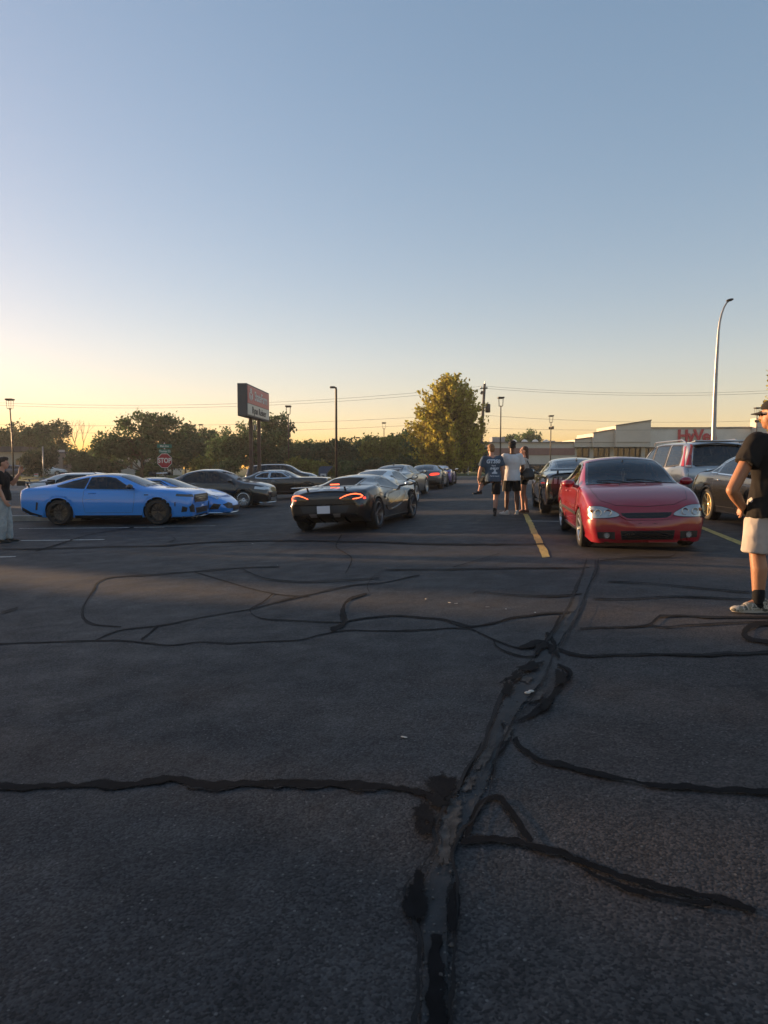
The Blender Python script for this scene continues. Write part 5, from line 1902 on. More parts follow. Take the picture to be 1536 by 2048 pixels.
o = c.panel('tailgate', 'rear', gate, si, t, .005, False, .07, False)
c.band('tailgate_seam', 'rear', gate, -.001, .008, M_BLACK, o, .002)
lines_on(c, t, 'plate_garnish', 'rear', [(-.36, 1.02), (0, 1.02), (.36, 1.02)], .05, M_CHROME, .02, o, False)
plate(t, c.xr - .075, 0, .86, pi, .31, .155, None, mat('dull_plate', (.36, .40, .42), .5))
for y0, w in ((-.34, 'PEO'), (.30, '4WD')):
    l_ = link('lettering', text_mesh(w, .055, .002), M_CHROME, o)
    h, nn = c.cast('rear', y0, .94)
    l_.location = h + nn * .012
    l_.rotation_euler = (R(90), 0, R(-90))
for sg in (1, -1):
    def sid(p):
        return p if sg > 0 else mirror_poly(p)
    o = c.panel('taillight', 'rear', sid([(.70, 1.10), (.83, 1.10), (.735, 1.40), (.645, 1.66), (.60, 1.66), (.67, 1.40)]), M_RED, t, .012, step=.03)
    c.panel('upper_lens', 'rear', sid([(.675, 1.40), (.730, 1.40), (.645, 1.64), (.61, 1.64)]), mat('orange_red_lens', (.55, .06, .02), .2, coat=1.), o, .020, step=.03)
    c.panel('lower_lens', 'rear', sid([(.71, 1.105), (.82, 1.105), (.81, 1.15), (.702, 1.15)]), mat('pale_lens', (.6, .5, .48), .2, coat=1.), o, .020, step=.03)
    v = 'left' if sg > 0 else 'right'
    c.panel('side_lens', v, [(c.xr + .13, 1.12), (c.xr + .24, 1.12), (c.xr + .33, 1.40), (c.xr + .43, 1.62), (c.xr + .36, 1.62), (c.xr + .25, 1.40)], M_RED, o, .010, step=.03)
c.panel('rear_bumper', 'rear', [(-.90, .36), (.90, .36), (.92, .56), (-.92, .56)], M_BLACK, t, .03)
both(c, t, 'wheel_skirt', [(-.88, .30), (.88, .30), (.88, .40), (-.88, .40)], M_BLACK, .012)
for v in ('left', 'right'):
    lines_on(c, t, 'side_moulding', v, [(-.9, .62), (0, .61), (.9, .61)], .05, si, .015, None, False)
both(c, t, 'fuel_flap', [(-1.72, .86), (-1.54, .86), (-1.54, 1.02), (-1.72, 1.02)], si, .004)
for sg in (1, -1):
    bm = bmesh.new()
    tube(bm, [(.3, sg * .66, 1.70), (.2, sg * .66, 1.775), (-1.7, sg * .66, 1.79), (-1.95, sg * .66, 1.71)], .018, 6)
    bmo('roof_rail', bm, si, t)
bm = bmesh.new()
box(bm, (-2.27, 0, 1.735), (.22, 1.24, .035), (0, R(6), 0), .012)
bmo('roof_spoiler', bm, si, t, True)

# ---- black saloon with pale gold wheels at the right edge
SAL = dict(SED, xr=-2.52, xf=2.32, a=1.425, r=.335, W=.91, flare=.012, seat=.05, dash=.98, ra=.372,
    top=[(-2.52, .92), (-2.45, 1.02), (-2.1, 1.07), (-1.7, 1.13), (-1.1, 1.36), (-.6, 1.425), (0, 1.43), (.45, 1.35), (1.15, 1.05), (1.4, .98), (1.9, .92), (2.2, .82), (2.32, .66)],
    belt=[(-2.52, .88), (-2.0, 1.0), (-1.2, .97), (0, .93), (1.2, .90), (1.9, .83), (2.2, .74), (2.32, .6)],
    wb=[(-2.52, .76), (-1.4, .84), (0, .85), (1.4, .84), (2.32, .78)], wm=[(-2.52, .86), (-1.4, .895), (0, .89), (1.4, .895), (2.32, .86)],
    wr=[(-2.52, .6), (-1.8, .61), (-1.2, .58), (-.4, .58), (.4, .60), (.9, .69), (1.25, .73), (1.5, .62), (2.32, .5)],
    zs=[(-2.52, .36), (-2.1, .22), (-1.7, .185), (1.8, .18), (2.32, .19)], rfl=.5, rrl=.4)
SAL_SIDE = [[(.98, 0), (.72, .40), (.40, .93), (.1, 1), (-.06, 1), (-.06, 0)], [(-.14, 0), (-.14, 1), (-.6, 1), (-.98, .74), (-.98, 0)], [(-1.03, .03), (-1.03, .68), (-1.32, .22), (-1.35, .05)]]
t = place('saloon_car', 'black four-door saloon with gold spoked wheels behind the man in the cap', 7.68, 13.65, -93)
c = sedan(t, SAL, bk, SAL_SIDE, (1.16, .36, .055), (-1.85, -1.2, .07), mat('gold_rim', (.72, .55, .28), .3, .75), (7, 0, .05, .0), M_CHROME, G_MID, G_MID, doors=((-.10, 1.02), (-1.10, -.10)), hm=M_CHROME, tw=.012)
for v in ('left', 'right'):
    lines_on(c, t, 'side_skirt_edge', v, [(-1.0, .22), (0, .21), (1.0, .21)], .02, M_CHROME, .012, None, False)
both(c, t, 'taillight', [(-2.46, .80), (-2.16, .86), (-2.14, .96), (-2.42, .98)], M_RED, .007)
pair(c, t, 'headlight', 'front', [(.46, .66), (.78, .68), (.80, .76), (.5, .76)], M_LENS, .008)
c.panel('grille', 'front', [(-.36, .40), (.36, .40), (.42, .66), (-.42, .66)], M_BLACK, t, .010)

# ---- small cars far across the road
def far_car(label, x, y, yaw, pnt, spec=HAT, z=0.0):
    t = thing('parked_car', label, 'car', (x, y, g(x) + z), R(yaw), None, True)
    c = Car(dict(spec, ns=50))
    add_windows(t, c, [[(.86, 0), (.6, .5), (.3, .95), (-.05, 1), (-.8, .97), (-1.1, .5), (-1.1, 0)]], (1.05, .38, .06), (-1.82, -1.2, .08), M_GLOSSB, G_DARK, G_DARK, G_DARK, pnt)
    add_wheels(t, c, M_ALLOY, (5, 0, .06, .1), .22, .66)
    pair(c, t, 'headlight', 'front', [(.48, .62), (.74, .64), (.74, .76), (.5, .74)], M_LENS, .008)
    pair(c, t, 'taillight', 'rear', [(.5, .8), (.78, .8), (.78, .95), (.5, .95)], M_RED, .008)
    return t


gold = paint('pale_gold_paint', (.42, .32, .18), .5)
silv2 = paint('light_silver', (.45, .46, .47), .6)
dkbl = paint('dark_blue_paint', (.03, .05, .10), .3)
far_car('pale gold car parked under the big tree across the road', 10.4, 84.0, 150, gold, z=.1)
far_car('silver car whose roof shows just above the red coupe roof', 9.6, 24.9, 175, silv2)
far_car('dark blue car parked by the low tan building at far left', -47.5, 92.0, 20, dkbl, z=.1)
far_car('white car parked beside the dark conifer at far left', -45.0, 95.5, 10, wh, z=.1)


# ------------------------------------------------------------------ people
from mathutils import noise as mnoise


def skin_mat(name, c):
    return vary(mat(name, c, 0.5, spec=0.35, sss=0.12), 0.12, 9, 0.15, 60)


M_CLOTH_BLACK = vary(mat('black_cloth', (0.012, 0.012, 0.013), 0.9, spec=0.2), 0.3, 8, 0.12, 140)
M_SHOEB = mat('black_shoe', (0.012, 0.012, 0.013), 0.6)


def capsule(bm, a, b, ra, rb):
    a, b = Vector(a), Vector(b)
    n = 5
    tube(bm, [a + (b - a) * k / n for k in range(n + 1)], [ra + (rb - ra) * k / n for k in range(n + 1)], 14)
    ellipsoid(bm, a, (ra,) * 3, None, 14, 8)
    ellipsoid(bm, b, (rb,) * 3, None, 14, 8)


def loft(bm, rings, n=24):
    """rings: (centre, rx, ry) stacked horizontally, closed at both ends"""
    R_ = []
    for c, rx, ry in rings:
        R_.append([bm.verts.new((c[0] + cos(2 * pi * k / n) * rx, c[1] + sin(2 * pi * k / n) * ry, c[2])) for k in range(n)])
    for a, b in zip(R_, R_[1:]):
        for k in range(n):
            bm.faces.new((a[k], a[(k + 1) % n], b[(k + 1) % n], b[k]))
    bm.faces.new(R_[0][::-1])
    bm.faces.new(R_[-1])


def sleeve(bm, a, b, ra, rb, n=18):
    tube(bm, [Vector(a) + (Vector(b) - Vector(a)) * k / 4 for k in range(5)], [ra + (rb - ra) * k / 4 for k in range(5)], n)


def fuse(name, bm, m, parent, voxel=0.011, smooth=3, folds=0.0, fscale=9.0, hang=0.45):
    """one continuous skin grown over overlapping volumes"""
    bmesh.ops.recalc_face_normals(bm, faces=bm.faces[:])
    o = bmo(name, bm, m, None, True)
    r = o.modifiers.new('fuse', 'REMESH')
    r.mode = 'VOXEL'
    r.voxel_size = voxel
    sm = o.modifiers.new('soft', 'SMOOTH')
    sm.iterations = smooth
    sm.factor = 0.5
    apply_mods(o)
    me = o.data
    if folds:
        me.update()
        nrm = [v.normal.copy() for v in me.vertices]
        for v, n in zip(me.vertices, nrm):
            p = Vector((v.co.x * fscale, v.co.y * fscale, v.co.z * fscale * hang))
            d = mnoise.noise(p) * 0.7 + (0.5 - abs(mnoise.noise(p * 1.7 + Vector((5, 2, 1))))) * 0.8
            v.co += n * d * folds
    me.polygons.foreach_set('use_smooth', [True] * len(me.polygons))
    o.parent = parent
    return o


BASE = dict(pelvis=(0, 0, .95), chest=(0, -.01, 1.27), neck=(0, -.02, 1.47), head=(0, .015, 1.655),
            shl=(-.185, -.01, 1.42), shr=(.185, -.01, 1.42), ell=(-.245, -.03, 1.13), elr=(.245, -.03, 1.13),
            wrl=(-.25, .05, .885), wrr=(.25, .05, .885), hpl=(-.095, 0, .92), hpr=(.095, 0, .92),
            knl=(-.105, .02, .50), knr=(.105, .02, .50), anl=(-.105, -.03, .085), anr=(.105, -.03, .085),
            tol=(-.125, .13, .03), tor=(.125, .13, .03), hdl=(-.245, .10, .80), hdr=(.245, .10, .80))


def human(root, J, skin, w=1.0, voxel=0.011, look=0.0, tilt=0.0, female=False, fem_k=1.0):
    V_ = {k: Vector(v) for k, v in J.items()}
    bm = bmesh.new()
    pe, ch, ne, he = V_['pelvis'], V_['chest'], V_['neck'], V_['head']
    ellipsoid(bm, pe + Vector((0, 0, -.01)), (.155 * w, .11 * w, .13))
    ellipsoid(bm, pe.lerp(ch, .5), (.135 * w, .095 * w, .17))
    ellipsoid(bm, ch, (.165 * w, .11 * w, .19))
    for s_ in 'lr':
        sh = V_['sh' + s_]
        capsule(bm, ch + Vector((0, 0, .14)), sh, .075 * w, .062 * w)
        capsule(bm, ne + Vector((0, 0, -.02)), sh + Vector((0, 0, .01)), .05, .045 * w)
        capsule(bm, sh, V_['el' + s_], .056 * w, .043 * w)
        el, wr = V_['el' + s_], V_['wr' + s_]
        capsule(bm, el, el.lerp(wr, .35), .043 * w, .044 * w)
        capsule(bm, el.lerp(wr, .35), wr, .044 * w, .028 * w)
        hip, kn, an, to = V_['hp' + s_], V_['kn' + s_], V_['an' + s_], V_['to' + s_]
        capsule(bm, hip, hip.lerp(kn, .45), .090 * w, .080 * w)
        capsule(bm, hip.lerp(kn, .45), kn, .080 * w, .056 * w)
        back = Vector((0, -.018, 0))
        mid = kn.lerp(an, .33) + back
        capsule(bm, kn, mid, .054 * w, .058 * w)
        capsule(bm, mid, an, .058 * w, .036 * w)
        capsule(bm, an, an.lerp(to, .45), .034, .026)
        # palm, four fingers and a thumb, curled a little
        hd = V_['hd' + s_]
        d = (hd - wr).normalized()
        across = V_.get('ac' + s_, Vector((0, 1, 0)))
        across = (across - d * across.dot(d)).normalized()
        nrm = d.cross(across)
        if nrm.x * (1 if s_ == 'l' else -1) < 0 and ('ac' + s_) not in V_:
            nrm = -nrm
        M3 = Matrix((across, d, nrm)).transposed()
        ellipsoid(bm, wr + d * .055, (.042, .058, .018), M3)
        for k, L in enumerate((.072, .082, .076, .06)):
            b0 = wr + d * .095 + across * (.031 - .021 * k)
            b1 = b0 + d * L * .5 + nrm * L * .12
            b2 = b1 + d * L * .32 + nrm * L * .38
            capsule(bm, b0, b1, .0098, .0092)
            capsule(bm, b1, b2, .0092, .008)
        t0 = wr + d * .035 + across * .035
        t1 = t0 + d * .035 + across * .03 + nrm * .012
        capsule(bm, t0, t1, .0125, .011)
        capsule(bm, t1, t1 + d * .032 + nrm * .01, .011, .009)
    # neck and head
    Rh = Euler((tilt, 0, look)).to_matrix()

    def hp(x, y, z):
        return he + Rh @ Vector((x, y, z))
    capsule(bm, ne + Vector((0, 0, -.04)), he + Rh @ Vector((0, -.02, -.06)), .058 * (.88 if female else 1), .055 * (.88 if female else 1))
    ellipsoid(bm, hp(0, -.012, .03), (.076, .094, .092), Rh)
    ellipsoid(bm, hp(0, .025, -.025), (.062, .066, .085), Rh)
    ellipsoid(bm, hp(0, .045, -.075), (.042, .042, .038), Rh)
    capsule(bm, hp(0, .088, .015), hp(0, .106, -.022), .010, .0145)
    ellipsoid(bm, hp(0, .085, -.055), (.024, .012, .012), Rh)
    ellipsoid(bm, hp(0, .082, .032), (.05, .016, .012), Rh)
    for sg in (-1, 1):
        ellipsoid(bm, hp(sg * .078, -.005, -.005), (.011, .022, .034), Rh @ Euler((0, 0, sg * -.35)).to_matrix())
    o = fuse('body', bm, skin, root, voxel, 3)
    for sg in (-1, 1):
        b2 = bmesh.new()
        ellipsoid(b2, hp(sg * .031, .083, .012), (.013, .008, .007), Rh, 10, 6)
        bmo('eye', b2, mat('eye_dark', (.02, .015, .012), .3), root, True)
    b2 = bmesh.new()
    ellipsoid(b2, hp(0, .096, -.055), (.020, .005, .005), Rh, 10, 6)
    bmo('mouth', b2, mat('lips', (.28, .09, .08), .5), root, True)
    return o, hp, Rh, V_


def tee(root, V_, m, w=1.0, hem=.86, slen=.62, folds=.010, hem_w=.185, name='t_shirt', loose=1.0, long=False, voxel=.012):
    bm = bmesh.new()
    pe, ch, ne = V_['pelvis'], V_['chest'], V_['neck']
    hx = pe.x
    loft(bm, [((hx, pe.y - .005, hem), hem_w * w * loose, .150 * w * loose), ((hx, pe.y, hem + .1), hem_w * .985 * w * loose, .146 * w * loose), (pe.lerp(ch, .5), .165 * w * loose, .122 * w * loose),
              (ch, .188 * w, .135 * w), (ch + Vector((0, 0, .10)), .185 * w, .125 * w), (ch.lerp(ne, .80), .13 * w, .095), (ne + Vector((0, 0, -.005)), .072, .070)])
    for s_ in 'lr':
        sh, el, wr = V_['sh' + s_], V_['el' + s_], V_['wr' + s_]
        capsule(bm, ch + Vector((0, 0, .10)), sh, .088 * w, .074 * w)
        capsule(bm, ne + Vector((0, 0, -.06)), sh + Vector((0, 0, .005)), .062, .060 * w)
        e = sh.lerp(el, slen)
        if long:
            capsule(bm, sh, el, .072 * w, .058 * w)
            sleeve(bm, el, el.lerp(wr, .92), .058 * w, .042)
        else:
            sleeve(bm, sh, e, .076 * w, .082 * w)
    return fuse(name, bm, m, root, voxel, 4, folds, 9, .4)


def shorts(root, V_, m, w=1.0, to=.9, folds=.007, flare=1.0, top=.10, name='shorts', voxel=.012):
    bm = bmesh.new()
    pe = V_['pelvis']
    loft(bm, [(pe + Vector((0, 0, -.10)), .172 * w, .130 * w), (pe, .172 * w, .128 * w), (pe + Vector((0, 0, top)), .155 * w, .118 * w)])
    for s_ in 'lr':
        hip, kn = V_['hp' + s_], V_['kn' + s_]
        e = hip.lerp(kn, to)
        d = (kn - hip).normalized()
        ellipsoid(bm, hip, (.102 * w,) * 3)
        sleeve(bm, hip - d * .02, e, .106 * w, .100 * w * flare)
    return fuse(name, bm, m, root, voxel, 4, folds, 8, .5)


def shoe(root, an, to, m, sole=None, size=1.0, name='shoe', high=.0):
    an, to = Vector(an), Vector(to)
    d = to - an
    f = Vector((d.x, d.y, 0)) if abs(d.z) < .25 else d
    if f.length < .02:
        f = Vector((0, 1, 0))
    f.normalize()
    up = Vector((0, 0, 1)) - f * f.z
    if up.length < .1:
        up = Vector((0, -1, 0))
    up.normalize()
    sd = f.cross(up)
    Mx = Matrix((sd, f, up)).transposed()
    base = an - up * .06
    bm = bmesh.new()
    for c, r in (((0, -.035, .012), (.036, .045, .042)), ((0, .04, .010), (.041, .078, .046)), ((0, .125, -.004), (.045, .07, .028)), ((0, -.02, .05 + high * .3), (.040, .05, .04 + high))):
        ellipsoid(bm, base + Mx @ (Vector(c) * size), Vector(r) * size, Mx)
    for v in bm.verts:
        q = Mx.transposed() @ (v.co - base)
        if q.z < -.022:
            q.z = -.022
            v.co = base + Mx @ q
    o = fuse(name, bm, m, root, .009, 2)
    bm = bmesh.new()
    n = 28
    ring = []
    for k in range(n):
        a = 2 * pi * k / n
        yy = sin(a) * .128 + .052
        ww = .044 * (1 - .18 * (yy < 0)) * (1 + .08 * sin(a))
        ring.append((cos(a) * ww * size, yy * size))
    for h0, h1, k_ in ((-.026, -.006, 1.04),):
        a_ = [bm.verts.new(base + Mx @ Vector((x * k_, y, h0))) for x, y in ring]
        b_ = [bm.verts.new(base + Mx @ Vector((x * k_, y, h1))) for x, y in ring]
        for k in range(n):
            bm.faces.new((a_[k], a_[(k + 1) % n], b_[(k + 1) % n], b_[k]))
        bm.faces.new(a_[::-1])
        bm.faces.new(b_)
    bmesh.ops.recalc_face_normals(bm, faces=bm.faces[:])
    bmo('sole', bm, sole or m, o)
    return o


def hair(root, hp, Rh, m, parts, name='hair', rough_=.010, voxel=.010):
    bm = bmesh.new()
    for c, r in parts:
        ellipsoid(bm, hp(*c), r, Rh)
    return fuse(name, bm, m, root, voxel, 1, rough_, 38, 1.0)


def J_(**k):
    d = dict(BASE)
    d.update(k)
    return d


def at_person(name_label, u, v, yaw, h=1.78, group=None, dxy=None):
    p = P(u, v)
    t = thing('person', name_label, 'person', p, R(yaw), group)
    s = h / 1.77
    t.scale = (s, s, s)
    return t


SHORT_HAIR = [((0, -.030, .052), (.083, .092, .085)), ((0, -.055, .0), (.076, .058, .085)), ((0, .03, .095), (.066, .06, .038))]

# --- the man with the printed shirt, standing on one leg and holding his lifted shin
t = at_person('person in a printed blue T-shirt and dark shorts, one leg lifted, holding the shin', 984.5, 1032, 2, 1.79)
sk = skin_mat('fair_skin', (.50, .27, .19))
J = J_(pelvis=(.01, .0, .95), chest=(-.01, .03, 1.25), neck=(-.02, .05, 1.455), head=(-.03, .10, 1.63),
       shl=(-.20, .04, 1.40), shr=(.17, .03, 1.415), ell=(-.30, .05, 1.12), wrl=(-.325, .13, .885), hdl=(-.31, .16, .80),
       elr=(.255, .0, 1.13), wrr=(.265, .07, .89), hdr=(.262, .12, .80),
       hpr=(.10, 0, .92), knr=(.085, .01, .50), anr=(.055, -.03, .085), tor=(.075, .12, .03),
       hpl=(-.09, .02, .92), knl=(-.19, .34, .83), anl=(-.315, .06, .62), tol=(-.41, .02, .46))
o, hp, Rh, V_ = human(t, J, sk, 1.06, .0105, .25, -.25)
hair(t, hp, Rh, vary(mat('light_brown_hair', (.22, .11, .045), .7), .35, 30), SHORT_HAIR)
ts = tee(t, V_, vary(mat('slate_blue_cloth', (.055, .085, .125), .9, spec=.2), .2, 6, .12, 160), 1.10, .85, .68, .011, .185)
shorts(t, V_, M_CLOTH_BLACK, 1.04, .92)
shoe(t, V_['anr'], V_['tor'], M_SHOEB, M_SHOEB, 1.0, 'shoe', .03)
shoe(t, V_['anl'], V_['tol'], M_SHOEB, mat('dark_sole', (.05, .05, .05), .7), 1.0, 'shoe')
bm = bmesh.new()
capsule(bm, Vector(V_['anr']) + Vector((0, 0, .02)), Vector(V_['anr']) + Vector((.004, 0, .10)), .046, .046)
bmo('sock', bm, M_CLOTH_BLACK, t, True)
bm = bmesh.new()
tube(bm, [Vector(V_['wrl']) + Vector((0, -.01, .045)), Vector(V_['wrl']) + Vector((0, -.004, .02))], .036, 14)
bmo('watch', bm, M_BLACK, t)


def print_on(parent, me, x, z, y0=-1.0, m=None, off=.003, name='lettering', rot=0.0):
    """flat print laid onto the back of a garment"""
    bvh = BVHTree.FromPolygons([v.co.copy() for v in parent.data.vertices], [tuple(p.vertices) for p in parent.data.polygons])
    bm = bmesh.new()
    bm.from_mesh(me)
    bmesh.ops.triangulate(bm, faces=bm.faces[:])
    for _ in range(1):
        bmesh.ops.subdivide_edges(bm, edges=[e for e in bm.edges if e.calc_length() > .02], cuts=1)
    for v in bm.verts:
        a = v.co.copy()
        px, pz = x + a.x * cos(rot) - a.y * sin(rot), z + a.x * sin(rot) + a.y * cos(rot)
        h, n, _, _ = bvh.ray_cast(Vector((px, y0, pz)), Vector((0, 1, 0)))
        if h is None:
            h, n, _, _ = bvh.find_nearest(Vector((px, -.1, pz)))
        v.co = h + Vector((0, -off, 0))
    bmo(name, bm, m, parent)


M_PRINT = mat('shirt_print', (.50, .56, .62), .9, spec=.2)
print_on(ts, text_mesh('GT350', .125, .006, .95, .18), -.005, 1.335, m=M_PRINT)
print_on(ts, text_mesh('Ford', .05, .002), .0, 1.235, m=M_PRINT)
print_on(ts, text_mesh('SHELBY', .065, .004, 1.0, .3), .02, 1.165, m=M_PRINT)
for pts in ([(-.07, .0), (-.02, .03), (.0, .10), (.03, .10), (.035, .03), (.08, 0), (.06, -.02), (-.06, -.02)],):
    print_on(ts, mesh([(a, b, 0) for a, b in pts], [tuple(range(len(pts)))]), .02, 1.06, m=M_PRINT, name='emblem')
print_on(ts, text_mesh('Performance', .045, .001, 1, .3), .02, .985, m=M_PRINT)

# --- the man in the white shirt
t = at_person('person with short dark hair, white T-shirt and black shorts, from behind', 1023, 1029, -4, 1.82)
sk = skin_mat('brown_skin', (.135, .065, .040))
J = J_(ell=(-.255, .03, 1.14), wrl=(-.16, .22, 1.02), hdl=(-.10, .28, 1.02), elr=(.265, .0, 1.14), wrr=(.22, .20, 1.0), hdr=(.17, .27, .99),
       knl=(-.115, .03, .50), knr=(.125, .02, .50), anl=(-.13, -.02, .085), tol=(-.25, .07, .03), anr=(.13, -.03, .085), tor=(.14, .10, .03), acl=(0, 0, 1), acr=(0, 0, 1))
o, hp, Rh, V_ = human(t, J, sk, .98, .0105, -.1, 0)
hair(t, hp, Rh, vary(mat('black_hair', (.012, .010, .009), .85), .4, 40), [((0, -.02, .085), (.090, .10, .075)), ((0, -.055, .025), (.078, .056, .07)), ((0, .03, .10), (.07, .06, .045))], rough_=.016)
tee(t, V_, vary(mat('white_cloth', (.60, .60, .60), .9, spec=.2), .05, 6, .12, 140), 1.08, .83, .72, .013, .195)
shorts(t, V_, M_CLOTH_BLACK, .98, .82, .009, 1.02)
bm = bmesh.new()
M_SHOEW = mat('white_shoe', (.55, .53, .48), .6)
bm.free()
shoe(t, V_['anl'], V_['tol'], M_SHOEW, M_SHOEW, 1.04)
shoe(t, V_['anr'], V_['tor'], M_SHOEW, M_SHOEW, 1.04)
for s_ in 'lr':
    hip, kn = V_['hp' + s_], V_['kn' + s_]
    sg = -1 if s_ == 'l' else 1
    bm = bmesh.new()
    tube(bm, [hip.lerp(kn, k) + Vector((sg * .105, -.01, 0)) for k in (.1, .4, .84)], [.006, .008, .009], 6)
    bmo('side_stripe', bm, mat('pale_stripe', (.5, .42, .3), .8), t)

# --- the woman with the bag
t = at_person('person with long brown hair in a pale top, carrying a black shoulder bag', 1047, 1026, 78, 1.70)
sk = skin_mat('light_skin', (.52, .27, .185))
J = J_(shl=(-.165, -.01, 1.41), shr=(.165, -.01, 1.41), ell=(-.20, .0, 1.13), wrl=(-.13, .18, 1.10), hdl=(-.09, .25, 1.12),
       elr=(.20, .0, 1.13), wrr=(.13, .18, 1.12), hdr=(.08, .24, 1.16), knl=(-.10, .05, .50), anl=(-.10, .02, .085), tol=(-.12, .17, .03), knr=(.085, .0, .50), anr=(.09, -.08, .085), tor=(.10, .07, .03),
       acl=(0, 0, 1), acr=(0, 0, 1))
o, hp, Rh, V_ = human(t, J, sk, .90, .0105, .25, .05, True)
hm = vary(mat('brown_hair', (.075, .035, .018), .65), .4, 30)
hair(t, hp, Rh, hm, [((0, -.035, .045), (.084, .090, .088)), ((0, -.075, -.04), (.078, .05, .11)), ((0, -.095, -.16), (.085, .045, .13)), ((.0, -.10, -.28), (.07, .04, .12)), ((.04, -.02, .06), (.05, .07, .07)), ((-.04, -.02, .06), (.05, .07, .07))], rough_=.010)
tee(t, V_, vary(mat('cream_cloth', (.46, .40, .35), .9, spec=.2), .08, 8, .12, 140), .98, .93, .7, .009, .165, 'long_sleeved_top', 1.0, True)
shorts(t, V_, M_CLOTH_BLACK, .98, .36, .005)
for s_ in 'lr':
    shoe(t, V_['an' + s_], V_['to' + s_], mat('brown_sandal', (.14, .08, .05), .6), mat('pale_sole', (.35, .28, .2), .7), .92, 'sandal')
bag = thing('shoulder_bag', 'large black shoulder bag hanging at the side of the long-haired person', 'bag')
bag.matrix_world = Matrix.LocRotScale(t.location, t.rotation_euler, t.scale)
bm = bmesh.new()
loft(bm, [((-.24, -.08, .90), .055, .17), ((-.245, -.085, .96), .075, .20), ((-.235, -.09, 1.05), .065, .185), ((-.22, -.10, 1.16), .035, .13), ((-.21, -.10, 1.20), .018, .09)])
fuse('bag_body', bm, mat('black_leather', (.014, .013, .013), .45), bag, .012, 3, .012, 8)
bm = bmesh.new()
tube(bm, [(-.22, -.20, 1.12), (-.20, -.14, 1.28), (-.155, -.04, 1.475), (-.12, .02, 1.485), (-.19, .07, 1.32), (-.225, .05, 1.14)], .011, 8)
bmo('strap', bm, mat('black_leather', (0, 0, 0)), bag, True)

# --- the man at the left edge
t = at_person('person in a black T-shirt and pale jeans at the left edge beside the blue coupe', 9, 1084, -72, 1.79)
sk = skin_mat('fair_skin', (0, 0, 0))
J = J_(head=(0, .035, 1.65), elr=(.24, -.03, 1.13), wrr=(.235, .07, .89), hdr=(.225, .12, .81), ell=(-.24, .16, 1.22), wrl=(-.20, .30, 1.44), hdl=(-.19, .33, 1.54),
       knl=(-.11, .06, .50), anl=(-.12, .05, .085), tol=(-.13, .20, .03), knr=(.11, .0, .50), anr=(.12, -.05, .085), tor=(.14, .10, .03))
o, hp, Rh, V_ = human(t, J, sk, 1.04, .0105, -.1, -.05)
hair(t, hp, Rh, vary(mat('dark_brown_hair', (.035, .02, .012), .7), .35, 30), SHORT_HAIR + [((0, .02, .10), (.072, .07, .045))])
tee(t, V_, M_CLOTH_BLACK, 1.12, .88, .72, .012, .18)
bm = bmesh.new()
pe = V_['pelvis']
loft(bm, [(pe + Vector((0, 0, -.12)), .178, .135), (pe, .175, .13), (pe + Vector((0, 0, .06)), .165, .122)])
for s_ in 'lr':
    hip, kn, an = V_['hp' + s_], V_['kn' + s_], V_['an' + s_]
    capsule(bm, hip, kn, .108, .086)
    sleeve(bm, kn, an + Vector((0, 0, -.02)), .086, .094)
    ellipsoid(bm, kn, (.086,) * 3)
fuse('jeans', bm, vary(mat('pale_denim', (.32, .35, .36), .9, spec=.2), .25, 7, .12, 140), t, .012, 4, .016, 9, .6)
for s_ in 'lr':
    shoe(t, V_['an' + s_], V_['to' + s_], M_SHOEB, M_SHOEB, 1.08)

# --- the man with the cap at the right edge
t = at_person('person in black cap, black T-shirt and pale shorts, hand on hip, at right edge', 1535, 1220, 22, 1.80)
sk = skin_mat('tan_skin', (.36, .165, .085))
J = J_(pelvis=(0, 0, .95), ell=(-.42, .03, 1.03), wrl=(-.248, .075, .885), hdl=(-.190, .125, .86), acl=(0, 0, -1), elr=(.30, -.02, 1.12), wrr=(.27, .1, .92), hdr=(.25, .15, .85),
       shl=(-.20, -.01, 1.43), shr=(.20, -.01, 1.43), hpl=(-.105, 0, .92), knl=(-.125, .02, .50), anl=(-.14, -.02, .085), tol=(-.29, .06, .03), head=(.0, .015, 1.655), anr=(.17, -.02, .085), knr=(.14, .03, .5), tor=(.21, .12, .03))
o, hp, Rh, V_ = human(t, J, sk, 1.13, .008, .30, 0)
hair(t, hp, Rh, mat('black_hair', (0, 0, 0)), [((0, -.04, .03), (.079, .082, .085)), ((0, -.06, -.02), (.070, .045, .055))], rough_=.004)
bm = bmesh.new()
cap_c = (0, -.012, .055)
q = ellipsoid(bm, (0, 0, 0), (.092, .110, .082), None, 24, 14)
bmesh.ops.bisect_plane(bm, geom=bm.verts[:] + bm.edges[:] + bm.faces[:], plane_co=(0, 0, -.012), plane_no=(0, 0, 1), clear_inner=True)
rim_ = [v for v in bm.verts if abs(v.co.z + .012) < .002]
bmesh.ops.transform(bm, matrix=Matrix.Translation(hp(*cap_c)) @ (Rh @ Euler((.10, 0, 0)).to_matrix()).to_4x4(), verts=bm.verts[:])
M_CAP = vary(mat('cap_cloth', (.022, .020, .019), .9, spec=.2), .2, 20, .12, 200)
cp = bmo('cap', bm, M_CAP, t, True)
sd = cp.modifiers.new('thick', 'SOLIDIFY')
sd.thickness = .004
bm = bmesh.new()
n = 14
R1 = Rh @ Euler((-.12, 0, 0)).to_matrix()
up_, dn_ = [], []
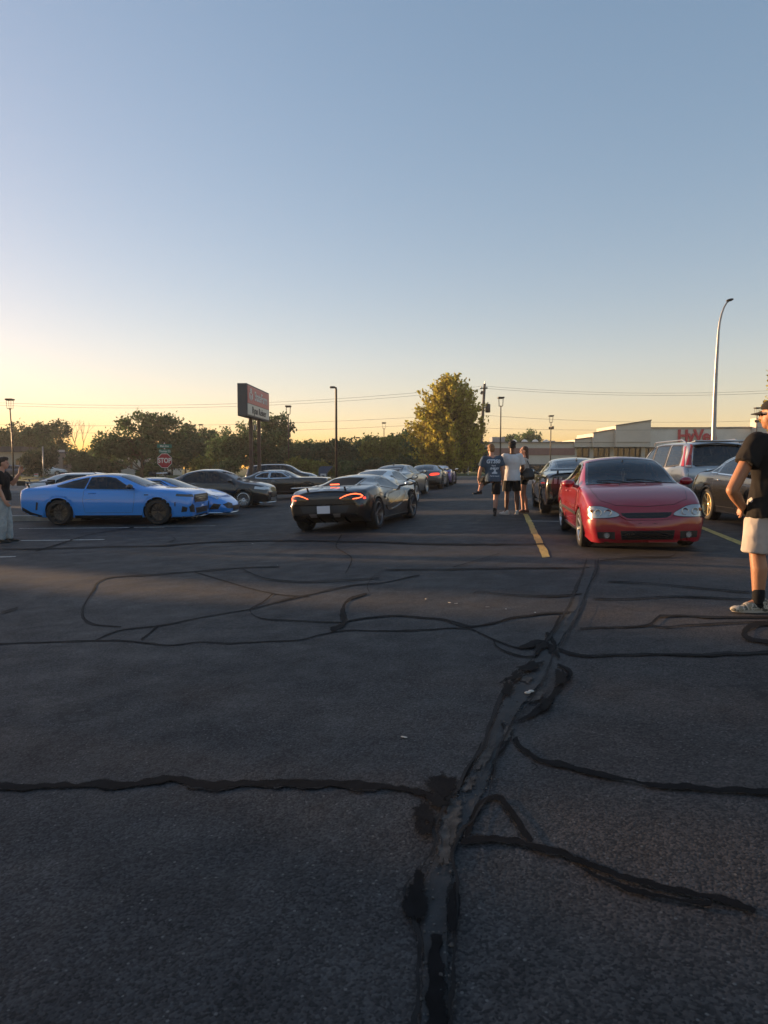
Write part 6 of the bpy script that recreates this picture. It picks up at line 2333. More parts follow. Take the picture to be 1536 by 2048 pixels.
for k in range(n + 1):
    a = pi * k / n
    for lst, dz in ((up_, .003), (dn_, -.003)):
        inner = Vector((cos(a) * .082, .055 + sin(a) * .045, .045 - .008 * abs(cos(a)) + dz))
        outer = Vector((cos(a) * .088, .060 + sin(a) * .115, .040 - .022 * abs(cos(a)) ** 2 + dz))
        lst.append((bm.verts.new(hp(0, 0, 0) + R1 @ inner), bm.verts.new(hp(0, 0, 0) + R1 @ outer)))
for k in range(n):
    bm.faces.new((up_[k][0], up_[k][1], up_[k + 1][1], up_[k + 1][0]))
    bm.faces.new((dn_[k][0], dn_[k + 1][0], dn_[k + 1][1], dn_[k][1]))
    bm.faces.new((up_[k][1], dn_[k][1], dn_[k + 1][1], up_[k + 1][1]))
bmesh.ops.recalc_face_normals(bm, faces=bm.faces[:])
bmo('brim', bm, M_CAP, cp, True)
# sunglasses
bm = bmesh.new()
for sg in (-1, 1):
    tube(bm, [hp(sg * .080, -.02, .018), hp(sg * .078, .06, .020), hp(sg * .060, .092, .016)], .0035, 6)
gl_ = bmo('sunglasses', bm, mat('pale_frame', (.6, .58, .55), .4), t, True)
bm = bmesh.new()
for sg in (-1, 1):
    ellipsoid(bm, hp(sg * .036, .094, .012), (.028, .008, .018), Rh @ Euler((0, 0, -sg * .3)).to_matrix(), 12, 8)
bmo('lens', bm, M_GLOSSB, gl_, True)
ts = tee(t, V_, vary(mat('faded_black_cloth', (.020, .018, .017), .95, spec=.15), .3, 7, .12, 160), 1.14, .80, .46, .016, .205, voxel=.010)
shorts(t, V_, vary(mat('pale_grey_cloth', (.42, .37, .33), .95, spec=.2), .12, 10, .12, 120), 1.10, 1.0, .014, 1.12, .04, voxel=.010)
for s_ in 'lr':
    an = V_['an' + s_]
    bm = bmesh.new()
    capsule(bm, an + Vector((0, -.002, -.02)), an + Vector((0, -.004, .085)), .049, .050)
    bmo('sock', bm, M_CLOTH_BLACK, t, True)
    cr = vary(mat('camouflage_rubber', (.30, .27, .22), .7), .1, 4)
    s__ = shoe(t, an, V_['to' + s_], cr, mat('pale_rubber', (.34, .30, .25), .8), 1.16, 'clog')
nt = cr.node_tree
if not nt.nodes.get('patches'):
    tc = nt.nodes.new('ShaderNodeTexCoord')
    n1 = nt.nodes.new('ShaderNodeTexNoise')
    n1.name = 'patches'
    n1.inputs['Scale'].default_value = 26
    n1.inputs['Detail'].default_value = 2
    rp = nt.nodes.new('ShaderNodeValToRGB')
    rp.color_ramp.interpolation = 'CONSTANT'
    rp.color_ramp.elements[0].color = (.09, .09, .075, 1)
    rp.color_ramp.elements[1].position = .46
    rp.color_ramp.elements[1].color = (.42, .38, .31, 1)
    e = rp.color_ramp.elements.new(.56)
    e.color = (.22, .20, .15, 1)
    nt.links.new(tc.outputs['Object'], n1.inputs['Vector'])
    nt.links.new(n1.outputs['Fac'], rp.inputs[0])
    nt.links.new(rp.outputs[0], nt.nodes['Principled BSDF'].inputs['Base Color'])


# ------------------------------------------------------------------ trees and bushes
M_BARK = vary(mat('bark', (.065, .048, .036), .95, spec=.2), .4, 6, .8, 30)


def leaf_mat(name, c, back=.45):
    if name in MATS:
        return MATS[name]
    m = bpy.data.materials.new(name)
    m.use_nodes = True
    nt = m.node_tree
    nt.nodes.clear()
    N = nt.nodes.new
    out = N('ShaderNodeOutputMaterial')
    d, tr, mx = N('ShaderNodeBsdfDiffuse'), N('ShaderNodeBsdfTranslucent'), N('ShaderNodeMixShader')
    g_ = N('ShaderNodeNewGeometry')
    hs = N('ShaderNodeHueSaturation')
    hs.inputs['Color'].default_value = (*c, 1)
    mr = N('ShaderNodeMapRange')
    mr.inputs[3].default_value, mr.inputs[4].default_value = .55, 1.5
    nt.links.new(g_.outputs['Random Per Island'], mr.inputs[0])
    nt.links.new(mr.outputs[0], hs.inputs['Value'])
    mr2 = N('ShaderNodeMapRange')
    mr2.inputs[3].default_value, mr2.inputs[4].default_value = .475, .515
    nt.links.new(g_.outputs['Random Per Island'], mr2.inputs[0])
    nt.links.new(mr2.outputs[0], hs.inputs['Hue'])
    nt.links.new(hs.outputs[0], d.inputs[0])
    nt.links.new(hs.outputs[0], tr.inputs[0])
    mx.inputs[0].default_value = back
    nt.links.new(d.outputs[0], mx.inputs[1])
    nt.links.new(tr.outputs[0], mx.inputs[2])
    nt.links.new(mx.outputs[0], out.inputs[0])
    MATS[name] = m
    return m


L_DARK = leaf_mat('dark_leaves', (.058, .100, .048), .42)
L_MID = leaf_mat('mid_leaves', (.085, .135, .056), .46)
L_YEL = leaf_mat('yellow_green_leaves', (.18, .19, .045), .5)
L_MAPLE = leaf_mat('maple_leaves', (.36, .32, .06), .5)
L_NEEDLE = leaf_mat('conifer_needles', (.045, .068, .042), .25)


def leaf_cloud(centres, dirs, n_per, rad, size, aspect=1.6, flat=0.0, r=None):
    """many leaf-sized quads spread in clumps about the given centres"""
    r = r or rng
    C_ = np.repeat(np.array(centres, float), n_per, 0)
    D_ = np.repeat(np.array(dirs, float), n_per, 0)
    N_ = len(C_)
    off = r.normal(0, 1, (N_, 3)) * rad
    along = r.uniform(-1, 1, (N_, 1)) * rad * 1.6
    C_ = C_ + off * .62 + D_ * along
    a = r.normal(0, 1, (N_, 3)) + D_ * 1.2
    a /= np.linalg.norm(a, axis=1, keepdims=True)
    b = np.cross(a, r.normal(0, 1, (N_, 3)) + np.array((0, 0, flat)))
    b /= np.maximum(1e-6, np.linalg.norm(b, axis=1, keepdims=True))
    s = size * r.uniform(.6, 1.35, (N_, 1))
    A, B = a * s * aspect * .5, b * s * .5
    nn = np.cross(a, b)
    V_ = np.stack([C_ - A, C_ + B * .9 + nn * s * .08, C_ + A, C_ - B * .9 + nn * s * .08], 1).reshape(-1, 3)
    me = bpy.data.meshes.new('crown')
    me.vertices.add(len(V_))
    me.vertices.foreach_set('co', V_.ravel())
    me.loops.add(N_ * 4)
    me.loops.foreach_set('vertex_index', np.arange(N_ * 4))
    me.polygons.add(N_)
    me.polygons.foreach_set('loop_start', np.arange(N_) * 4)
    me.polygons.foreach_set('loop_total', np.full(N_, 4))
    me.update()
    me.validate()
    return me


def tree(name, label, x, y, h, w, leaf, group=None, base=.25, n=260, per=26, size=.2, rad=.35, lobes=5, trunk=.16, limbs=7, seed=0, spiky=0.0, cat='tree', lean=0.0, depth=None, z=0.0, conic=0.0):
    r = np.random.default_rng(seed + 11)
    rr = random.Random(seed)
    t = thing(name, label, cat, (x, y, g(x) + z), rr.uniform(0, 6.28) if depth is None else 0.0, group)
    zb, zt = h * base, h
    cz, rz = (zb + zt) / 2, (zt - zb) / 2
    dp = depth or w
    # lobes: overlapping balls of uneven size that together make the outline
    lob = [((lean * .3, 0, cz), (w * .36, dp * .36, rz * .82))]
    for k in range(lobes):
        a = 2 * pi * k / lobes + rr.uniform(-.5, .5)
        zz = cz + rz * rr.uniform(-.55, .62)
        f = 1 - conic * max(0, (zz - zb) / (zt - zb))
        d = rr.uniform(.22, .34) * f
        sc = rr.uniform(.16, .30) * f
        lob.append(((cos(a) * w * d + lean * (zz / h), sin(a) * dp * d, zz), (w * sc, dp * sc, rz * rr.uniform(.28, .5))))
    cen, dirs = [], []
    while len(cen) < n:
        c, q = lob[r.integers(0, len(lob))]
        u = r.normal(0, 1, 3)
        u /= np.linalg.norm(u)
        k = r.uniform(.55, 1.05) ** .5
        p = np.array(c) + u * np.array(q) * k
        if p[2] < zb * .7 or p[2] > zt * 1.03:
            continue
        cen.append(p)
        o = p - np.array((lean * .5, 0, zb))
        o /= max(1e-6, np.linalg.norm(o))
        dirs.append(o * spiky + np.array((0, 0, spiky * .5)))
    me = leaf_cloud(cen, dirs, per, rad, size, 1.7, 0, r)
    bm = bmesh.new()
    top = h * .72
    pts = [Vector((lean * k * .8 + .05 * h * .1 * sin(k * 5 + seed), .04 * cos(k * 4 + seed), k * top)) for k in np.linspace(0, 1, 7)]
    tr_ = trunk * h * .16
    tube(bm, pts, [tr_ * (1.35 if i == 0 else 1 - .75 * i / 6) for i in range(7)], 8)
    for k in range(limbs):
        c = cen[rr.randrange(len(cen))]
        s0 = pts[rr.randrange(1, 5)]
        e = Vector(c)
        m1 = s0.lerp(e, .5) + Vector((0, 0, -.06 * h * rr.random()))
        tube(bm, [s0, m1, e], [tr_ * .42, tr_ * .26, tr_ * .08], 6)
    bmo('trunk', bm, M_BARK, t, True)
    link('crown', me, leaf, t)
    return t


def maple(name, label, x, y, h, w, leaf, base=.10, nb=95, seed=3, size=.19, per=11, z=.1):
    """upswept branches whose leafy ends make a ragged, tapering outline"""
    r = np.random.default_rng(seed)
    rr = random.Random(seed)
    t = thing(name, label, 'tree', (x, y, g(x) + z))
    prof = pchip([(0, .45), (.08, .75), (.25, .97), (.42, 1.0), (.62, .86), (.80, .64), (.92, .42), (1.0, .12)])
    bm = bmesh.new()
    tube(bm, [(0, 0, 0), (.05, 0, h * .25), (-.04, .03, h * .55), (.03, 0, h * .92)], [.26, .2, .12, .03], 9)
    cen, dirs = [], []
    for k in range(nb):
        f = (k + rr.random()) / nb
        zt_ = h * (base + (1 - base) * f)
        rad = w / 2 * prof(f) * rr.uniform(.62, 1.16)
        a = k * 2.39996 + rr.uniform(-.4, .4)
        tip = Vector((cos(a) * rad, sin(a) * rad, zt_))
        s0 = Vector((0, 0, max(h * .1, zt_ - rad * rr.uniform(.5, 1.0))))
        m1 = s0.lerp(tip, .55) + Vector((0, 0, -.08 * rad))
        if rad > .4:
            tube(bm, [s0, m1, tip], [.05, .03, .008], 5)
        d = (tip - m1).normalized()
        d = (d + Vector((0, 0, .5))).normalized()
        n_ = max(3, int(rad * 4.2))
        for j in range(n_):
            q = s0.lerp(m1, .0).lerp(tip, .38 + .66 * (j + rr.random()) / n_)
            cen.append(np.array(q) + r.normal(0, .13, 3))
            dirs.append(np.array(d))
    bmo('trunk', bm, M_BARK, t, True)
    link('crown', leaf_cloud(cen, dirs, per, .21, size, 1.7, 0, r), leaf, t)
    return t


# the maple that takes the sun
maple('maple_tree', 'tall bushy tree with its left side gold in the sun, beside the utility pole', 5.95, 66, 9.1, 6.9, L_MAPLE, .08, 190, 3, .20, 13)
# wide spreading tree behind the stop sign
tree('spreading_tree', 'wide dark spreading tree with a forked trunk behind the stop sign', -25.2, 74, 6.9, 9.2, L_DARK, None, .30, 380, 26, .22, .42, 8, .16, 14, 5, .2, depth=7, z=.1)
# the two broad trees behind the billboard
tree('broad_tree', 'large dark round tree behind the twin posts of the red and white sign', -14.3, 78, 7.4, 9.4, L_DARK, None, .08, 420, 26, .22, .42, 8, .14, 8, 8, .2, z=.1)
# left cluster
GL = 'trees over the low tan building at far left'
for i, (u, y, h, w, lf) in enumerate(((-20, 112, 7.2, 7, L_MID), (30, 118, 7.4, 7, L_DARK), (68, 112, 8.2, 6.5, L_MID), (102, 110, 8.6, 6.5, L_MID))):
    x = (u - 768) / F * y
    tree('tree', {-20: 'hazy tree cut by the left frame edge above the tan building', 30: 'hazy dark tree behind the lantern lamp at the left edge', 68: 'hazy green tree above the tan building right of the lantern lamp', 102: 'hazy rounded tree left of the small bare tree'}[u], x, y, h, w, lf, GL, .2, 220, 24, .27, .5, 6, .13, 8, 20 + i, .2, z=.1)
tree('conifer_tree', 'dark dense rounded conifer in front of the low tan building', -40.5, 84, 4.0, 4.8, L_NEEDLE, None, .03, 320, 26, .16, .22, 6, .1, 3, 31, .5, z=.1, conic=.3)
tree('tree', 'low dark tree between the conifer and the spreading tree', -34.5, 84, 3.6, 5.0, L_DARK, None, .08, 240, 24, .2, .32, 6, .12, 4, 32, .2, z=.1)
# bare little tree
t = thing('bare_tree', 'small leafless tree standing up against the yellow sky at left', 'tree', ((162 - 768) / F * 105, 105, .0), 0)
bm = bmesh.new()
rr = random.Random(4)


def twig(p, d, L, r_, lv):
    q = p + d * L
    tube(bm, [p, p.lerp(q, .5) + Vector((rr.uniform(-.05, .05), 0, 0)) * L, q], [r_, r_ * .8, r_ * .6], 5)
    if lv:
        for _ in range(3 if lv > 1 else 2):
            a = Vector((rr.uniform(-.8, .8), rr.uniform(-.8, .8), rr.uniform(.1, .6)))
            twig(q, (d + a).normalized(), L * rr.uniform(.6, .8), r_ * .6, lv - 1)


twig(Vector((0, 0, 0)), Vector((0, 0, 1)), 2.6, .10, 4)
bmo('branches', bm, M_BARK, t)
# tree line beyond the road
GT = 'trees along the far side of the road'
GB = 'bushes along the far side of the road'
TREE_LABEL = {
    372: 'green tree directly right of the stop sign across the road',
    345: 'dark tree straight behind the stop sign and its green blades',
    396: 'small dark tree behind the thin lamp right of the stop sign',
    598: 'green tree just right of the lamp beside the pylon sign',
    632: 'dark tree in the belt above the blue letter box',
    664: 'dark tree behind the plain box-headed pole lamp',
    700: 'dark tree behind the small pale lantern-topped lamp',
    728: 'green tree in the belt between the two small distant lamps',
    770: 'yellow-green tree under the distant lamp left of the gold tree',
    806: 'green tree under the small pointed pine',
    838: 'dark tree touching the left side of the gold tree',
    868: 'green tree behind the lower left of the gold tree',
    930: 'dark tree behind the right foot of the gold tree',
    545: 'dark tree between the pylon sign and the lamp to its right',
    440: 'green tree left of the pylon sign above the winged four-door',
}
row = [(372, 92, 6.2, 6.0, L_MID, 0), (345, 96, 5.8, 5.5, L_DARK, 0), (396, 88, 5.0, 4.5, L_DARK, 0), (598, 96, 5.2, 5.6, L_MID, 0), (632, 92, 4.6, 5.6, L_DARK, 0), (664, 88, 4.7, 5.2, L_DARK, 0), (700, 86, 4.9, 6.0, L_DARK, 0), (728, 92, 5.0, 5.0, L_MID, 0),
       (770, 78, 4.4, 5.4, L_YEL, 0), (806, 82, 4.6, 5.0, L_MID, 0), (838, 84, 4.6, 5.0, L_DARK, 0), (868, 82, 4.4, 5.0, L_MID, 0), (930, 80, 4.6, 4.6, L_DARK, 0), (545, 90, 5.4, 5.6, L_DARK, 0), (440, 92, 6.6, 6.6, L_MID, 0)]
for i, (u, y, h, w, lf, _) in enumerate(row):
    x = (u - 768) / F * y
    tree('tree', TREE_LABEL[u], x, y, h, w, lf, GT, .06, 230, 22, .23, .38, 7, .13, 4, 50 + i, .2, z=.1)
BUSH_LABEL = {
    410: 'yellow-green bush under the thin lamp above the winged four-door',
    450: 'green bush just left of the pylon sign posts',
    600: 'yellow-green bush just right of the lamp by the pylon sign',
    636: 'yellow-green bush behind the blue letter box',
    690: 'green bush just right of the plain box-headed pole lamp',
    746: 'dark bush right of the small pale lamp',
    800: 'dark bush seen above the ring-lamp coupe',
    846: 'green bush seen above the matt grey grand tourer',
    300: 'green bush in front of the spreading tree trunk',
    222: 'wide dark bush left of the spreading tree',
    890: 'small dark bush seen above the purple car',
}
for i, (u, y, h, w, lf) in enumerate(((410, 72, 2.3, 3.2, L_YEL), (450, 71, 2.2, 3.0, L_MID), (600, 71, 2.2, 3.2, L_YEL), (636, 70, 2.0, 2.8, L_YEL), (690, 70, 1.9, 2.6, L_MID), (746, 69, 1.9, 2.8, L_DARK), (800, 70, 2.1, 3.0, L_DARK), (846, 70, 2.0, 2.8, L_MID), (300, 80, 1.8, 3.0, L_MID), (222, 86, 2.0, 4.0, L_DARK), (890, 71, 1.6, 2.2, L_DARK))):
    x = (u - 768) / F * y
    tree('bush', BUSH_LABEL[u], x, y, h, w, lf, GB, .0, 130, 22, .17, .24, 6, .06, 3, 90 + i, .2, 'bush', z=.1)
tree('pine_tree', 'small pointed pine above the tree belt left of the gold tree', (815 - 768) / F * 90, 90, 5.9, 3.4, L_NEEDLE, None, .2, 190, 24, .2, .26, 6, .1, 4, 77, .5, z=.1, conic=.85)
GH = 'trees behind the grocery store wing'
for i, (u, y, h, w, lf) in enumerate(((1010, 132, 5.6, 5.5, L_MID), (1030, 135, 7.0, 5, L_DARK), (1050, 130, 7.2, 6, L_MID), (1072, 132, 6.9, 6, L_DARK), (1096, 134, 5.6, 4, L_DARK), (990, 134, 5.2, 4, L_YEL))):
    x = (u - 768) / F * y
    tree('tree', {1010: 'low green tree top just right of the lamp by the utility pole', 1030: 'dark tree top left of the highest one over the store wing', 1050: 'highest green tree top over the low store wing', 1072: 'dark tree top right of the highest one over the store wing', 1096: 'low dark tree top behind the lamp with floodlight', 990: 'yellow-green tree top between the utility pole and the lamp'}[u], x, y, h, w, lf, GH, .15, 200, 22, .28, .45, 6, .13, 5, 120 + i, .2)
maple('slim_tree', 'slim leafy tree at the right edge above the man in the cap', 26.75, 48, 8.0, 2.0, L_MAPLE, .35, 60, 9, .17, 14, 0)
# unseen tree row added at left to keep the low sun off the asphalt
GS = 'unseen trees added at left to shade the lot'
for i, (p, h, w) in enumerate(((-6, 7.4, 5), (-2.6, 7.6, 5), (.6, 7.5, 4.5), (4.2, 7.4, 4.2), (7.6, 5.7, 3.0), (10.6, 5.8, 4.0), (13.8, 5.7, 3.8), (16.0, 5.0, 2.0), (19.8, 5.0, 3.4), (23, 5.2, 3.6), (27, 6.2, 5), (31, 6.4, 5), (35, 6.4, 5))):
    D = 62
    x, y = -.883 * D + p * .469, .469 * D + p * .883
    tree('tree', 'one of the unseen low thick trees added at left to shade the lot', x, y, h, w, L_DARK, GS, .0, 230, 22, .28, .45, 6, .1, 3, 160 + i, .1)

for i, (p, h, w) in enumerate(((65.5, 14.5, 9), (70, 15, 9), (74.5, 14, 9))):  # tall trees out of view, added to shade the tree line across the road
    D = 128
    x, y = -.883 * D + p * .469, .469 * D + p * .883
    tree('tree', 'one of the unseen tall trees added at far left to shade the background trees', x, y, h, w, L_DARK, 'unseen tall trees added to shade the background', .05, 300, 22, .45, .8, 7, .1, 4, 190 + i, .1)

# ------------------------------------------------------------------ buildings
M_TAN = vary(mat('tan_wall', (.38, .33, .265), .9), .08, .8, .2, 30)
M_TAN2 = vary(mat('pale_wall', (.68, .64, .57), .9), .07, .7, .2, 30)
M_TAN3 = vary(mat('warm_wall', (.58, .52, .44), .9), .07, .7, .2, 30)
M_MAROON = vary(mat('maroon_band', (.26, .14, .12), .9), .1, 2)
M_DKROOF = vary(mat('dark_roof', (.045, .048, .055), .85), .2, 2)
M_WINB = mat('window_pane', (.02, .024, .028), .06, .0, .6, coat=.6)
M_FRAME = mat('dark_window_frame', (.05, .045, .04), .5)
M_SIGNRED = mat('sign_red', (.52, .016, .035), .5)
M_COPING = mat('roof_coping', (.20, .17, .14), .6)


def slab(name, x0, x1, y0, y1, z0, z1, m, parent=None, bev=0.0):
    bm = bmesh.new()
    box(bm, ((x0 + x1) / 2, (y0 + y1) / 2, (z0 + z1) / 2), (x1 - x0, y1 - y0, z1 - z0), None, bev)
    return bmo(name, bm, m, parent)


# grocery store; its front runs nearly across the view
YS = 110.0
t = thing('store_building', 'long tan grocery store with red lettering and stepped parapet', 'building', (0, YS, 0.2), 0)


def ux(u, y=YS):
    return (u - 768) / F * y


def vz(v, y=YS):
    return EYE + (928.5 - v) / F * y - .2


def prism_wall(name, u0, u1, v0a, v0b, z0, y0, y1, m, parent):
    """a wall block whose top may slope"""
    xa, xb = ux(u0), ux(u1)
    za, zb = vz(v0a), vz(v0b)
    v = [(xa, y0, z0), (xb, y0, z0), (xb, y0, zb), (xa, y0, za), (xa, y1, z0), (xb, y1, z0), (xb, y1, zb), (xa, y1, za)]
    f = [(0, 1, 2, 3), (5, 4, 7, 6), (1, 5, 6, 2), (4, 0, 3, 7), (3, 2, 6, 7), (4, 5, 1, 0)]
    return link(name, mesh(v, f), m, parent)


# low left wing: four courses of colour
w_ = prism_wall('wall', 940, 1149, 886, 884, 0, 0, 30, M_TAN3, t)
slab('stripe', ux(941), ux(1148), -.10, -.02, vz(911), vz(897), M_MAROON, w_)
slab('base_course', ux(941), ux(1148), -.22, -.02, 0.0, vz(929), M_DKROOF, w_)
slab('coping', ux(938), ux(1149.5), -.25, .1, vz(886.5), vz(884.6), M_COPING, w_)
for k in range(4):
    u = 1036 + k * 22
    bm = bmesh.new()
    ellipsoid(bm, (ux(u), 4, vz(884.5)), (.55, .55, .5))
    bmo('roof_vent', bm, M_TAN2, w_, True)
slab('roof_unit', ux(995), ux(1022), 6, 9, vz(885.5), vz(872), mat('grey_unit', (.22, .23, .24), .6), w_, .05)
slab('roof_unit', ux(1120), ux(1134), 8, 10, vz(884.5), vz(879), mat('grey_unit', (0, 0, 0)), w_, .05)
for (u0, u1) in ((1064, 1078), (1080, 1098), (1000, 1012), (1104, 1120)):
    f_ = slab('window', ux(u0), ux(u1), -.30, -.24, .25, vz(931), M_FRAME, w_)
    slab('pane', ux(u0 + 1), ux(u1 - 1), -.335, -.30, .35, vz(932.5), M_WINB, f_)
# stepped entrance blocks
for (u0, u1, va, vb, y0) in ((1146, 1181, 880.5, 876, -.6), (1180, 1223, 868, 860.5, -1.2), (1221.5, 1290, 854, 843.5, -1.8)):
    q = prism_wall('parapet', u0, u1, va, vb, vz(895), y0, 8, M_TAN3, t)
    # a proud band below the coping
    slab('band', ux(u0) + .05, ux(u1) - .05, y0 - .12, y0 - .01, vz(886.5), vz(885.6), M_COPING, q)
    xa, xb = ux(u0), ux(u1)
    za, zb = vz(va), vz(vb)
    e = link('coping', mesh([(xa - .05, y0 - .15, za - .05), (xb + .05, y0 - .15, zb - .05), (xb + .05, y0 - .15, zb + .12), (xa - .05, y0 - .15, za + .12), (xa - .05, y0 + .5, za - .05), (xb + .05, y0 + .5, zb - .05), (xb + .05, y0 + .5, zb + .12), (xa - .05, y0 + .5, za + .12)],
                            [(0, 1, 2, 3), (5, 4, 7, 6), (1, 5, 6, 2), (4, 0, 3, 7), (3, 2, 6, 7), (4, 5, 1, 0)]), M_COPING, q)
# main wall with the sign
m_ = prism_wall('wall', 1290, 1502, 857, 854, vz(895), .2, 40, M_TAN2, t)
slab('coping', ux(1290.5), ux(1502), .0, .6, vz(857.2), vz(855.4), M_COPING, m_)
prism_wall('tower', 1500, 1640, 838.5, 838.5, 0, -1.5, .6, M_TAN3, t)
# shop front of dark glazing
back = slab('glazing_wall', ux(1149), ux(1500), .9, 1.2, 0, vz(895.2), M_DKROOF, t)
k = 0
for (u0, u1, n_) in ((1152, 1180, 2), (1186, 1222, 3), (1226, 1284, 5), (1288, 1330, 4), (1334, 1398, 5), (1402, 1496, 7)):
    for j in range(n_):
        a, b = ux(u0) + (ux(u1) - ux(u0)) * j / n_, ux(u0) + (ux(u1) - ux(u0)) * (j + 1) / n_
        f_ = slab('window', a + .04, b - .04, .78, .895, vz(914.5), vz(896.5), M_FRAME, back)
        slab('pane', a + .12, b - .12, .745, .778, vz(913.6), vz(897.4), M_WINB, f_)
        f2 = slab('window', a + .04, b - .04, .78, .895, .3, vz(916.0), M_FRAME, back)
        slab('pane', a + .12, b - .12, .745, .778, .4, vz(917.0), M_WINB, f2)
for u in (1149.5, 1183, 1224, 1286, 1332, 1400, 1498):
    slab('pillar', ux(u) - .3, ux(u) + .3, .3, .74, 0, vz(895.6), M_TAN3, back)
sg_ = link('lettering', text_mesh('HyVee', 2.55, .075, .92, 0, .10, .92), M_SIGNRED, m_)
sg_.rotation_euler = (R(90), 0, 0)
sg_.location = (ux(1391), .06, vz(873.5))

# low tan building at far left
t = thing('low_building', 'low tan building with dark roof at the far left behind the trees', 'building', (0, 100, 0), 0)


def lx(u):
    return (u - 768) / F * 100


def lz(v):
    return EYE + (928.5 - v) / F * 100


w_ = slab('wall', lx(-60), lx(76), 0, 14, -.3, lz(905), M_TAN, t)
slab('roof', lx(-62), lx(78), -.5, 14.4, lz(904.6), lz(902), M_DKROOF, t)
slab('roof_block', lx(-40), lx(30), 2, 12, lz(901.9), lz(893), M_DKROOF, t)
w2 = slab('wall', lx(76.5), lx(190), .3, 14, -.3, lz(907), vary(mat('brown_wall', (.22, .18, .15), .9), .1, 1), t)
slab('roof', lx(76.8), lx(191), .1, 14.2, lz(906.8), lz(905), M_DKROOF, t)
for u in (57, 97):
    slab('roof_unit', lx(u), lx(u + 7), 3, 4.4, lz(905.2), lz(899.5), mat('pale_unit', (.4, .4, .4), .6), t, .03)
for u in (152, 175):
    slab('chimney', lx(u), lx(u + 6), 5, 5.6, lz(906), lz(901), vary(mat('red_brick', (.2, .09, .07), .9), .3, 8), t)
for u in (8, 34, 60, 94, 128):
    f_ = slab('window', lx(u), lx(u + 9), -.14, -.02, .8, 2.1, M_FRAME, w_ if u < 76 else w2)
    slab('pane', lx(u) + .08, lx(u + 9) - .08, -.17, -.141, .88, 2.02, M_WINB, f_)
# pale building behind the spreading tree
t = thing('low_building', 'pale low building half hidden behind the wide spreading tree', 'building', (0, 104, 0), 0)
w_ = slab('wall', (182 - 768) / F * 104, (330 - 768) / F * 104, 0, 9, -.3, 2.6, vary(mat('cream_wall', (.48, .46, .41), .9), .1, 1), t)
slab('roof', (180 - 768) / F * 104, (332 - 768) / F * 104, -.3, 9.3, 2.605, 2.85, M_DKROOF, t)
for u in (186, 196, 206, 216, 250, 262, 286, 300, 314):
    f_ = slab('window', (u - 768) / F * 104, (u + 5 - 768) / F * 104, -.12, -.02, .7, 2.0, M_FRAME, w_)
    slab('pane', (u + .8 - 768) / F * 104, (u + 4.2 - 768) / F * 104, -.15, -.121, .78, 1.92, M_WINB, f_)

# ------------------------------------------------------------------ lamps, poles, wires
M_STEEL = vary(mat('galvanised_steel', (.30, .31, .32), .45, .7), .15, 3)
M_BRONZE = mat('dark_bronze_metal', (.045, .038, .033), .5, .4)
M_PALEG = mat('frosted_glass', (.55, .52, .45), .35)
M_WOOD = vary(mat('weathered_wood', (.10, .085, .072), .9), .3, 5, .5, 30)


def lantern(label, u, vtop, y, double=False, group='square lantern street lamps', lean=0.0):
    x = (u - 768) / F * y
    zt = EYE + (928.5 - vtop) / F * y
    z0 = g(x)
    h = zt - z0
    t = thing('street_lamp', label, 'street lamp', (x, y, z0), 0, group)
    bm = bmesh.new()
    tube(bm, [(0, 0, 0), (0, 0, h * .5), (lean, 0, h - .95)], [.075, .065, .05], 10)
    bmo('pole', bm, M_BRONZE, t, True)
    bm = bmesh.new()
    lathe(bm, [(.001, .0), (.24, 0), (.24, .12), (.16, .5), (.001, .5)], 12, 'z')
    bmo('footing', bm, M_CONC, t)
    bm = bmesh.new()
    w = .21
    for sx in (-1, 1):
        for sy in (-1, 1):
            tube(bm, [(lean + sx * w * .8, sy * w * .8, h - .82), (lean + sx * w, sy * w, h - .12)], .018, 5)
    for z, k in ((h - .84, .82), (h - .13, 1.0)):
        tube(bm, [(lean + a * w * k, b * w * k, z) for a, b in ((-1, -1), (1, -1), (1, 1), (-1, 1), (-1, -1))], .02, 5)
    bmo('lantern_frame', bm, M_BRONZE, t)
    bm = bmesh.new()
    box(bm, (lean, 0, h - .04), (.60, .60, .14), None, .04)
    bmo('lamp_hood', bm, M_BRONZE, t)
    bm = bmesh.new()
    lathe(bm, [(.001, h - .95), (.07, h - .93), (.06, h - .80), (.001, h - .78)], 8, 'z')
    bmesh.ops.translate(bm, vec=(lean, 0, 0), verts=bm.verts[:])
    bmo('collar', bm, M_BRONZE, t)
    if double:
        bm = bmesh.new()
        box(bm, (lean + .16, -.12, h - 1.5), (.3, .3, .36), (0, 0, .4), .05)
        box(bm, (lean - .2, -.12, h - 1.55), (.2, .25, .3), (0, 0, -.4), .05)
        bmo('floodlight', bm, M_BRONZE, t)
    return t


lantern('tall lantern-topped street lamp at the far left edge', 28, 800, 62, lean=-.1)
lantern('thin lantern-topped street lamp left of the red and white sign', 404, 850, 104)
lantern('lantern-topped street lamp just right of the red and white sign', 578, 813.5, 72)
lantern('distant lantern-topped street lamp left of the gold tree', 768, 846.5, 98)
lantern('small pale lantern-topped lamp above the low car queue', 716, 875.5, 100)
lantern('lantern-topped street lamp beside the utility pole', 1000, 796.5, 68)
lantern('lantern-topped street lamp with floodlight in front of the low store wing', 1100, 832.5, 88, True)
lantern('lantern-topped street lamp with floodlights above the man in the cap', 1509, 817, 82, True)
# plain thin pole
x = (88 - 768) / F * 68
t = thing('sign_pole', 'plain thin grey pole in front of the dark conifer', 'pole', (x, 68, g(x)))
bm = bmesh.new()
tube(bm, [(0, 0, 0), (0, 0, 3.35)], .06, 8)
bmo('pole', bm, M_STEEL, t, True)
bm = bmesh.new()
box(bm, (0, 0, .1), (.6, .6, .24), None, .03)
bmo('footing', bm, M_CONC, t)
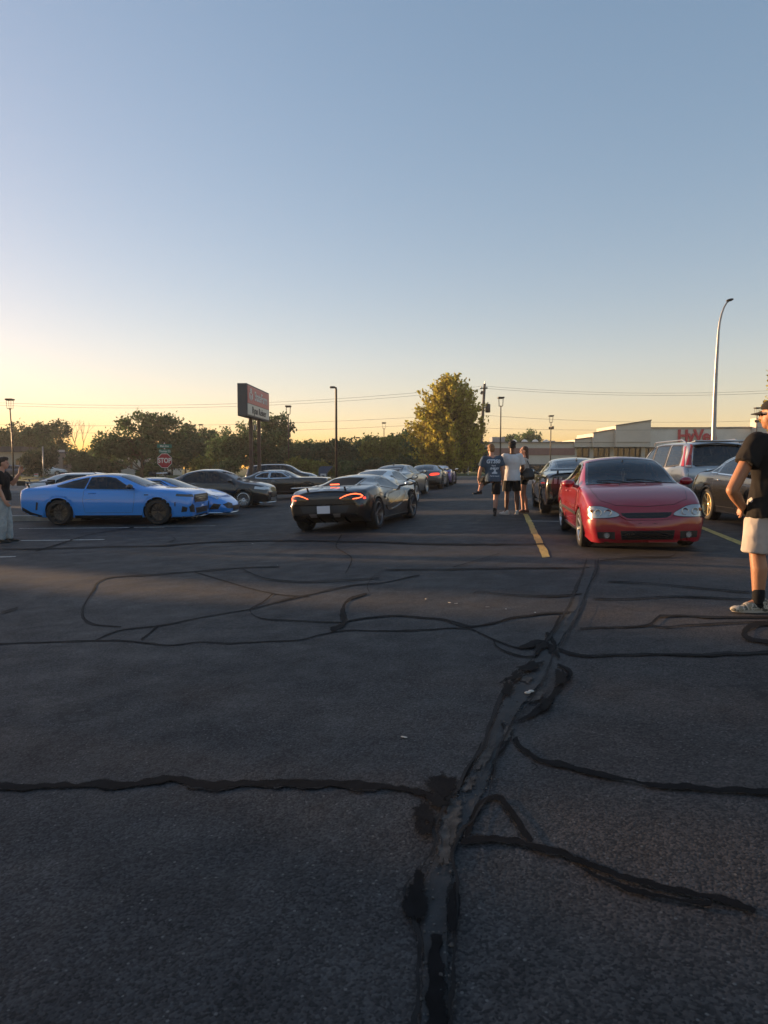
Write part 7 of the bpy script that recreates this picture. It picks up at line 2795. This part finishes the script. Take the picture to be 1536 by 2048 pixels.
# shoebox lamp on a thick pole
x = (673 - 768) / F * 45
t = thing('street_lamp', 'plain pole lamp with one flat box head pointing left, behind the graphite car', 'street lamp', (x, 45, g(x)))
h = EYE + (928.5 - 777) / F * 45 - g(x)
bm = bmesh.new()
tube(bm, [(0, 0, 0), (0, 0, h - .12), (-.015, 0, h - .03), (-.09, 0, h)], [.075, .07, .065, .05], 10)
bmo('pole', bm, M_BRONZE, t, True)
bm = bmesh.new()
box(bm, (-.22, 0, h + .0), (.32, .26, .12), None, .03)
bmo('lamp_head', bm, M_BRONZE, t)
# tall curved road lamp
y = 37.0
x = (1424 - 768) / F * y
t = thing('road_lamp', 'very tall grey road lamp with a curved arm rising behind the silver people carrier', 'street lamp', (x, y, g(x)))
hz = EYE + (928.5 - 606) / F * y - g(x)
bm = bmesh.new()
k = y / F
pts = [(0, 0, 0), (0, 0, hz * .2), (.0, 0, hz * .45), (.02, 0, hz * .62), (.06, 0, hz * .76)] + [(.06 + (u - 1433.5) * k * .9, 0, EYE + (928.5 - v) / F * y - g(x)) for u, v in ((1434.5, 668), (1436.5, 650), (1440, 634), (1445, 621), (1450, 613), (1455, 609))]
tube(bm, pts, [.135, .125, .105, .09, .075, .062, .056, .05, .045, .042, .04], 12)
bmo('pole', bm, M_STEEL, t, True)
bm = bmesh.new()
ellipsoid(bm, Vector(pts[-1]) + Vector((.05, 0, .05)), (.20, .11, .07), (0, R(-14), 0))
bmo('lamp_head', bm, M_BRONZE, t, True)
bm = bmesh.new()
lathe(bm, [(.001, .02), (.3, .02), (.3, .25), (.001, .25)], 14, 'z')
bmo('footing', bm, M_CONC, t)

# wooden utility pole with a transformer
y = 72.0
x0 = (957.5 - 768) / F * y
t = thing('utility_pole', 'leaning wooden utility pole with a dark transformer can, right of the gold tree', 'utility pole', (x0, y, g(x0)))
ht = EYE + (928.5 - 770) / F * y - g(x0)
lx_ = (967.5 - 957.5) / F * y
bm = bmesh.new()
tube(bm, [(0, 0, 0), (lx_ * .5, 0, ht * .5), (lx_, 0, ht)], [.19, .16, .13], 10)
bmo('pole', bm, M_WOOD, t, True)
bm = bmesh.new()
tc_ = Vector((lx_ * .8 + .42, -.1, ht - 2.45))
lathe(bm, [(.001, -.42), (.24, -.42), (.26, -.38), (.26, .36), (.23, .42), (.001, .42)], 16, 'z')
tube(bm, [(0, 0, .42), (0, 0, .62)], .05, 6)
bmesh.ops.translate(bm, vec=tc_, verts=bm.verts[:])
tube(bm, [tc_ + Vector((-.45, 0, .1)), tc_ + Vector((-.2, 0, .1))], .05, 6)
bmo('transformer', bm, M_BLACK, t, True)
bm = bmesh.new()
box(bm, (lx_ - .1, -.1, ht - .45), (.75, .12, .12), None, .01)
box(bm, (lx_ - .3, -.1, ht - .9), (.25, .1, .35), (0, .4, 0), .02)
bmo('crossarm', bm, M_WOOD, t)
bm = bmesh.new()
for dx, dz in ((.0, .25), (-.4, -.28), (.2, -.28)):
    lathe_b = bmesh.new()
    lathe_b.free()
    tube(bm, [(lx_ + dx, -.1, ht + dz - .25), (lx_ + dx, -.1, ht + dz)], [.05, .035], 8)
bmo('insulator', bm, M_STEEL, t)
top = Vector((x0 + lx_, y, g(x0) + ht))


def wire(label, a, b, sag, r_=.011):
    a, b = Vector(a), Vector(b)
    bm = bmesh.new()
    n = 40
    tube(bm, [a.lerp(b, k / n) + Vector((0, 0, -4 * sag * (k / n) * (1 - k / n))) for k in range(n + 1)], r_, 4, False)
    tag(bmo('power_line', bm, mat('wire', (.05, .05, .05), .6)), label, 'wire', 'power lines from the utility pole')


LW = '%s thin power line running left from the utility pole'
for (u, v, yy, du, dv, sag) in ((-60, 803, 70, 0, 0, 1.0), (-60, 808, 70, -4, 6, 1.0), (-60, 848, 70, 0, 54, .6), (-60, 862, 70, -2, 70, .6)):
    a = at(u, v, yy)
    b = at(967 + du, 772 + dv, y)
    wire(LW % {803: 'uppermost', 808: 'second', 848: 'third', 862: 'lowest'}[v], a, b, sag)
for (u, v, yy, du, dv, sag) in ((1600, 778, 70, 0, 0, .55), (1600, 783, 70, -4, 4, .55), (1600, 838, 70, -3, 58, .5), (1600, 852, 70, -3, 84, .3)):
    a = at(967 + du, 772 + dv, y)
    b = at(u, v, yy)
    wire('%s thin power line running right from the utility pole over the store' % {778: 'uppermost', 783: 'second', 838: 'third', 852: 'lowest'}[v], a, b, sag)

# ------------------------------------------------------------------ signs and street furniture
# the tall insurance sign on two posts
M_CAB = mat('slate_cabinet', (.055, .065, .078), .5)
M_SGR = mat('sign_red_panel', (.55, .13, .135), .4)
M_SGW = mat('sign_white_panel', (.60, .58, .52), .4)
a = at(494, 800, 33.5)
b = at(538, 810, 38.3)
dx = Vector((b.x - a.x, b.y - a.y, 0))
Ls = dx.length
yaw = math.atan2(dx.y, dx.x)
ztop = EYE + (928.5 - 768.5) / F * 33.5
zbot = EYE + (928.5 - 833) / F * 33.5
mid = Vector(((a.x + b.x) / 2, (a.y + b.y) / 2, g(a.x)))
t = thing('pylon_sign', 'tall red and white insurance sign on two square posts behind the black hardtop', 'sign', mid, yaw)
# local x runs along the face, local -y is the side that shows its face to the camera (right-hand side seen from here)
H0, H1 = zbot - mid.z, ztop - mid.z
TH = .46
face = -1
bm = bmesh.new()
box(bm, (0, TH / 2, (H0 + H1) / 2), (Ls, TH, H1 - H0), None, .02)
cab = bmo('cabinet', bm, M_CAB, t)
zs_ = H0 + (H1 - H0) * .40


def facepanel(name, z0, z1, m, x0, x1, d=.012):
    bm = bmesh.new()
    box(bm, ((x0 + x1) / 2, -d, (z0 + z1) / 2), (x1 - x0, .02, z1 - z0), None, .004)
    return bmo(name, bm, m, cab)


pr_ = facepanel('red_panel', zs_ + .01, H1 - .08, M_SGR, -Ls / 2 + .08, Ls / 2 - .08)
pw_ = facepanel('white_panel', H0 + .08, zs_ - .01, M_SGW, -Ls / 2 + .08, Ls / 2 - .08)
l1 = link('lettering', text_mesh('StateFarm', .62, .014, 1.0, 0, .005, .95), mat('sign_letter', (.66, .64, .60), .5), pr_)
l1.rotation_euler = (R(90), 0, 0)
zc_ = (zs_ + H1) / 2 - .02
l1.location = (.42, -.03, zc_ - .02)
l1.scale = (min(1.0, 3.05 / max(.1, l1.dimensions.x)),) * 1 + (1, 1) if False else (1.18, 1, 1)
bm = bmesh.new()
for cx, cz, rot in ((0, .17, 0), (-.21, -.10, .45), (.21, -.10, -.45)):
    for k in range(3):
        q = ellipsoid(bm, (0, 0, 0), (.20, .008, .042), None, 14, 6)
        bmesh.ops.rotate(bm, cent=(0, 0, 0), matrix=Euler((0, rot, 0)).to_matrix(), verts=q)
        bmesh.ops.translate(bm, vec=(-1.72 + cx, -.03, zc_ + cz + (k - 1) * .085), verts=q)
bmo('emblem', bm, mat('sign_letter', (0, 0, 0)), pr_)
l2 = link('lettering', text_mesh('Ryan Reiner', .46, .008, 1.35, 0, .005), mat('sign_ink', (.05, .055, .065), .5), pw_)
l2.rotation_euler = (R(90), 0, 0)
l2.location = (0, -.03, (H0 + zs_) / 2 + .02)
for k in (-.16, .20):
    bm = bmesh.new()
    box(bm, (Ls * k, TH / 2, H0 / 2), (.16, .16, H0), None, .012)
    bmo('post', bm, vary(mat('bronze_post', (.06, .042, .038), .45, .3), .2, 4), t)
bm = bmesh.new()
box(bm, (-Ls * .1, TH / 2 - .12, H0 - .45), (.16, .1, .26), None, .01)
bmo('junction_box', bm, M_STEEL, t)

# stop sign with street blades
y = 38.0
x = (330.5 - 768) / F * y
t = thing('stop_sign', 'red octagonal stop sign under two green street name blades', 'road sign', (x, y, g(x)), R(4))
k = y / F
zc_ = EYE + (928.5 - 922) * k - g(x)
bm = bmesh.new()
tube(bm, [(0, .03, 0), (0, .03, EYE + (928.5 - 886) * k - g(x))], .032, 8)
bmo('post', bm, M_STEEL, t, True)


def octagon(r_, d, th):
    bm = bmesh.new()
    a_ = [bm.verts.new((cos(R(22.5 + 45 * i)) * r_, d, zc_ + sin(R(22.5 + 45 * i)) * r_)) for i in range(8)]
    b_ = [bm.verts.new((v.co.x, d + th, v.co.z)) for v in a_]
    bm.faces.new(a_)
    bm.faces.new(b_[::-1])
    for i in range(8):
        bm.faces.new((a_[i], b_[i], b_[(i + 1) % 8], a_[(i + 1) % 8]))
    bmesh.ops.recalc_face_normals(bm, faces=bm.faces[:])
    return bm


rr_ = 14.2 * k / cos(R(22.5))
pl = bmo('sign_plate', octagon(rr_, -.012, .006), mat('sign_white', (.66, .64, .62), .5), t)
rd_ = bmo('red_face', octagon(rr_ * .93, -.017, .003), mat('stop_red', (.36, .022, .035), .5), pl)
l_ = link('lettering', text_mesh('STOP', .36, .012, .78, 0, .001, 1.02), mat('sign_white', (0, 0, 0)), rd_)
l_.rotation_euler = (R(90), 0, 0)
l_.location = (0, -.021, zc_)
M_GRN = mat('sign_green', (.02, .17, .13), .5)
for (v0, v1, u0, u1, txt, rz) in ((889.5, 896.5, 316, 345, 'Main Ave', 0), (899.5, 907, 320, 342, 'Thomas Ct', 0)):
    z0, z1 = EYE + (928.5 - v1) * k - g(x), EYE + (928.5 - v0) * k - g(x)
    bm = bmesh.new()
    box(bm, (((u0 + u1) / 2 - 330.5) * k, -.0, (z0 + z1) / 2), ((u1 - u0) * k, .006, z1 - z0), None, .002)
    q = bmo('street_blade', bm, M_GRN, t)
    l_ = link('lettering', text_mesh(txt, (z1 - z0) * .82, .004, .8), mat('sign_pale', (.45, .58, .54), .5), q)
    l_.rotation_euler = (R(90), 0, 0)
    l_.location = (((u0 + u1) / 2 - 330.5) * k, -.006, (z0 + z1) / 2)

# drive-up letter box
y = 43.5
x = (648 - 768) / F * y
t = thing('letter_box', 'dark blue drive-up letter box with a hooded chute and white emblem panel', 'mailbox', (x, y, g(x)))
k = y / F
hb = EYE + (928.5 - 933) * k - g(x)
W_ = .62
prof = [(-W_ / 2, .15), (W_ / 2 - .12, .15), (W_ / 2 - .12, hb - .42), (W_ / 2 - .02, hb - .30), (W_ / 2 + .22, hb - .04), (W_ / 2 + .20, hb + .0), (-.05, hb + .0), (-.20, hb - .03), (-.29, hb - .12), (-W_ / 2, hb - .28)]
bm = bmesh.new()
a_ = [bm.verts.new((px, -.26, pz)) for px, pz in prof]
b_ = [bm.verts.new((px, .26, pz)) for px, pz in prof]
bm.faces.new(a_)
bm.faces.new(b_[::-1])
for i in range(len(prof)):
    bm.faces.new((a_[i], b_[i], b_[(i + 1) % len(prof)], a_[(i + 1) % len(prof)]))
bmesh.ops.recalc_face_normals(bm, faces=bm.faces[:])
bx = bmo('box', bm, mat('post_blue', (.025, .06, .13), .4), t)
for sx in (-1, 1):
    for sy in (-1, 1):
        bm = bmesh.new()
        box(bm, (-.06 + sx * .2, sy * .2, .08), (.06, .06, .2))
        bmo('leg', bm, mat('post_blue', (0, 0, 0)), t)
bm = bmesh.new()
box(bm, (-.02, -.265, hb - .66), (.34, .012, .42), None, .004)
pn = bmo('emblem_panel', bm, mat('panel_white', (.55, .57, .58), .5), bx)
# a simple bird's-head wedge
em = [(-.13, -.10), (.10, -.10), (.13, .0), (.04, .03), (.12, .07), (-.08, .09), (-.13, .05), (.0, .02), (-.12, -.02)]
o = link('emblem', mesh([(px - .02, -.274, pz + hb - .62) for px, pz in em], [tuple(range(len(em)))]), mat('dark_ink', (0, 0, 0)), pn)
o.modifiers.new('thick', 'SOLIDIFY').thickness = .003

# small things across the road
x = (37 - 768) / F * 66
t = thing('yard_sign', 'small yellow sign low in the grass at far left', 'sign', (x, 66, g(x) + .11))
bm = bmesh.new()
box(bm, (0, 0, .32), (.46, .02, .26), None, .005)
bmo('board', bm, mat('sign_yellow', (.55, .40, .04), .5), t)
bm = bmesh.new()
for sx in (-1, 1):
    tube(bm, [(sx * .18, .015, 0), (sx * .18, .015, .42)], .012, 5)
bmo('stake', bm, M_STEEL, t)
x = (73 - 768) / F * 68
t = thing('yard_sign', 'small white and red sign low in the grass by the thin grey pole', 'sign', (x, 68, g(x) + .11))
bm = bmesh.new()
box(bm, (0, 0, .5), (.4, .02, .3), None, .005)
bd = bmo('board', bm, mat('panel_white', (0, 0, 0)), t)
bm = bmesh.new()
box(bm, (0, -.012, .57), (.34, .006, .08))
bmo('red_stripe', bm, M_SIGNRED, bd)
bm = bmesh.new()
for sx in (-1, 1):
    tube(bm, [(sx * .15, .015, 0), (sx * .15, .015, .6)], .012, 5)
bmo('stake', bm, M_STEEL, t)
x = (936 - 768) / F * 70
t = thing('white_post', 'short pale post standing in the grass under the gold tree', 'post', (x, 70, g(x) + .1))
bm = bmesh.new()
tube(bm, [(0, 0, 0), (0, 0, .75)], .06, 8)
lathe(bm, [(.001, .75), (.10, .75), (.08, .9), (.001, .95)], 8, 'z')
bmo('post', bm, mat('panel_white', (0, 0, 0)), t)

# ------------------------------------------------------------------ the evening haze
bm = bmesh.new()
box(bm, (0, 105, 6.5), (480, 310, 16))
hz_ = bmo('haze', bm)
hm_ = bpy.data.materials.new('haze')
hm_.use_nodes = True
nt = hm_.node_tree
nt.nodes.clear()
out = nt.nodes.new('ShaderNodeOutputMaterial')
pv = nt.nodes.new('ShaderNodeVolumePrincipled')
pv.inputs['Color'].default_value = (.90, .92, .92, 1)
pv.inputs['Density'].default_value = 0.0005
pv.inputs['Anisotropy'].default_value = 0.3
nt.links.new(pv.outputs[0], out.inputs['Volume'])
hz_.data.materials.append(hm_)
tag(hz_, kind='stuff')
